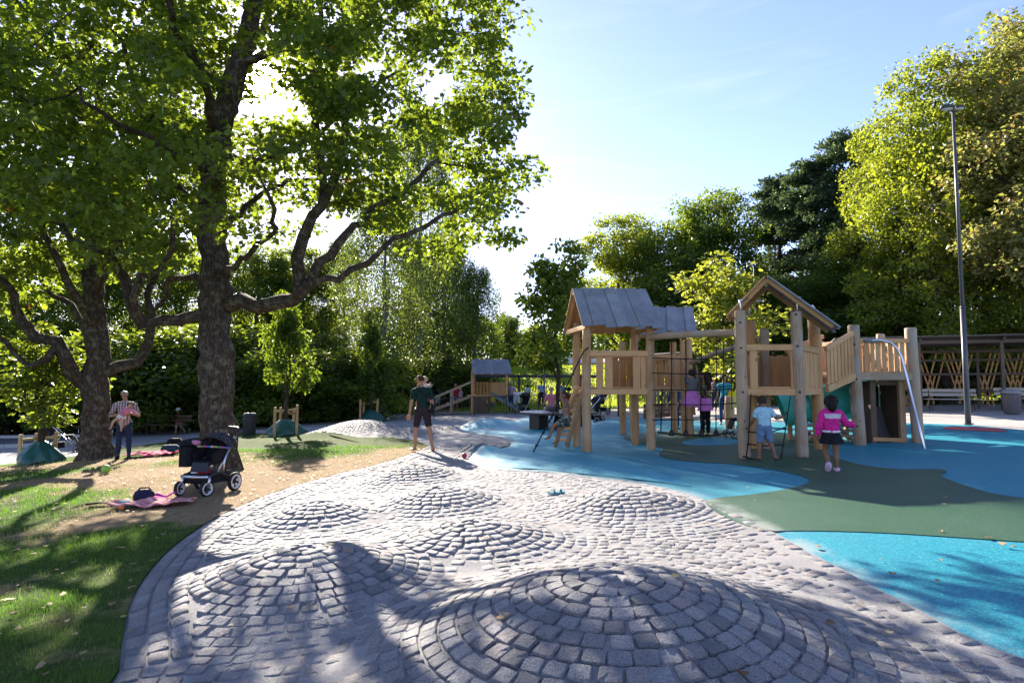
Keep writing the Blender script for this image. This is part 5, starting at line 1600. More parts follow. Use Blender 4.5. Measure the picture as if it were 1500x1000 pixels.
for i, cx in enumerate(cols):
    for ry in rowsy:
        m = MB(); m.ball(npt(cx, ry + 1.6 * math.sin(math.pi * (cx - 956) / 125), -.1 * i), .028, 6); m.build('rope_knot', M_BLACK, nt)
    m = MB(); q = npt(cx, 636.5, -.1 * i); m.lathe([(.001, .12), (.03, .11), (.065, .02), (.07, -.02), (.001, -.03)], q, 10); m.build('rope_anchor', M_BLACK, nt)
# second layer of the net behind
for i, cx in enumerate((1060, 1072)):
    rope('rope', [P(cx, 500, 14.9), P(cx, 560, 14.9), P(cx, 600, 14.9)], .01)
for ry in (530, 548, 566): rope('rope', [P(1045, ry + 1, 14.9), P(1062, ry, 14.9), P(1086, ry - 2, 14.2)], .01)

# ---- rope ladder under the middle tower
rl = empty('rope_ladder', (5.1, 12.2, .17), 'black rope ladder hanging below the middle tower, held by the boy in light blue', 'rope ladder')
def rp(px, py, y=12.1): return P(px, py, y)
def rope2(pts, r=.012, name='rope', root=None): m = MB(); m.tube(pts, r, 6); return m.build(name, M_ROPE, root or rl)
rope2([rp(1158, 580, 12.2), rp(1154, 605), rp(1149, 640), rp(1144, 671)])
rope2([rp(1100, 577, 12.3), rp(1098, 620), rp(1096, 645), rp(1093, 671)])
for y0, y1 in ((632, 627), (650, 651)): rope2([rp(1097, y0), rp(1120, y0 + 3), rp(1148, y1)], .014, 'rung')
rope2([rp(1088, 668, 12.2), rp(1110, 674), rp(1130, 674), rp(1142, 671)], .016, 'ground_rope')
for q in ((1153, 605), (1149, 627), (1147, 651), (1097, 632), (1096, 650)):
    m = MB(); m.ball(rp(*q), .03, 6); m.build('rope_knot', M_BLACK, rl)

# ---- knotted rope on the left tower
rk = empty('knotted_rope', (1.2, 14.0, .06), 'knotted rope running from the left tower down to the ground by the shirtless boy', 'rope')
r0, r1 = P(855, 514, 14.3), GP(781, 662)
rope2([P(862, 509, 14.35), r0, r0.lerp(r1, .5) + Vector((0, 0, -.03)), r1], .016, 'rope', rk)
for t in (.22, .36, .52, .68, .80, .93):
    m = MB(); m.ball(r0.lerp(r1, t) + Vector((0, 0, -.03 * (1 - abs(2 * t - 1)))), .034, 6, sx=1.2); m.build('rope_knot', M_BLACK, rk)
# ------------------------------------------------------------------ street furniture and background structures
M_POLE = plain('grey_painted_steel', (0.085, 0.085, 0.095), 0.45, 0.3, 0.5, 0.15, 4)
M_LAMP = plain('lamp_housing', (0.05, 0.055, 0.06), 0.4, 0.2)
M_GLASSY = plain('lamp_glass', (0.5, 0.52, 0.55), 0.15, 0.0, 0.6, 0.05)
def lamp_post(px, py, top, y, label, r=.078, two=True):
    x = (px - 750) / FPX * y; z = float(h0(x, y))
    tz = P(px, top, y).z
    o = empty('lamp_post', (x, y, z), label, 'lamp post', 'lamp posts')
    m = MB(); hb = z + (tz - z) * .36
    m.tube([(x, y, z - .2), (x, y, hb)], [r, r * .9], 14); m.tube([(x, y, hb), (x, y, hb + .05)], [r * 1.06, r * .8], 14); m.tube([(x, y, hb + .05), (x, y, tz - .1)], [r * .72, r * .5], 12)
    m.build('pole', M_POLE, o)
    m = MB(); m.lathe([(.001, .03), (r * 1.8, .03), (r * 1.8, 0), (r, 0)], (x, y, z), 14); m.build('base_plate', M_POLE, o)
    for s in ((-1, 1) if two else (-1,)):
        k = 1 if s < 0 else .6
        m = MB(); m.tube([(x, y, tz - .14), (x + s * .12, y - .05, tz - .06), (x + s * .2, y - .06, tz - .04)], r * .4, 8); m.build('lamp_arm', M_POLE, o)
        c = Vector((x + s * .20 * k + s * .03, y - .1, tz - .03))
        h = MB(); h.ball(c, .13 * k + .03, 10, sx=1.35, sy=.9, sz=.5); hd = h.build('lamp_head', M_LAMP, o)
        h = MB(); h.ball(c + Vector((0, 0, -.035)), .105 * k + .025, 10, sx=1.3, sy=.85, sz=.42); h.build('lamp_glass', M_GLASSY, hd)
lamp_post(1414, 620, 158, 18.5, 'tall slim grey lamp post with twin heads at the right edge')
lamp_post(1108, 600, 386, 34, 'distant lamp post whose round head shows above the young yellow tree', .06, False)

# ---- open shelter with benches on the right
M_SHED = plain('shelter_steel', (0.085, 0.058, 0.045), 0.55, 0.1, 0.45, 0.2, 5)
M_SHROOF = plain('shelter_roof_sheet', (0.10, 0.09, 0.085), 0.6, 0.2, 0.4, 0.2, 2)
SH0 = Vector((13.8, 26.2, 0)); SH1 = Vector((27.0, 21.6, 0)); sd = (SH1 - SH0).normalized(); sn = Vector((-sd.y, sd.x, 0))  # sn points away from the viewer
if sn.y < 0: sn = -sn
shl = empty('shelter', (20, 24.5, .58), 'long open shelter with flat roof and slanting timber laths', 'shelter')
Lsh = (SH1 - SH0).length; dep = 2.6
zg_ = lambda p: float(h0(p.x, p.y))
nb = 6
zroof = .52 + 2.75
for i in range(nb):
    p = SH0 + sd * (Lsh * i / (nb - 1)); q = p + sn * dep
    m = MB(); m.beam((p.x, p.y, zg_(p) - .1), (p.x, p.y, zroof), .12, .12, sd); m.build('front_post', M_SHED, shl)
    m = MB(); m.beam((q.x, q.y, zg_(q) - .1), (q.x, q.y, zroof - .25), .10, .10, sd); m.build('back_post', M_SHED, shl)
    m = MB(); m.beam((p.x, p.y, zroof + .05) if False else p - sn * .35 + Vector((0, 0, zroof + .10)), q + sn * .2 + Vector((0, 0, zroof - .17)), .07, .10); m.build('roof_rib', M_SHED, shl)
for k, (dz, dd) in enumerate(((.0, 0), (-.27, dep))):
    a = SH0 + sn * dd - sd * .5 + Vector((0, 0, zroof + dz + .0)); b = SH1 + sn * dd + sd * .5 + Vector((0, 0, zroof + dz))
    m = MB(); m.beam(a, b, .09, .14); m.build('roof_beam', M_SHED, shl)
for i in range(12):
    a0, a1 = SH0 + sd * (Lsh * i / 12 - .3), SH0 + sd * (Lsh * (i + 1) / 12 - .315)
    z1_, z2_ = zroof + .19, zroof - .07
    m = MB(); m.slab([a0 - sn * .5 + Vector((0, 0, z1_)), a1 - sn * .5 + Vector((0, 0, z1_)), a1 + sn * (dep + .3) + Vector((0, 0, z2_)), a0 + sn * (dep + .3) + Vector((0, 0, z2_))], (0, 0, .04)); m.build('roof_sheet', M_SHROOF, shl)
for hgt in (.75, 1.45, 2.05):
    a = SH0 + sn * (dep - .07); b = SH1 + sn * (dep - .07)
    m = MB(); m.beam((a.x, a.y, .55 + hgt), (b.x, b.y, .6 + hgt), .05, .09); m.build('back_rail', M_SHED, shl)
r_ = random.Random(5)
for i in range(84):
    t = i / 84 * Lsh
    s = 1 if (i // 3) % 2 else -1
    if r_.random() < .12: continue
    a = SH0 + sn * (dep + .04) + sd * t; b = SH0 + sn * (dep + .04) + sd * (t + s * .62)
    lo, hi = r_.choice(((.2, 2.35), (.1, 1.45), (.8, 2.4), (.2, 2.3)))
    m = MB(); a2 = a.lerp(b, lo / 2.4); b2_ = a.lerp(b, hi / 2.4)
    m.beam((a2.x, a2.y, .55 + lo), (b2_.x, b2_.y, .55 + hi), .06, .04, sn); m.build('lath', W_ORANGE, shl)
M_BENCHW = plain('bench_slat_paint', (0.42, 0.37, 0.31), 0.6, 0, .4, .15, 5)
def bench(c, d, label, group, L=1.7, sl=None, fr=None, back=True):
    """park bench: two seat slats, two back slats, cast legs; d = direction along the bench, viewer in front"""
    c = Vector(c); d = Vector(d).normalized(); n = Vector((-d.y, d.x, 0))
    if n.y < 0: n = -n
    o = empty('bench', c, label, 'bench', group)
    for k in range(3):
        m = MB(); q = c + n * (-.2 + .15 * k) + Vector((0, 0, .44)); m.beam(q - d * L / 2, q + d * L / 2, .13, .035); m.build('seat_slat', sl or M_BENCHW, o)
    if back:
        for k in range(2):
            m = MB(); q = c + n * (.27 + .05 * k) + Vector((0, 0, .62 + .17 * k)); m.beam(q - d * L / 2, q + d * L / 2, .13, .03, n); m.build('back_slat', sl or M_BENCHW, o)
    for s in (-.38, .38):
        q = c + d * (L * s)
        m = MB(); m.tube([q - n * .24 + Vector((0, 0, -.02)), q - n * .22 + Vector((0, 0, .41)), q + n * .18 + Vector((0, 0, .41)), q + n * .34 + Vector((0, 0, .86 if back else .42))], .02, 6)
        m.tube([q + n * .26 + Vector((0, 0, -.02)), q + n * .16 + Vector((0, 0, .41))], .02, 6); m.build('leg', fr or M_SHED, o)
    return o
for i, (t, lab) in enumerate(((1.5, 'bench in the shelter nearest the slide platform'), (4.1, 'second bench in the shelter, just left of the lamp post'), (6.6, 'bench in the shelter between the lamp post and the grey bin'), (9.2, 'bench in the shelter behind the grey bin'))):
    c = SH0 + sd * t + sn * .9; bench((c.x, c.y, zg_(c)), sd, lab, 'benches in the shelter', 1.9)
def litter_bin(px, py, y, hgt, rad, mat, label, lidmat=None, dz=None):
    x = (px - 750) / FPX * y; z = float(h0(x, y)) if dz is None else dz
    o = empty('litter_bin', (x, y, z), label, 'bin', 'litter bins')
    m = MB(); m.lathe([(.001, .0), (rad * .86, 0), (rad * .9, .03), (rad, hgt * .72), (rad * 1.0, hgt * .78), (rad * .96, hgt * .8), (rad * .9, hgt * .5)], (x, y, z), 20); m.build('barrel', mat, o)
    m = MB()
    for k in range(16):
        a = 2 * math.pi * k / 16; m.beam((x + rad * .9 * math.cos(a), y + rad * .9 * math.sin(a), z + .04), (x + rad * 1.01 * math.cos(a), y + rad * 1.01 * math.sin(a), z + hgt * .72), .02, .014, (math.cos(a), math.sin(a), 0))
    k_ = m.build('rib', mat, o)
    m = MB(); m.lathe([(rad * 1.04, hgt * .82), (rad * 1.06, hgt * .88), (rad * .85, hgt * .97), (.001, hgt)], (x, y, z), 20); m.lathe([(rad * .8, hgt * .78), (rad * .8, hgt * .84)], (x, y, z), 12); m.build('lid', lidmat or mat, o)
    return o
M_BIN = plain('bin_grey', (0.11, 0.095, 0.10), 0.5, 0.0, .4, .2, 6)
litter_bin(1479, 608, 22.5, 0.88, .28, M_BIN, 'grey ribbed litter bin with domed lid at the right edge', plain('bin_lid', (.22, .21, .21), .45))
litter_bin(72, 628, 28.5, 1.15, .28, plain('bin_blue', (.03, .06, .14), .45), 'blue litter bin behind the left sapling')
litter_bin(368, 627, 23.8, .85, .24, plain('bin_dark', (.03, .033, .04), .45), 'dark grey litter bin right of the biggest maple')
# benches along the path on the left
bench((-15.9, 29.0, float(h0(-15.9, 29))), (1, .05, 0), 'red-brown bench between the old maples behind the path', 'benches along the path', 2.0, W_DARK)
bench((-19.0, 29.0, float(h0(-19, 29))), (1, .05, 0), 'bench at the path just left of the candelabra maple', 'benches along the path', 2.0, W_DARK, M_STEEL)

# ---- staked saplings with watering bags
M_STAKE = wood('stake', [(0.25, (0.26, 0.15, 0.06)), (0.5, (0.46, 0.30, 0.14)), (0.75, (0.56, 0.40, 0.22))], .7)
M_BAG = plain('green_bag', (0.008, 0.075, 0.06), .38, 0, .5, .35, 5, .3)
def sapling(px, py, y, label, stakes, bagw, crown_top, lm, tr=.05, crown=K_YOUNG, cw=1.2):
    x = (px - 750) / FPX * y; z = float(h0(x, y))
    o = empty('sapling', (x, y, z), label, 'young tree', 'staked saplings')
    hgt = P(px, crown_top, y).z - z
    zz = np.empty(len(crown[1].vertices) * 3, np.float32); crown[1].vertices.foreach_get('co', zz)
    s = hgt / float(zz[2::3].max())
    for me, nm, mt in ((crown[0], 'trunk', B_DARK), (crown[1], 'crown', lm)):
        k = dress(nm, me, o, mt); k.scale = (s * cw, s * cw, s)
        if nm == 'crown': k['kind'] = 'stuff'
    m = MB(); m.tube([(x, y, z - .1), (x, y, z + 1.9)], [tr, tr * .8], 8); m.build('stem', B_DARK, o)
    st = empty('tree_stakes', (x, y, z), label.replace('sapling', 'stakes') if False else 'pale wooden stakes and ties round the ' + label, 'stakes', 'stakes round the saplings')
    pts = []
    for (sx, dy, sh) in stakes:
        q = Vector(((sx - 750) / FPX * (y + dy), y + dy, 0)); q.z = float(h0(q.x, q.y)); pts.append(q + Vector((0, 0, sh - .15)))
        m = MB(); m.log(q + Vector((0, 0, -.1)), q + Vector((0, 0, sh)), .05, 10); m.build('stake', M_STAKE, st)
    for i, p in enumerate(pts):
        q = pts[(i + 1) % len(pts)]
        if i == len(pts) - 1 and len(pts) == 3: q = Vector((x, y, p.z))
        m = MB(); m.beam(p, q, .02, .07); m.build('crosspiece', M_STAKE, st)
    b = empty('watering_bag', (x, y, z), 'green watering bag slumped round the foot of the ' + label, 'watering bag', 'watering bags')
    m = MB(); pr = []
    for i in range(9):
        t = i / 8; pr.append((max(.03, bagw * (1 - t ** 1.7) ** .8 * (1 if i else .96) + .05), .60 * t))
    n = 36; rows = []
    for (rr, zz_) in pr:
        row = []
        for k in range(n):
            a = 2 * math.pi * k / n; f = 1 + .14 * math.sin(3 * a + 1 + zz_ * 2) + .09 * math.sin(7 * a + zz_ * 6) + .05 * math.sin(11 * a - zz_ * 9)
            row.append(len(m.v)); m.v.append(Vector((x + rr * f * math.cos(a), y + rr * f * .8 * math.sin(a), z + zz_ + .05 * math.sin(4 * a) * (1 - zz_))))
        rows.append(row)
    for r0_, r1_ in zip(rows, rows[1:]):
        for k in range(n): m.face((r0_[k], r0_[(k+1) % n], r1_[(k+1) % n], r1_[k]), [(0, 0)] * 4, True)
    m.build('bag', M_BAG, b)
sapling(66, 672, 17.0, 'sapling at the left edge', [(36, 0, .80), (59, 1.0, .78), (87, .2, .80)], .48, 470, L_MID, .09, cw=1.5)
sapling(421, 622, 23.0, 'sapling right of the biggest maple', [(405, -.6, 1.05), (413, .6, 1.0), (437, -.3, 1.1), (432, .8, .9)], .62, 425, L_DARK, .07, crown=K_NEAR, cw=.72)
sapling(545, 608, 30.0, 'sapling left of the pale birch trunk', [(529, -.3, 1.1), (534, .6, 1.0), (554, 0, 1.1)], .55, 455, L_DARK, .05, crown=K_NEAR, cw=.6)

# ---- round black bench round the young tree
M_TABLE = plain('dark_stained_timber', (0.030, 0.024, 0.022), 0.38, 0.0, .5, .35, 6)
tx, ty = yt.location.x, yt.location.y
tz_ = float(HR(tx, ty))
rb_ = empty('round_bench', (tx, ty, tz_), 'round black bench platform round the slender young tree', 'bench')
m = MB(); m.lathe([(.30, .47), (1.36, .47), (1.40, .49), (1.40, .53), (1.37, .55), (.30, .55), (.30, .47)], (tx, ty, tz_), 40, False); m.build('seat', M_TABLE, rb_)
for a in (-2.45, -1.2, -.2, .9, 2.2):
    c = Vector((tx + 1.0 * math.cos(a), ty + 1.0 * math.sin(a), tz_))
    m = MB(); m.beam(c + Vector((0, 0, -.03)), c + Vector((0, 0, .465)), .5, .32, (math.cos(a), math.sin(a), 0)); m.build('leg', M_TABLE, rb_)

# ---- low railing fence
M_FENCE = plain('fence_steel', (0.035, 0.038, 0.04), 0.5, 0.3, .45, .2, 5)
fpts = [(-4.1, 33.2), (-2.0, 33.0), (1.4, 33.4), (5.2, 33.4), (9.0, 33.2), (13.0, 31.0)]
def fence_run(pts, label, hgt=1.0):
    o = empty('railing_fence', (*pts[len(pts)//2], float(h0(*pts[len(pts)//2]))), label, 'fence', 'railing fences')
    for (x0, y0), (x1, y1) in zip(pts, pts[1:]):
        L = math.hypot(x1-x0, y1-y0); n = int(L / .145)
        a = Vector((x0, y0, float(h0(x0, y0)))); b = Vector((x1, y1, float(h0(x1, y1))))
        for z in (.12, hgt - .03):
            m = MB(); m.beam(a + Vector((0, 0, z)), b + Vector((0, 0, z)), .035, .035); m.build('rail', M_FENCE, o)
        k = max(1, int(round(L / 2.0)))
        for i in range(k):
            c = a.lerp(b, i / k); m = MB(); m.beam(c + Vector((0, 0, -.1)), c + Vector((0, 0, hgt + .05)), .06, .06, (0, 1, 0)); m.build('post', M_FENCE, o)
        me = None
        for i in range(n):
            c = a.lerp(b, (i + .5) / n)
            if me is None:
                m = MB(); m.beam((0, 0, .12), (0, 0, hgt - .04), .016, .016, (0, 1, 0), .002); me = m.mesh('bar'); me.materials.append(M_FENCE)
            q = link('bar', me, o); q.location = c - o.location
fence_run(fpts[:3], 'dark railing fence in front of the little slide house')
fence_run(fpts[2:], 'dark railing fence behind the young tree and the towers')
# ---- little house with a slide behind the fence
hx, hy = -1.25, 35.5
hz = float(h0(hx, hy))
hs = empty('slide_house', (hx, hy, hz), 'little timber house with grey roof, ramp and white slide behind the fence', 'playhouse')
hw, hd = .95, .8
for sx in (-1, 1):
    for sy in (-1, 1):
        m = MB(); m.beam((hx + sx * hw, hy + sy * hd, hz - .1), (hx + sx * hw, hy + sy * hd, hz + 2.35), .13, .13, (0, 1, 0)); m.build('post', W_BOARD, hs)
for i in range(7):
    rail(hs, (hx - hw, hy - hd + .1 + i * .23, hz + .98), (hx + hw, hy - hd + .1 + i * .23, hz + .98), .21, .05, W_BOARD, 'floor_board')
board_row(hs, (hx - hw + .1, hy + hd), (hx + hw - .1, hy + hd), hz + 1.0, hz + 1.75, 9, .15, .03, W_BOARD)
board_row(hs, (hx - hw, hy - hd - .03), (hx + .05, hy - hd - .03), hz + .05, hz + .95, 6, .16, .03, W_DARK)
board_row(hs, (hx + .1, hy - hd), (hx + hw - .1, hy - hd), hz + 1.0, hz + 1.7, 5, .16, .03, W_ORANGE)
ra, rb = Vector((hx - hw - .12, hy, hz + 3.0)), Vector((hx + hw + .12, hy + .05, hz + 3.0))
roof_slope(hs, ra, rb, ra + Vector((.18, -1.1, -.85)), rb + Vector((.18, -1.1, -.85)), 9, W_ROOF, rag=.02)
roof_slope(hs, ra, rb, ra + Vector((-.1, 1.1, -.85)), rb + Vector((-.1, 1.1, -.85)), 9, W_BOARD, rag=.02)
m = MB(); m.slab([ra + Vector((.1, -.95, -.78)), ra + Vector((.1, .95, -.78)), ra + Vector((.1, 0, -.05))], (.03, 0, 0)); m.build('gable', W_BOARD, hs)
# ramp with hand rails on the left
q0, q1 = Vector((hx - hw - 2.6, hy - .3, hz + .05)), Vector((hx - hw, hy - .3, hz + .98))
for dy in (-.45, .45):
    rail(hs, q0 + Vector((0, dy, 0)), q1 + Vector((0, dy, 0)), .07, .16, W_GREYPOST, 'ramp_beam')
    rail(hs, q0 + Vector((.3, dy, .75)), q1 + Vector((0, dy, .8)), .07, .11, W_GREYPOST, 'ramp_rail')
    for t in (.12, .55):
        c = q0.lerp(q1, t) + Vector((0, dy, 0)); m = MB(); m.beam((c.x, c.y, hz - .1), (c.x, c.y, c.z + .78), .11, .11, (0, 1, 0)); m.build('post', W_GREYPOST, hs)
for i in range(9):
    c = q0.lerp(q1, (i + .5) / 9); rail(hs, c + Vector((0, -.42, .05)), c + Vector((0, .42, .05)), .26, .04, W_GREYPOST, 'ramp_board')
# slide
m = MB(); n_ = 14; prev = None
M_WHITE = plain('white_slide', (0.55, 0.58, 0.62), 0.3, .2, .5, .06)
for i in range(n_ + 1):
    t = i / n_; x = hx + .15 + 1.55 * t; z = hz + 1.0 - .88 * (t ** .9) + .12 * max(0, t - .8) * 3
    y = hy - hd - .1 - .55 * t
    row = [len(m.v) + k for k in range(4)]
    m.v += [Vector((x - .1, y - .42, z + .16)), Vector((x, y - .36, z)), Vector((x, y + .36, z)), Vector((x - .1, y + .42, z + .16))]
    if prev:
        for k in range(3): m.face((prev[k], prev[k+1], row[k+1], row[k]), [(0, 0)] * 4, True)
    prev = row
m.build('slide_chute', M_WHITE, hs)
for dy in (-.44, .44):
    m = MB(); m.tube([(hx + .1, hy - hd - .1 + dy, hz + 1.2), (hx + .9, hy - hd - .38 + dy, hz + .75), (hx + 1.6, hy - hd - .62 + dy, hz + .3)], .04, 6); m.build('slide_edge', plain('slide_edge_blue', (.10, .20, .28), .4), hs)

# ---- goal-like steel frame (swing beam) and cream sun sail beyond the fence
sw = empty('swing_frame', (2, 42, float(h0(2, 42))), 'wide dark steel swing frame in front of the grassy slope', 'swing')
y_ = 42.0; zt_ = P(750, 550.5, y_).z
for px in (697, 760, 851): 
    x = (px - 750) / FPX * y_; m = MB(); m.beam((x, y_, float(h0(x, y_)) - .1), (x, y_, zt_), .16, .16, (0, 1, 0)); m.build('frame_post', M_FENCE, sw)
m = MB(); m.beam(P(695, 550.5, y_), P(875, 551, y_), .16, .20); m.build('crossbar', M_FENCE, sw)
for px in (730, 745, 785, 800):
    a = P(px, 551.5, y_); m = MB(); m.tube([a, (a.x, a.y, .75)], .018, 5); m.build('chain', M_FENCE, sw)
for px in (737.5, 792.5):
    a = P(px, 551, y_); m = MB(); m.box((a.x, a.y, .75), (.75, .22, .05)); m.build('swing_seat', M_BLACK, sw)
M_SAIL = plain('cream_sailcloth', (0.62, 0.56, 0.46), 0.8, 0, .2, .06)
sl_ = empty('sun_sail', (3.8, 30.5, .1), 'cream sun sail on thin poles right of the young tree', 'sun sail')
c0 = [P(797, 532, 29.5), P(818, 523, 31.5), P(922, 520, 32.5), P(905, 531, 28.5)]
m = MB(); nn = 8; g = {}
for i in range(nn + 1):
    for j in range(nn + 1):
        u, v = i / nn, j / nn
        p = c0[0] * (1-u) * (1-v) + c0[1] * (1-u) * v + c0[2] * u * v + c0[3] * u * (1-v)
        g[i, j] = len(m.v); m.v.append(p + Vector((0, 0, -.25 * math.sin(math.pi * u) * math.sin(math.pi * v))))
for i in range(nn):
    for j in range(nn): m.face((g[i, j], g[i+1, j], g[i+1, j+1], g[i, j+1]), [(0, 0)] * 4, True)
o = m.build('sail', M_SAIL, sl_); md = o.modifiers.new('t', 'SOLIDIFY'); md.thickness = .008
for p in (c0[0], c0[2], c0[3], c0[1]):
    m = MB(); m.tube([(p.x, p.y, float(h0(p.x, p.y)) - .1), (p.x, p.y, p.z + .06)], .045, 8); m.build('sail_pole', M_POLE, sl_)
# canopy roof right of the sail: a flat pavilion behind the rear tower
pv = empty('pavilion', (8.3, 31, .3), 'low pavilion with a flat grey roof behind the rear tower', 'pavilion')
a, b = P(933, 524, 30), P(1010, 519, 30)
m = MB(); m.slab([a, b, b + Vector((.2, 3, .15)), a + Vector((.2, 3, .15))], (0, 0, .12)); m.build('roof', M_SHROOF, pv)
m = MB(); m.beam(a + Vector((0, .05, -.10)), b + Vector((0, .05, -.10)), .1, .16); m.build('fascia', W_DARK, pv)
for q in (a, b, a + Vector((.2, 2.7, .1)), b + Vector((0, 2.7, .1))):
    m = MB(); m.beam((q.x, q.y + .1, .0), (q.x, q.y + .1, q.z - .02), .12, .12, (0, 1, 0)); m.build('post', W_DARK, pv)
# low play bridge / picnic frame seen through the net
pf = empty('spring_seesaw', (6.9, 30, .25), 'grey A-frame climbing trestle seen between the left and rear towers', 'trestle')
for px in (962, 976):
    for s in (-1, 1):
        a = P(px + s * 4, 600, 29); t = P(px, 548, 29); m = MB(); m.tube([(a.x, a.y, .15), t], .05, 6); m.build('leg', M_POLE, pf)
a, b = P(952, 566, 29), P(985, 565, 29); m = MB(); m.beam(a, b, .3, .08); m.build('beam', M_POLE, pf)
a, b = P(960, 548, 29), P(979, 548, 29); m = MB(); m.tube([a, b], .05, 6); m.build('crossbar', M_POLE, pf)
# timber sand pit edge behind the net
sp = empty('sandpit_wall', (7.4, 27, .25), 'low brown timber wall of a sandpit behind the rope net', 'wall')
a, b = GP(944, 613), GP(1000, 609)
for k in range(3):
    m = MB(); m.beam(a + Vector((0, 0, .1 + .2 * k)), b + Vector((0, 0, .1 + .2 * k)), .12, .185); m.build('timber', W_DARK, sp)
# ------------------------------------------------------------------ people
def skin_mat(name, col):
    t = Nt(name)
    n = t.noise(9, 4, .6, t.coord('Object'))
    c = t.mix(n, tuple(x * .82 for x in col), tuple(min(1, x * 1.1) for x in col))
    return t.done(t.bsdf(c, .5, .35, None, 0, **{'Subsurface Weight': .06, 'Subsurface Radius': (.02, .008, .004)}))
S_LIGHT = skin_mat('light_skin', (0.52, 0.315, 0.22)); S_TAN = skin_mat('tanned_skin', (0.36, 0.19, 0.115)); S_BROWN = skin_mat('brown_skin', (0.23, 0.115, 0.065))
def cloth(name, col, var=.22, rough=.85, scale=11):
    t = Nt(name)
    n = t.noise(scale, 5, .6, t.coord('Object')); w = t.noise(55, 3, .6, t.coord('Object'))
    c = t.mix(n, tuple(x * (1 - var) for x in col), tuple(min(1, x * (1 + var)) for x in col))
    return t.done(t.bsdf(c, rough, .2, t.bump(t.math('ADD', n, t.math('MULTIPLY', w, .2)), 1.0, .05)))
def cloth_plaid(name):
    t = Nt(name)
    p = t.coord('Object', (16, 16, 16)); s = t.n('SeparateXYZ'); t.l(p, s.inputs[0])
    fx = t.math('GREATER_THAN', t.math('FRACT', s.outputs[0]), .55); fz = t.math('GREATER_THAN', t.math('FRACT', s.outputs[2]), .55)
    k = t.math('ADD', t.math('MULTIPLY', fx, .5), t.math('MULTIPLY', fz, .5))
    lx = t.math('GREATER_THAN', t.math('FRACT', t.math('ADD', s.outputs[2], .22)), .88)
    c = t.ramp(k, [(0.1, (.55, .50, .50)), (.5, (.22, .09, .11)), (.95, (.03, .03, .06))])
    c = t.mix(t.math('MULTIPLY', lx, .8), c, (.65, .6, .6))
    return t.done(t.bsdf(c, .85, .2))
def cloth_spots(name, a, b, scale=38, thr=.42):
    t = Nt(name)
    v = t.n('TexVoronoi', Scale=scale); t.l(t.coord('Object'), v.inputs['Vector'])
    f = t.math('LESS_THAN', v.outputs['Distance'], thr)
    n = t.math('GREATER_THAN', t.noise(scale * .7, 2, .5, t.coord('Object')), .5)
    return t.done(t.bsdf(t.mix(t.math('MULTIPLY', f, n), a, b), .85, .2))
H_BROWN = plain('brown_hair', (.045, .026, .015), .75, 0, .2, .4, 25); H_DARK = plain('dark_hair', (.014, .010, .008), .75, 0, .2, .4, 25)
H_BLOND = plain('blond_hair', (.50, .36, .18), .5, 0, .4, .25, 25); H_RED = plain('sandy_hair', (.24, .12, .05), .5, 0, .4, .3, 25); H_GREY = plain('grey_hair', (.32, .31, .30), .5, 0, .4, .3, 25)
M_EYE = plain('eye', (.015, .012, .012), .2); M_LIP = plain('lip', (.30, .10, .09), .5)

def _capsule(a, ra, b, rb, sx=1.0, sy=1.0, xax=None, n=12):
    """closed tapered capsule as (verts, tris); cross-section scaled sx (along xax) by sy"""
    a, b = Vector(a), Vector(b); d = b - a; L = d.length
    d = d.normalized() if L > 1e-6 else Vector((0, 0, 1))
    x = Vector(xax) if xax is not None else d.cross(Vector((0, 1, 0)))
    x = x - d * x.dot(d)
    if x.length < 1e-3: x = d.cross(Vector((1, 0, 0)))
    x.normalize(); y = d.cross(x)
    rings = []
    for k in range(5): t = -math.pi / 2 + math.pi / 2 * k / 4 + .02; rings.append((a + d * (ra * math.sin(t)), ra * math.cos(t)))
    for k in range(1, 5): t = math.pi / 2 * k / 4 - .02; rings.append((b + d * (rb * math.sin(t)), rb * math.cos(t)))
    V = []; F = []
    for c, r in rings:
        for i in range(n):
            q = 2 * math.pi * i / n; V.append(c + x * (r * sx * math.cos(q)) + y * (r * sy * math.sin(q)))
    m = len(rings)
    for j in range(m - 1):
        for i in range(n): F.append((j*n+i, j*n+(i+1) % n, (j+1)*n+(i+1) % n, (j+1)*n+i))
    F.append(tuple(reversed(range(n)))); F.append(tuple((m-1)*n+i for i in range(n)))
    return V, F

DG = None
def bake(V, F, voxel, smooth=4):
    me = bpy.data.meshes.new('body'); me.from_pydata([tuple(v) for v in V], [], F); me.update()
    o = bpy.data.objects.new('body_tmp', me); COL.objects.link(o)
    r = o.modifiers.new('r', 'REMESH'); r.mode = 'VOXEL'; r.voxel_size = voxel; r.use_smooth_shade = True
    s = o.modifiers.new('s', 'SMOOTH'); s.factor = .5; s.iterations = smooth
    dg = bpy.context.evaluated_depsgraph_get()
    out = bpy.data.meshes.new_from_object(o.evaluated_get(dg)); out.name = 'body'
    bpy.data.objects.remove(o); bpy.data.meshes.remove(me)
    return out

def nv(*a): return Vector(a).normalized()

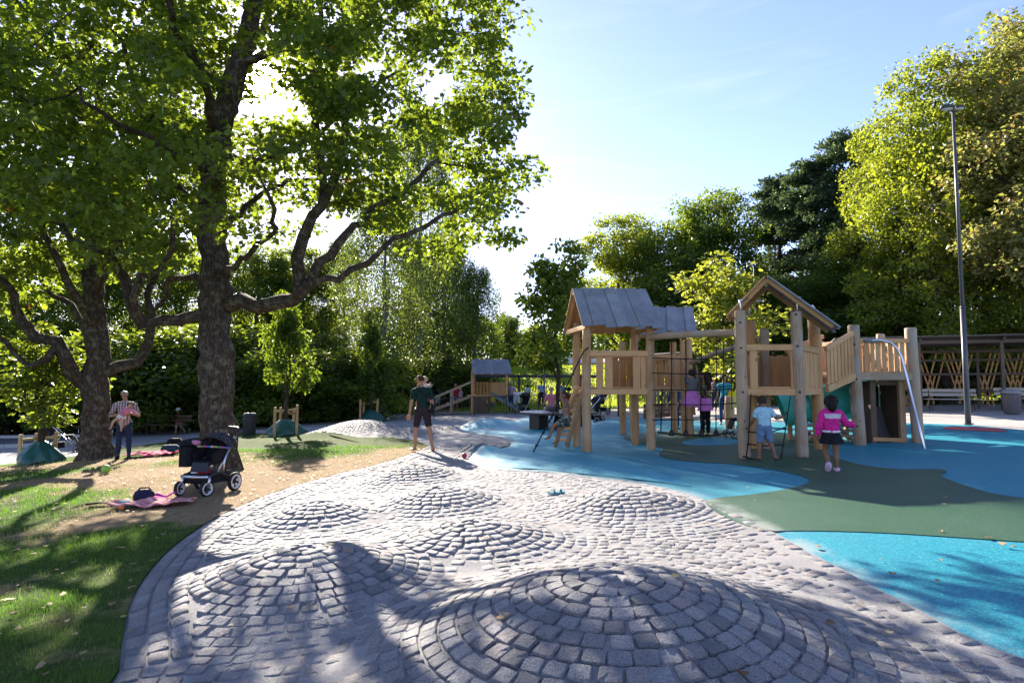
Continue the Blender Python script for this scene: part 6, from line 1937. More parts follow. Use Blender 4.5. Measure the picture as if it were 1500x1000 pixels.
class Person:
    """local frame: x to the person's right, y forward, z up; pelvis at the origin until planted"""
    def __init__(self, H, kid=0.0, pose=None, voxel=.014, broad=1.0, belly=0.0, name='person'):
        p = dict(lean=(0, 0, 1), chest=None, head=(0, .05, 1), look=(0, 1, 0), twist=0.0,
                 la=((-.25, .05, -1), (-.1, .3, -1)), ra=((.25, .05, -1), (.1, .3, -1)),
                 ll=((-.05, .05, -1), (-.02, -.05, -1)), rl=((.05, .05, -1), (.02, -.05, -1)), feet=((0, 1, 0), (0, 1, 0)), curl=.5)
        p.update(pose or {})
        k = kid
        self.H = H; hd = H * (.128 + .052 * k)            # head height
        self.hd = hd
        leg = H * (.505 - .055 * k); th, sh = leg * .5, leg * .455
        tor = H * (.30 + .005 * k); neck = H * (.042 - .016 * k)
        ua, fa = H * (.172 - .014 * k), H * (.148 - .014 * k); hand = H * (.10 - .006 * k)
        sw = H * .108 * broad * (1 - .06 * k); hw = H * .050
        tk = 1 + .28 * k                                   # children are rounder
        lean = Vector(p['lean']).normalized(); ch = Vector(p['chest'] or p['lean']).normalized()
        O = Vector((0, 0, 0))
        mid = lean * (tor * .5); top = mid + ch * (tor * .5)
        X = Vector((math.cos(p['twist']), math.sin(p['twist']), 0)); Xp = Vector((1, 0, 0))
        nk = top + ch * 0
        hdir = Vector(p['head']).normalized(); hb = nk + (ch * .5 + hdir * .5) * neck
        look = Vector(p['look']); look = (look - hdir * look.dot(hdir)).normalized()
        hc = hb + hdir * (hd * .50) + look * (hd * .07)
        J = self.J = {}
        J['pel'] = O; J['mid'] = mid; J['top'] = top; J['hc'] = hc; J['hb'] = hb
        self.hdir, self.look = hdir, look
        B = []   # (bone, a, ra, b, rb, sx, sy, xax)
        r = H * tk
        B.append(('pelvis', O + Xp * -hw * .75 + Vector((0, 0, -.008 * H)), r * .056, O + Xp * hw * .75 + Vector((0, 0, -.008 * H)), r * .056, 1, 1, None))
        B.append(('waist', O, r * .056, mid, r * .052, 1.32, 1.0 + belly, Xp))
        B.append(('chest', mid, r * .054, top - ch * (.055 * H), r * .060, 1.45 * broad, .98 + belly * .4, X))
        B.append(('chest', top - ch * (.042 * H) - X * sw * .72, r * .040, top - ch * (.042 * H) + X * sw * .72, r * .040, 1, .95, None))
        B.append(('neck', top - ch * (.05 * H), H * .036, hb + hdir * (hd * .25), H * (.031 + .003 * k), 1, 1, None))
        # head: skull, jaw, nose, ears
        ear = hdir.cross(look); 
        B.append(('head', hc + hdir * hd * .10 - look * hd * .04, hd * .36, hc + hdir * hd * .13 + look * hd * .04, hd * .355, 1, .98, ear))
        B.append(('head', hc - hdir * hd * .02 + look * hd * .10, hd * .26, hc - hdir * hd * .30 + look * hd * .15, hd * .165, 1.05, .95, ear))
        B.append(('head', hc + hdir * hd * .0 + look * hd * .38, hd * .035, hc - hdir * hd * .11 + look * hd * .42, hd * .05, 1, 1, None))
        for s in (-1, 1): B.append(('head', hc + ear * s * hd * .355 + hdir * hd * .06 - look * hd * .02, hd * .055, hc + ear * s * hd * .345 - hdir * hd * .07, hd * .045, .6, 1.2, ear))
        for side, s in (('l', -1), ('r', 1)):
            shd = top - ch * (.045 * H) + X * (s * sw)
            u, f = [Vector(q).normalized() for q in p[side + 'a'][:2]]
            el = shd + u * ua; wr = el + f * fa
            hdv = Vector(p[side + 'a'][2]).normalized() if len(p[side + 'a']) > 2 else f
            J[side + 'sh'], J[side + 'el'], J[side + 'wr'] = shd, el, wr
            B.append((side + 'uarm', shd, r * .0305, el, r * .0235, 1, 1, None)); B.append((side + 'farm', el, r * .0245, wr, r * .0165, 1, 1, None))
            # hand: palm, four fingers, thumb
            pal = wr + hdv * hand * .5
            side_ax = hdv.cross(u if abs(hdv.dot(u)) < .97 else Vector((1, 0, 0)))
            if side_ax.length < .05: side_ax = hdv.cross(Vector((0, 1, .3)))
            side_ax.normalize(); pn = hdv.cross(side_ax)
            if pn.dot(Vector((-s, .4, 0))) < 0: pn = -pn                     # palm faces in/forward
            B.append((side + 'hand', wr + hdv * hand * .12, hand * .17, wr + hdv * hand * .46, hand * .20, 1.25, .62, side_ax))
            for q in range(4):
                b0 = wr + hdv * hand * .50 + side_ax * hand * (.26 - .165 * q) * .9
                l_ = hand * (.42, .48, .45, .34)[q]; c = p['curl']
                d1 = (hdv * math.cos(c * .7) + pn * math.sin(c * .7)); d2 = (hdv * math.cos(c * 1.9) + pn * math.sin(c * 1.9))
                m_ = b0 + d1 * l_ * .55
                B.append((side + 'hand', b0, hand * .075, m_, hand * .068, 1, 1, None)); B.append((side + 'hand', m_, hand * .068, m_ + d2 * l_ * .5, hand * .055, 1, 1, None))
            t0 = wr + hdv * hand * .2 + side_ax * hand * .2; t1 = t0 + (side_ax * .7 + hdv * .75 + pn * .3).normalized() * hand * .30
            B.append((side + 'hand', t0, hand * .085, t1, hand * .07, 1, 1, None)); B.append((side + 'hand', t1, hand * .07, t1 + (hdv + pn * .4).normalized() * hand * .2, hand * .055, 1, 1, None))
            J[side + 'hand'] = wr + hdv * hand * .55
            hip = O + Xp * (s * hw) + Vector((0, 0, -.015 * H))
            u, f = [Vector(q).normalized() for q in p[side + 'l'][:2]]
            kn = hip + u * th; an = kn + f * sh
            J[side + 'hip'], J[side + 'kn'], J[side + 'an'] = hip, kn, an
            B.append((side + 'thigh', hip, r * .0485, kn, r * .032, 1, 1.05, None))
            calf = kn.lerp(an, .33) - (Vector((0, 1, 0)) - f * f.y) * (.007 * H)
            B.append((side + 'shin', kn, r * .0315, calf, r * .0315, 1, 1, None)); B.append((side + 'shin2', calf, r * .031, an, r * .0205, 1, 1, None))
            fd = Vector(p['feet'][0 if s < 0 else 1]).normalized(); fl = H * (.135 + .0 * k)
            dn = f if abs(f.dot(fd)) < .8 else Vector((0, 0, -1))
            dn = (dn - fd * dn.dot(fd)).normalized()
            hl = an + dn * (.022 * H) - fd * (fl * .22)
            J[side + 'toe'] = hl + fd * fl
            B.append((side + 'foot', hl + fd * .02 * H, r * .021, an + dn * (.026 * H) + fd * fl * .4, r * .022, 1.05, .85, fd.cross(dn)))
            B.append((side + 'foot', an + dn * (.026 * H) + fd * fl * .25, r * .021, an + dn * (.031 * H) + fd * fl * .70, r * .015, 1.5, .8, fd.cross(dn)))
            B.append((side + 'foot', an, r * .022, an + dn * (.022 * H) + fd * fl * .15, r * .023, 1, 1, None))
        self.B = B
        V, F = [], []
        for b in B:
            v, f = _capsule(*b[1:]); o = len(V); V += v; F += [tuple(i + o for i in q) for q in f]
        self.me = bake(V, F, voxel)
        n = len(self.me.vertices); co = np.empty(n * 3, np.float32); self.me.vertices.foreach_get('co', co); self.co = co.reshape(-1, 3)
        no = np.empty(n * 3, np.float32); self.me.vertices.foreach_get('normal', no); self.no = no.reshape(-1, 3)
        best = np.full(n, 1e9); self.lab = np.zeros(n, object); self.t = np.zeros(n)
        for b in B:
            a_, b_ = np.array(b[1]), np.array(b[3]); d = b_ - a_; l2 = d.dot(d) + 1e-9
            t = np.clip(((self.co - a_) @ d) / l2, 0, 1)
            dist = np.linalg.norm(self.co - a_ - t[:, None] * d, axis=1) / ((b[2] * (1 - t) + b[4] * t) * math.sqrt(b[5] * b[6]))
            k_ = dist < best; best[k_] = dist[k_]; lo = b[0].endswith('shin2'); up = b[0].endswith('shin')
            self.lab[k_] = b[0].replace('shin2', 'shin'); self.t[k_] = .33 + .67 * t[k_] if lo else .33 * t[k_] if up else t[k_]
        low = min(self.co[:, 2]); self.low = float(low)
        self.kids = []
    def sel(self, spec):
        """spec: {bone: (t0, t1)}; 'l*' and 'r*' may be given as '*arm' names without a side"""
        m = np.zeros(len(self.co), bool)
        for b, (t0, t1) in spec.items():
            for nm in ((b,) if b in ('pelvis', 'waist', 'chest', 'neck', 'head') else ('l' + b, 'r' + b) if b[0] != '_' else (b[1:],)):
                m |= (self.lab == nm) & (self.t >= t0 - 1e-6) & (self.t <= t1 + 1e-6)
        return m
    def shell(self, name, mask, off, mat, loose=0.0, fn=None):
        """clothing or hair: the masked part of the body pushed outwards, with a turned-in edge"""
        me = self.me
        np_ = len(me.polygons); ls = np.empty(np_, np.int32); lt = np.empty(np_, np.int32)
        me.polygons.foreach_get('loop_start', ls); me.polygons.foreach_get('loop_total', lt)
        vi = np.empty(len(me.loops), np.int32); me.loops.foreach_get('vertex_index', vi)
        ok = np.logical_and.reduceat(mask[vi], ls)
        faces = [vi[s:s+t] for s, t, k in zip(ls, lt, ok) if k]
        if not faces: return None
        used = np.unique(np.concatenate(faces)); remap = -np.ones(len(mask), int); remap[used] = np.arange(len(used))
        loose = loose * 1.6
        wr = vnoise(self.co[used, 0] * 3 + self.co[used, 2], self.co[used, 2] * 2.2 + self.co[used, 1], .09, 31) - .5
        P_ = self.co[used] + self.no[used] * (off + loose * wr)[:, None] if np.ndim(off) else self.co[used] + self.no[used] * (off + loose * wr)[:, None]
        if fn is not None: P_ = fn(P_, self.co[used])
        bm = bmesh.new(); vs = [bm.verts.new(p) for p in P_]
        for f in faces:
            try: bm.faces.new([vs[remap[i]] for i in f])
            except ValueError: pass
        be = [e for e in bm.edges if len(e.link_faces) == 1]
        inner = {v: self.co[used[i]] - self.no[used[i]] * .003 for i, v in enumerate(vs)}
        ext = bmesh.ops.extrude_edge_only(bm, edges=be)
        for v in [g for g in ext['geom'] if isinstance(g, bmesh.types.BMVert)]:
            src = min((e.other_vert(v) for e in v.link_edges if e.other_vert(v) in inner), key=lambda w: (w.co - v.co).length, default=None)
            if src is not None: v.co = Vector(inner[src])
        for f in bm.faces: f.smooth = True
        o = bpy.data.meshes.new(name); bm.to_mesh(o); bm.free()
        o.materials.append(mat); self.kids.append((name, o)); return o
    def hair(self, mat, style='short', off=None):
        hd = self.hd; c = np.array(self.J['hc']); u = np.array(self.hdir); l = np.array(self.look)
        d = self.co - c; a = d @ u / hd; b = d @ l / hd
        isn = self.lab == 'head'
        m = isn & ((a > .27 - .0 * b) | ((b < .12) & (a > -.02 + .25 * b)) | ((b < .06) & (a > -.17)) | ((b < -.04) & (a > -.42)))
        m &= ~((b > .24) & (a < .30))
        e = off if off is not None else (.010 if style == 'crop' else .020 if style == 'short' else .035)
        def rough(P_, src):
            j = (vnoise(src[:, 0] * 5 + src[:, 2] * 3, src[:, 1] * 5 + src[:, 2] * 2, .06, 41) - .5) * (hd * (.03 if style == 'crop' else .12))
            dd = src - c; dd /= np.linalg.norm(dd, axis=1)[:, None]
            return P_ + dd * j[:, None]
        self.shell('hair', m, e * hd / .22, mat, 0, rough)
        return self
    def lock(self, mat, pts, r, name='hair'):
        m = MB(); m.tube(pts, r, 10, True, .08); self.kids.append((name, m.mesh(name))); self.kids[-1][1].materials.append(mat)
    def face(self):
        hd = self.hd; c = self.J['hc']; u, l = self.hdir, self.look; e = u.cross(l)
        for s in (-1, 1):
            m = MB(); m.ball(c + e * s * hd * .135 + u * hd * .02 + l * hd * .325, hd * .042, 6, sx=1, sy=1, sz=.7); me = m.mesh('eye'); me.materials.append(M_EYE); self.kids.append(('eye', me))
        m = MB(); m.tube([c - u * hd * .23 + l * hd * .33 - e * hd * .08, c - u * hd * .235 + l * hd * .345, c - u * hd * .23 + l * hd * .33 + e * hd * .08], hd * .022, 6); me = m.mesh('mouth'); me.materials.append(M_LIP); self.kids.append(('mouth', me))
        return self
    def place(self, loc, heading, label, skin, group=None, cat='person', feet=True, z=None, name='person'):
        """heading: 0 = walks away from the viewer (+y), positive = turned to the left"""
        loc = Vector(loc)
        if z is None: z = loc.z - self.low if feet else loc.z
        r = empty(name, (loc.x, loc.y, z), label, cat, group, heading)
        self.me.materials.append(skin); link('body', self.me, r)
        for nm, me in self.kids: link(nm, me, r)
        self.root = r
        return r
TSHIRT = {'chest': (0, 1), 'waist': (.15, 1), 'uarm': (0, .62)}
LONGSL = {'chest': (0, 1), 'waist': (.1, 1), 'uarm': (0, 1), 'farm': (0, .93)}
SHORTS = {'pelvis': (0, 1), 'waist': (0, .32), 'thigh': (0, .80)}
TROUS = {'pelvis': (0, 1), 'waist': (0, .32), 'thigh': (0, 1), 'shin': (0, .95)}
SHOES = {'foot': (0, 1), 'shin': (.99, 1)}
def flare(axis_z, amount, pz0):
    def f(P_, src):
        k = np.clip((pz0 - src[:, 2]) / axis_z, 0, 1)[:, None]
        c = P_.copy(); c[:, 2] = 0; ctr = np.array([0, 0, 0])
        P_ = P_.copy(); P_[:, :2] *= (1 + amount * k); return P_
    return f
def skirt(p, mat, length, r0, r1, name='skirt', c=(0, 0, .03), axis=(0, 0, -1), sy=.8, ruff=.06):
    m = MB(); rows = []; n = 24; c = Vector(c); ax = Vector(axis).normalized()
    x = ax.cross(Vector((0, 1, 0))); x = x.normalized() if x.length > .05 else Vector((1, 0, 0)); y = ax.cross(x)
    for i in range(6):
        t = i / 5; rr = r0 + (r1 - r0) * t ** .8; row = []
        for k in range(n):
            a = 2 * math.pi * k / n; q = rr * (1 + ruff * t * math.sin(5 * a + 1) + ruff * .6 * t * math.sin(9 * a))
            row.append(len(m.v)); m.v.append(c + ax * (length * t) + x * (q * math.cos(a)) + y * (q * sy * math.sin(a)))
        rows.append(row)
    for a_, b_ in zip(rows, rows[1:]):
        for k in range(n): m.face((a_[k], a_[(k+1) % n], b_[(k+1) % n], b_[k]), [(0, 0)] * 4, True)
    me = m.mesh(name); me.materials.append(mat); p.kids.append((name, me))

BLACKC = cloth('black_cloth', (.012, .012, .016)); DENIM = cloth('dark_denim', (.022, .035, .075)); DENIML = cloth('washed_denim', (.14, .22, .33)); GREENC = cloth('dark_green_cotton', (.008, .032, .026))
MAROON = cloth('dark_brown_shorts', (.035, .022, .026)); MAGENTA = cloth('magenta_jacket', (.62, .025, .24)); PINK = cloth('pink_cotton', (.62, .22, .32)); WHITEC = cloth('white_cotton', (.68, .68, .68)); REDC = cloth('red_cotton', (.40, .02, .04))
LBLUE = cloth('pale_blue_cotton', (.38, .62, .70)); ORCHID = cloth_spots('orchid_print', (.55, .17, .48), (.70, .38, .64), 46, .35); LEOP = cloth_spots('leopard_print', (.035, .028, .02), (.40, .30, .17), 42, .5); CAMO = cloth_spots('leaf_print', (.03, .045, .04), (.30, .34, .28), 30, .5); PLAID = cloth_plaid('checked_shirt')
TEALC = cloth('teal_cotton', (.05, .30, .36)); YELLOWC = cloth('yellow_bag', (.75, .56, .02)); SHOE_P = cloth('pink_shoe', (.62, .45, .55)); PALEY = cloth_spots('pale_print', (.52, .52, .42), (.60, .45, .10), 40, .3); GREYC = cloth('grey_cotton', (.16, .16, .17)); BLUEC = cloth('blue_cotton', (.04, .08, .22)); LILAC = cloth('lilac_cotton', (.42, .30, .45)); JEANB = cloth('jeans', (.035, .07, .17))

# -- father in dark green with a fair-haired child on his far arm
fa = at(618, 661, HP); 
p = Person(1.86, 0, dict(lean=(-.03, -.02, 1), chest=(-.02, .05, 1), head=(-.12, .22, 1), look=(-.95, .35, -.35), la=((-.22, -.06, -1), (-.10, .24, -1)), ra=((.26, .10, -1), (.05, .95, .15)), ll=((-.13, .06, -1), (-.05, -.06, -1)), rl=((.17, -.14, -1), (.13, -.26, -1)), feet=((-.35, .93, -.03), (.25, .9, -.30)), curl=.45), .0115)
p.hair(H_BROWN, 'crop').face()
p.shell('shirt', p.sel({'chest': (0, 1), 'waist': (.02, 1), 'uarm': (0, .68), 'neck': (0, .12)}), .014, GREENC, .014)
p.shell('shorts', p.sel({'pelvis': (0, 1), 'waist': (0, .30), 'thigh': (0, .84)}), .021, MAROON, .016)
f_root = p.place((fa.x, fa.y, float(HP(fa.x, fa.y))), R(20), 'barefoot man in dark green shirt and shorts walking away, carrying a fair-haired child', S_TAN)
fj = {k: f_root.matrix_basis @ v for k, v in p.J.items()}
q = Person(.98, 1, dict(lean=(0, .1, 1), la=((-.3, .6, .1), (.2, .9, .3)), ra=((.3, .6, .1), (-.2, .9, .3)), ll=((-.55, .75, -.35), (-.2, -.4, -1)), rl=((.55, .75, -.35), (.2, -.4, -1)), head=(0, .1, 1)), .012)
q.hair(H_BLOND, 'short').face(); q.shell('top', q.sel(TSHIRT), .012, WHITEC, .008); q.shell('trousers', q.sel(SHORTS), .014, PINK, .008)
q.place(fj['top'] + Matrix.Rotation(R(20), 3, 'Z') @ Vector((.12, .215, -.225)), R(188), 'fair-haired small child carried by the man in dark green', S_LIGHT, feet=False)
# his shoulder bag
bg_ = empty('shoulder_bag', fj['rhip'], 'small black bag on a strap at the hip of the man in dark green', 'bag')
Mx = f_root.matrix_basis
c = Mx @ Vector((.235, -.075, .02))
m = MB(); m.ball(c, .10, 8, sx=.62, sy=1.0, sz=1.25); m.build('bag', BLACKC, bg_)
m = MB(); sh = p.J['lsh'] + Vector((.07, 0, .085)); 
m.tube([c + Vector((0, -.03, .08)), Mx @ Vector((.16, -.155, .16)), Mx @ Vector((.05, -.170, .36)), Mx @ (sh + Vector((.03, -.11, -.06))), Mx @ (sh + Vector((0, .0, .02)))], .012, 6); m.build('strap', BLACKC, bg_)

# -- man in the checked shirt with a toddler in pink
g_ = at(180, 672)
p = Person(1.76, 0, dict(lean=(0, -.05, 1), chest=(0, -.02, 1), head=(.12, .1, 1), look=(.45, .9, -.1), ra=((.42, .12, -1), (-.72, .72, .12)), la=((-.42, .10, -1), (.72, .70, .30)), ll=((-.08, .12, -1), (-.03, -.04, -1)), rl=((.06, -.10, -1), (.05, -.16, -1)), curl=.9), .0125, 1.08, .28)
p.hair(H_GREY, 'crop', .006).face()
p.shell('shirt', p.sel({'chest': (0, 1), 'waist': (.0, 1), 'pelvis': (0, 1), 'uarm': (0, .82)}), .016, PLAID, .015)
p.shell('jeans', p.sel({'pelvis': (0, 1), 'thigh': (0, 1), 'shin': (0, .97)}), .013, DENIM, .018)
p.shell('shoe', p.sel(SHOES), .009, BLACKC)
r_ = p.place((g_.x, g_.y, float(lawn_z(g_.x, g_.y))), R(180) + R(22), 'man in a checked shirt and dark jeans standing by the candelabra maple', S_TAN)
mj = r_.matrix_basis
q = Person(.80, 1, dict(lean=(-.55, .15, .8), chest=(-.6, .1, .75), head=(-.35, .15, 1), look=(-.6, .8, 0), la=((-.5, .3, -.4), (-.6, .5, -.3)), ra=((.2, .5, -.6), (-.3, .8, -.2)), ll=((.25, .35, -1), (-.1, -.2, -1)), rl=((.7, .3, -.6), (.3, -.1, -1))), .0105)
q.hair(H_BROWN).face(); q.shell('top', q.sel(LONGSL), .012, PINK, .006); q.shell('nappy', q.sel({'pelvis': (0, 1), 'waist': (0, .3), 'thigh': (0, .3)}), .02, WHITEC)
q.place(mj @ Vector((.02, .285, .17)), R(180) + R(22) , 'toddler in a pink top held by the man in the checked shirt', S_LIGHT, feet=False)

# -- child in a hat running on the path
g_ = at(262, 634)
p = Person(1.12, .8, dict(lean=(0, .18, 1), head=(0, .1, 1), la=((-.3, .5, -.8), (.2, .9, -.1)), ra=((.3, -.5, -.8), (.1, -.2, -1)), ll=((-.05, .55, -1), (-.02, -.1, -1)), rl=((.05, -.25, -1), (.02, -.9, -.6)), feet=((0, 1, 0), (0, .5, -.9))), .014)
p.hair(H_BLOND).face(); p.shell('top', p.sel(TSHIRT), .012, REDC, .006); p.shell('skirt', p.sel({'pelvis': (0, 1), 'thigh': (0, .5), 'waist': (0, .3)}), .03, PINK, .01); p.shell('leggings', p.sel({'thigh': (.5, 1), 'shin': (0, .3)}), .01, WHITEC)
hc = p.J['hc']; m = MB(); m.lathe([(.19, .07), (.11, .085), (.105, .16), (.07, .19), (.001, .2)], hc + Vector((0, -.01, -.0)), 16); me = m.mesh('sun_hat'); me.materials.append(WHITEC); p.kids.append(('sun_hat', me))
p.place((g_.x, g_.y, float(h0(g_.x, g_.y))), R(70), 'small child in a white hat running on the asphalt path', S_LIGHT)

# -- shirtless boy on the leaning plank, hanging on to the rope
p = Person(1.22, .7, dict(lean=(.12, .02, 1), head=(.05, .05, 1), look=(-.5, .8, -.2), twist=.1, la=((.12, .42, .85), (.35, .25, 1)), ra=((.35, .45, .75), (.25, .1, 1)), ll=((-.42, .85, -.45), (-.5, .1, -.75)), rl=((-.35, .6, -.75), (-.52, -.1, -.8)), feet=((-.5, .8, -.25), (-.6, .6, -.35)), curl=1.3), .0115)
p.hair(H_BROWN).face(); p.shell('swim_shorts', p.sel({'pelvis': (0, 1), 'waist': (0, .45), 'thigh': (0, .70)}), .018, CAMO, .012)
pos_ = P(829, 614, 14.15)
p.place(pos_, R(62), 'shirtless boy in patterned shorts climbing the leaning plank on the rope', S_BROWN, feet=False)

# -- girl in orchid dress on the net and the woman beside her
p = Person(1.18, .75, dict(lean=(.06, .1, 1), head=(0, -.1, 1), look=(0, 1, .3), la=((-.15, .5, .9), (-.1, .35, 1)), ra=((.2, .5, .85), (.15, .35, 1)), ll=((-.25, .55, -.8), (-.05, -.25, -1)), rl=((.1, .75, -.6), (.1, -.2, -1)), curl=1.4), .0125)
p.hair(H_BROWN).face(); p.shell('top', p.sel(TSHIRT), .012, GREYC, .006); p.shell('shorts', p.sel({'pelvis': (0, 1), 'thigh': (0, .4)}), .012, ORCHID)
skirt(p, ORCHID, .34, .10, .25, 'skirt', (0, 0, .10), (.05, .1, -1), .85)
p.place(P(1014, 578, 14.62), R(6), 'girl in an orchid pink skirt climbing on the rope net', S_TAN, feet=False)
g_ = at(1034, 639, HR)
p = Person(1.70, 0, dict(lean=(0, .03, 1), head=(-.1, .1, 1), look=(-.95, .25, .1), la=((-.55, .5, .5), (-.15, .6, .9)), ra=((.25, .45, -.6), (-.5, .7, .2)), ll=((-.06, .03, -1), (0, 0, -1)), rl=((.06, .03, -1), (0, 0, -1)), curl=.9), .0135)
p.hair(H_BROWN, 'long').face(); p.lock(H_BROWN, [p.J['hc'] + Vector((.02, -.08, .05)), p.J['hc'] + Vector((.05, -.13, -.1)), p.J['hc'] + Vector((.06, -.13, -.28)), p.J['hc'] + Vector((.06, -.11, -.36))], [.07, .09, .075, .02])
p.shell('top', p.sel({'chest': (0, 1), 'waist': (0, 1), 'uarm': (0, .8)}), .016, LEOP, .012); p.shell('trousers', p.sel(TROUS), .016, BLACKC, .012)
skirt(p, ORCHID, .34, .15, .24, 'tunic', (0, 0, .12), (0, 0, -1), .75)
p.place((g_.x, g_.y, float(HR(g_.x, g_.y))), R(35), 'long-haired woman in a leopard top behind the rope net, helping the climbing girl', S_TAN)
# -- woman with the yellow bag
g_ = at(1062, 622, HR)
p = Person(1.66, 0, dict(head=(-.05, .15, 1), look=(-.5, .8, -.3), la=((-.2, .15, -1), (.3, .7, -.5)), ra=((.2, .1, -1), (.1, .4, -1)), ll=((-.07, .08, -1), (-.02, -.05, -1)), rl=((.09, -.05, -1), (.05, -.1, -1))), .0145)
p.hair(H_BROWN, 'long').face(); p.shell('top', p.sel(TSHIRT), .014, TEALC, .01); p.shell('jeans', p.sel(TROUS), .012, JEANB, .012)
r_ = p.place((g_.x, g_.y, float(HR(g_.x, g_.y))), R(150), 'woman in teal top and jeans standing behind the net with a yellow bag', S_TAN)
hnd = r_.matrix_basis @ p.J['rhand']
yb = empty('carrier_bag', P(1077, 600, g_.y), 'bright yellow carrier bag held by the woman in teal', 'bag')
c = P(1075, 584, g_.y - .18); m = MB(); rr = []
for i in range(6):
    t = i / 5; row = []
    for k in range(14):
        a = 2 * math.pi * k / 14; w = (.10 + .14 * math.sin(math.pi * min(1, .15 + t * .75))) * (1 + .10 * math.sin(3 * a + 2 * t))
        row.append(len(m.v)); m.v.append(c + Vector((w * math.cos(a), .5 * w * math.sin(a), .25 - .52 * t + .03 * math.sin(4 * a))))
    rr.append(row)
for a_, b_ in zip(rr, rr[1:]):
    for k in range(14): m.face((a_[k], a_[(k+1) % 14], b_[(k+1) % 14], b_[k]), [(0, 0)] * 4, True)
m.face(tuple(rr[-1]), [(0, 0)] * 14)
m.build('sack', YELLOWC, yb); m = MB(); m.tube([c + Vector((-.07, 0, .24)), c + Vector((-.03, 0, .36)), c + Vector((.04, 0, .36)), c + Vector((.08, 0, .24))], .014, 6); m.build('handle', YELLOWC, yb)
# -- person in jeans behind the rear tower
g_ = at(990, 628, HR)
p = Person(1.72, 0, dict(ll=((-.12, .12, -1), (-.04, -.05, -1)), rl=((.1, -.1, -1), (.06, -.2, -1))), .015)
p.hair(H_DARK).face(); p.shell('top', p.sel(LONGSL), .014, BLUEC, .01); p.shell('jeans', p.sel(TROUS), .014, DENIM, .012); p.shell('shoe', p.sel(SHOES), .01, GREYC)
p.place((g_.x, g_.y, float(HR(g_.x, g_.y))), R(110), 'person in dark blue jeans mostly hidden behind the rear tower boards', S_LIGHT)

# -- boy in light blue with the rope ladder
g_ = at(1121, 673, HR)
p = Person(1.20, .75, dict(lean=(.0, .06, 1), head=(-.1, .2, 1), look=(-.4, .9, -.2), la=((-.35, .25, -1), (-.35, .55, -.75)), ra=((.75, .3, -.75), (.9, .45, .1)), ll=((-.14, .04, -1), (-.05, -.05, -1)), rl=((.16, -.06, -1), (.24, -.22, -1)), feet=((-.2, .95, 0), (.5, .8, -.15)), curl=1.2), .011)
p.hair(H_BROWN).face(); p.shell('shirt', p.sel({'chest': (0, 1), 'waist': (.0, 1), 'uarm': (0, .66)}), .018, LBLUE, .014); p.shell('shorts', p.sel({'pelvis': (0, 1), 'waist': (0, .2), 'thigh': (0, .93)}), .022, DENIML, .015)
p.place((g_.x, g_.y, float(HR(g_.x, g_.y))), R(-4), 'boy in a light blue shirt and denim shorts seen from behind, holding the rope ladder', S_BROWN)
# -- girl in the magenta jacket
g_ = at(1219, 690, HR)
p = Person(1.22, .8, dict(lean=(.06, .05, 1), head=(.04, .12, 1), look=(.2, .95, -.1), la=((-.35, -.1, -1), (-.1, .15, -1)), ra=((.55, .3, -.8), (.85, .5, -.12)), ll=((-.02, .35, -1), (-.02, -.75, -.9)), rl=((.03, .04, -1), (.0, -.03, -1)), feet=((0, .6, -.7), (.25, .95, -.02)), curl=.6), .011)
p.hair(H_DARK, 'long'); p.face()
p.lock(H_DARK, [p.J['hc'] + Vector((-.02, -.07, .05)), p.J['hc'] + Vector((-.02, -.115, -.06)), p.J['hc'] + Vector((-.02, -.10, -.16))], [.07, .085, .03])
jac = p.sel({'chest': (0, 1), 'waist': (.0, 1), 'uarm': (0, 1), 'farm': (0, .95), 'neck': (0, .25)})
p.shell('jacket', jac, .026, MAGENTA, .016)
yk = p.sel({'chest': (0, 1)}) & (p.co[:, 2] > p.J['top'].z - .125) & (p.co[:, 2] < p.J['top'].z - .045)
p.shell('jacket_yoke', yk, .031, cloth('pale_pink_cotton', (.62, .52, .60)), .012)
hem = p.sel({'waist': (0, 1), 'pelvis': (0, 1)}) & (p.co[:, 2] > .015) & (p.co[:, 2] < .05)
p.shell('jacket_hem', hem, .030, WHITEC, .004)
p.shell('shorts', p.sel({'pelvis': (0, 1), 'thigh': (0, .42)}), .012, BLACKC)
skirt(p, BLACKC, .19, .125, .185, 'skirt', (0, 0, .03), (0, 0, -1), .85, .08)
p.shell('shoe', p.sel({'foot': (0, 1), 'shin': (.97, 1)}), .012, SHOE_P)
p.place((g_.x, g_.y, float(HR(g_.x, g_.y))), R(-12), 'girl in a magenta jacket and dark skirt stepping across the green rubber', S_BROWN)
# -- small child sitting on the platform
p = Person(.95, 1, dict(lean=(0, .35, 1), head=(.1, .4, 1), look=(.5, .8, -.2), la=((-.2, .6, -.7), (.2, .8, -.4)), ra=((.2, .6, -.7), (-.1, .9, -.3)), ll=((-.3, .9, -.1), (.1, -.5, -.8)), rl=((.3, .9, -.1), (-.1, -.5, -.8))), .012)
p.hair(H_RED).face(); p.shell('top', p.sel(LONGSL), .013, PALEY, .008); p.shell('trousers', p.sel(TROUS), .012, PALEY)
p.place(P(1285, 545, 14.75), R(-70), 'small child crouching behind the pale railing of the slide platform', S_LIGHT, feet=False, z=float(zd + .17 + .18))
# -- child half hidden left of C1 behind the boy
g_ = at(1098, 660, HR)
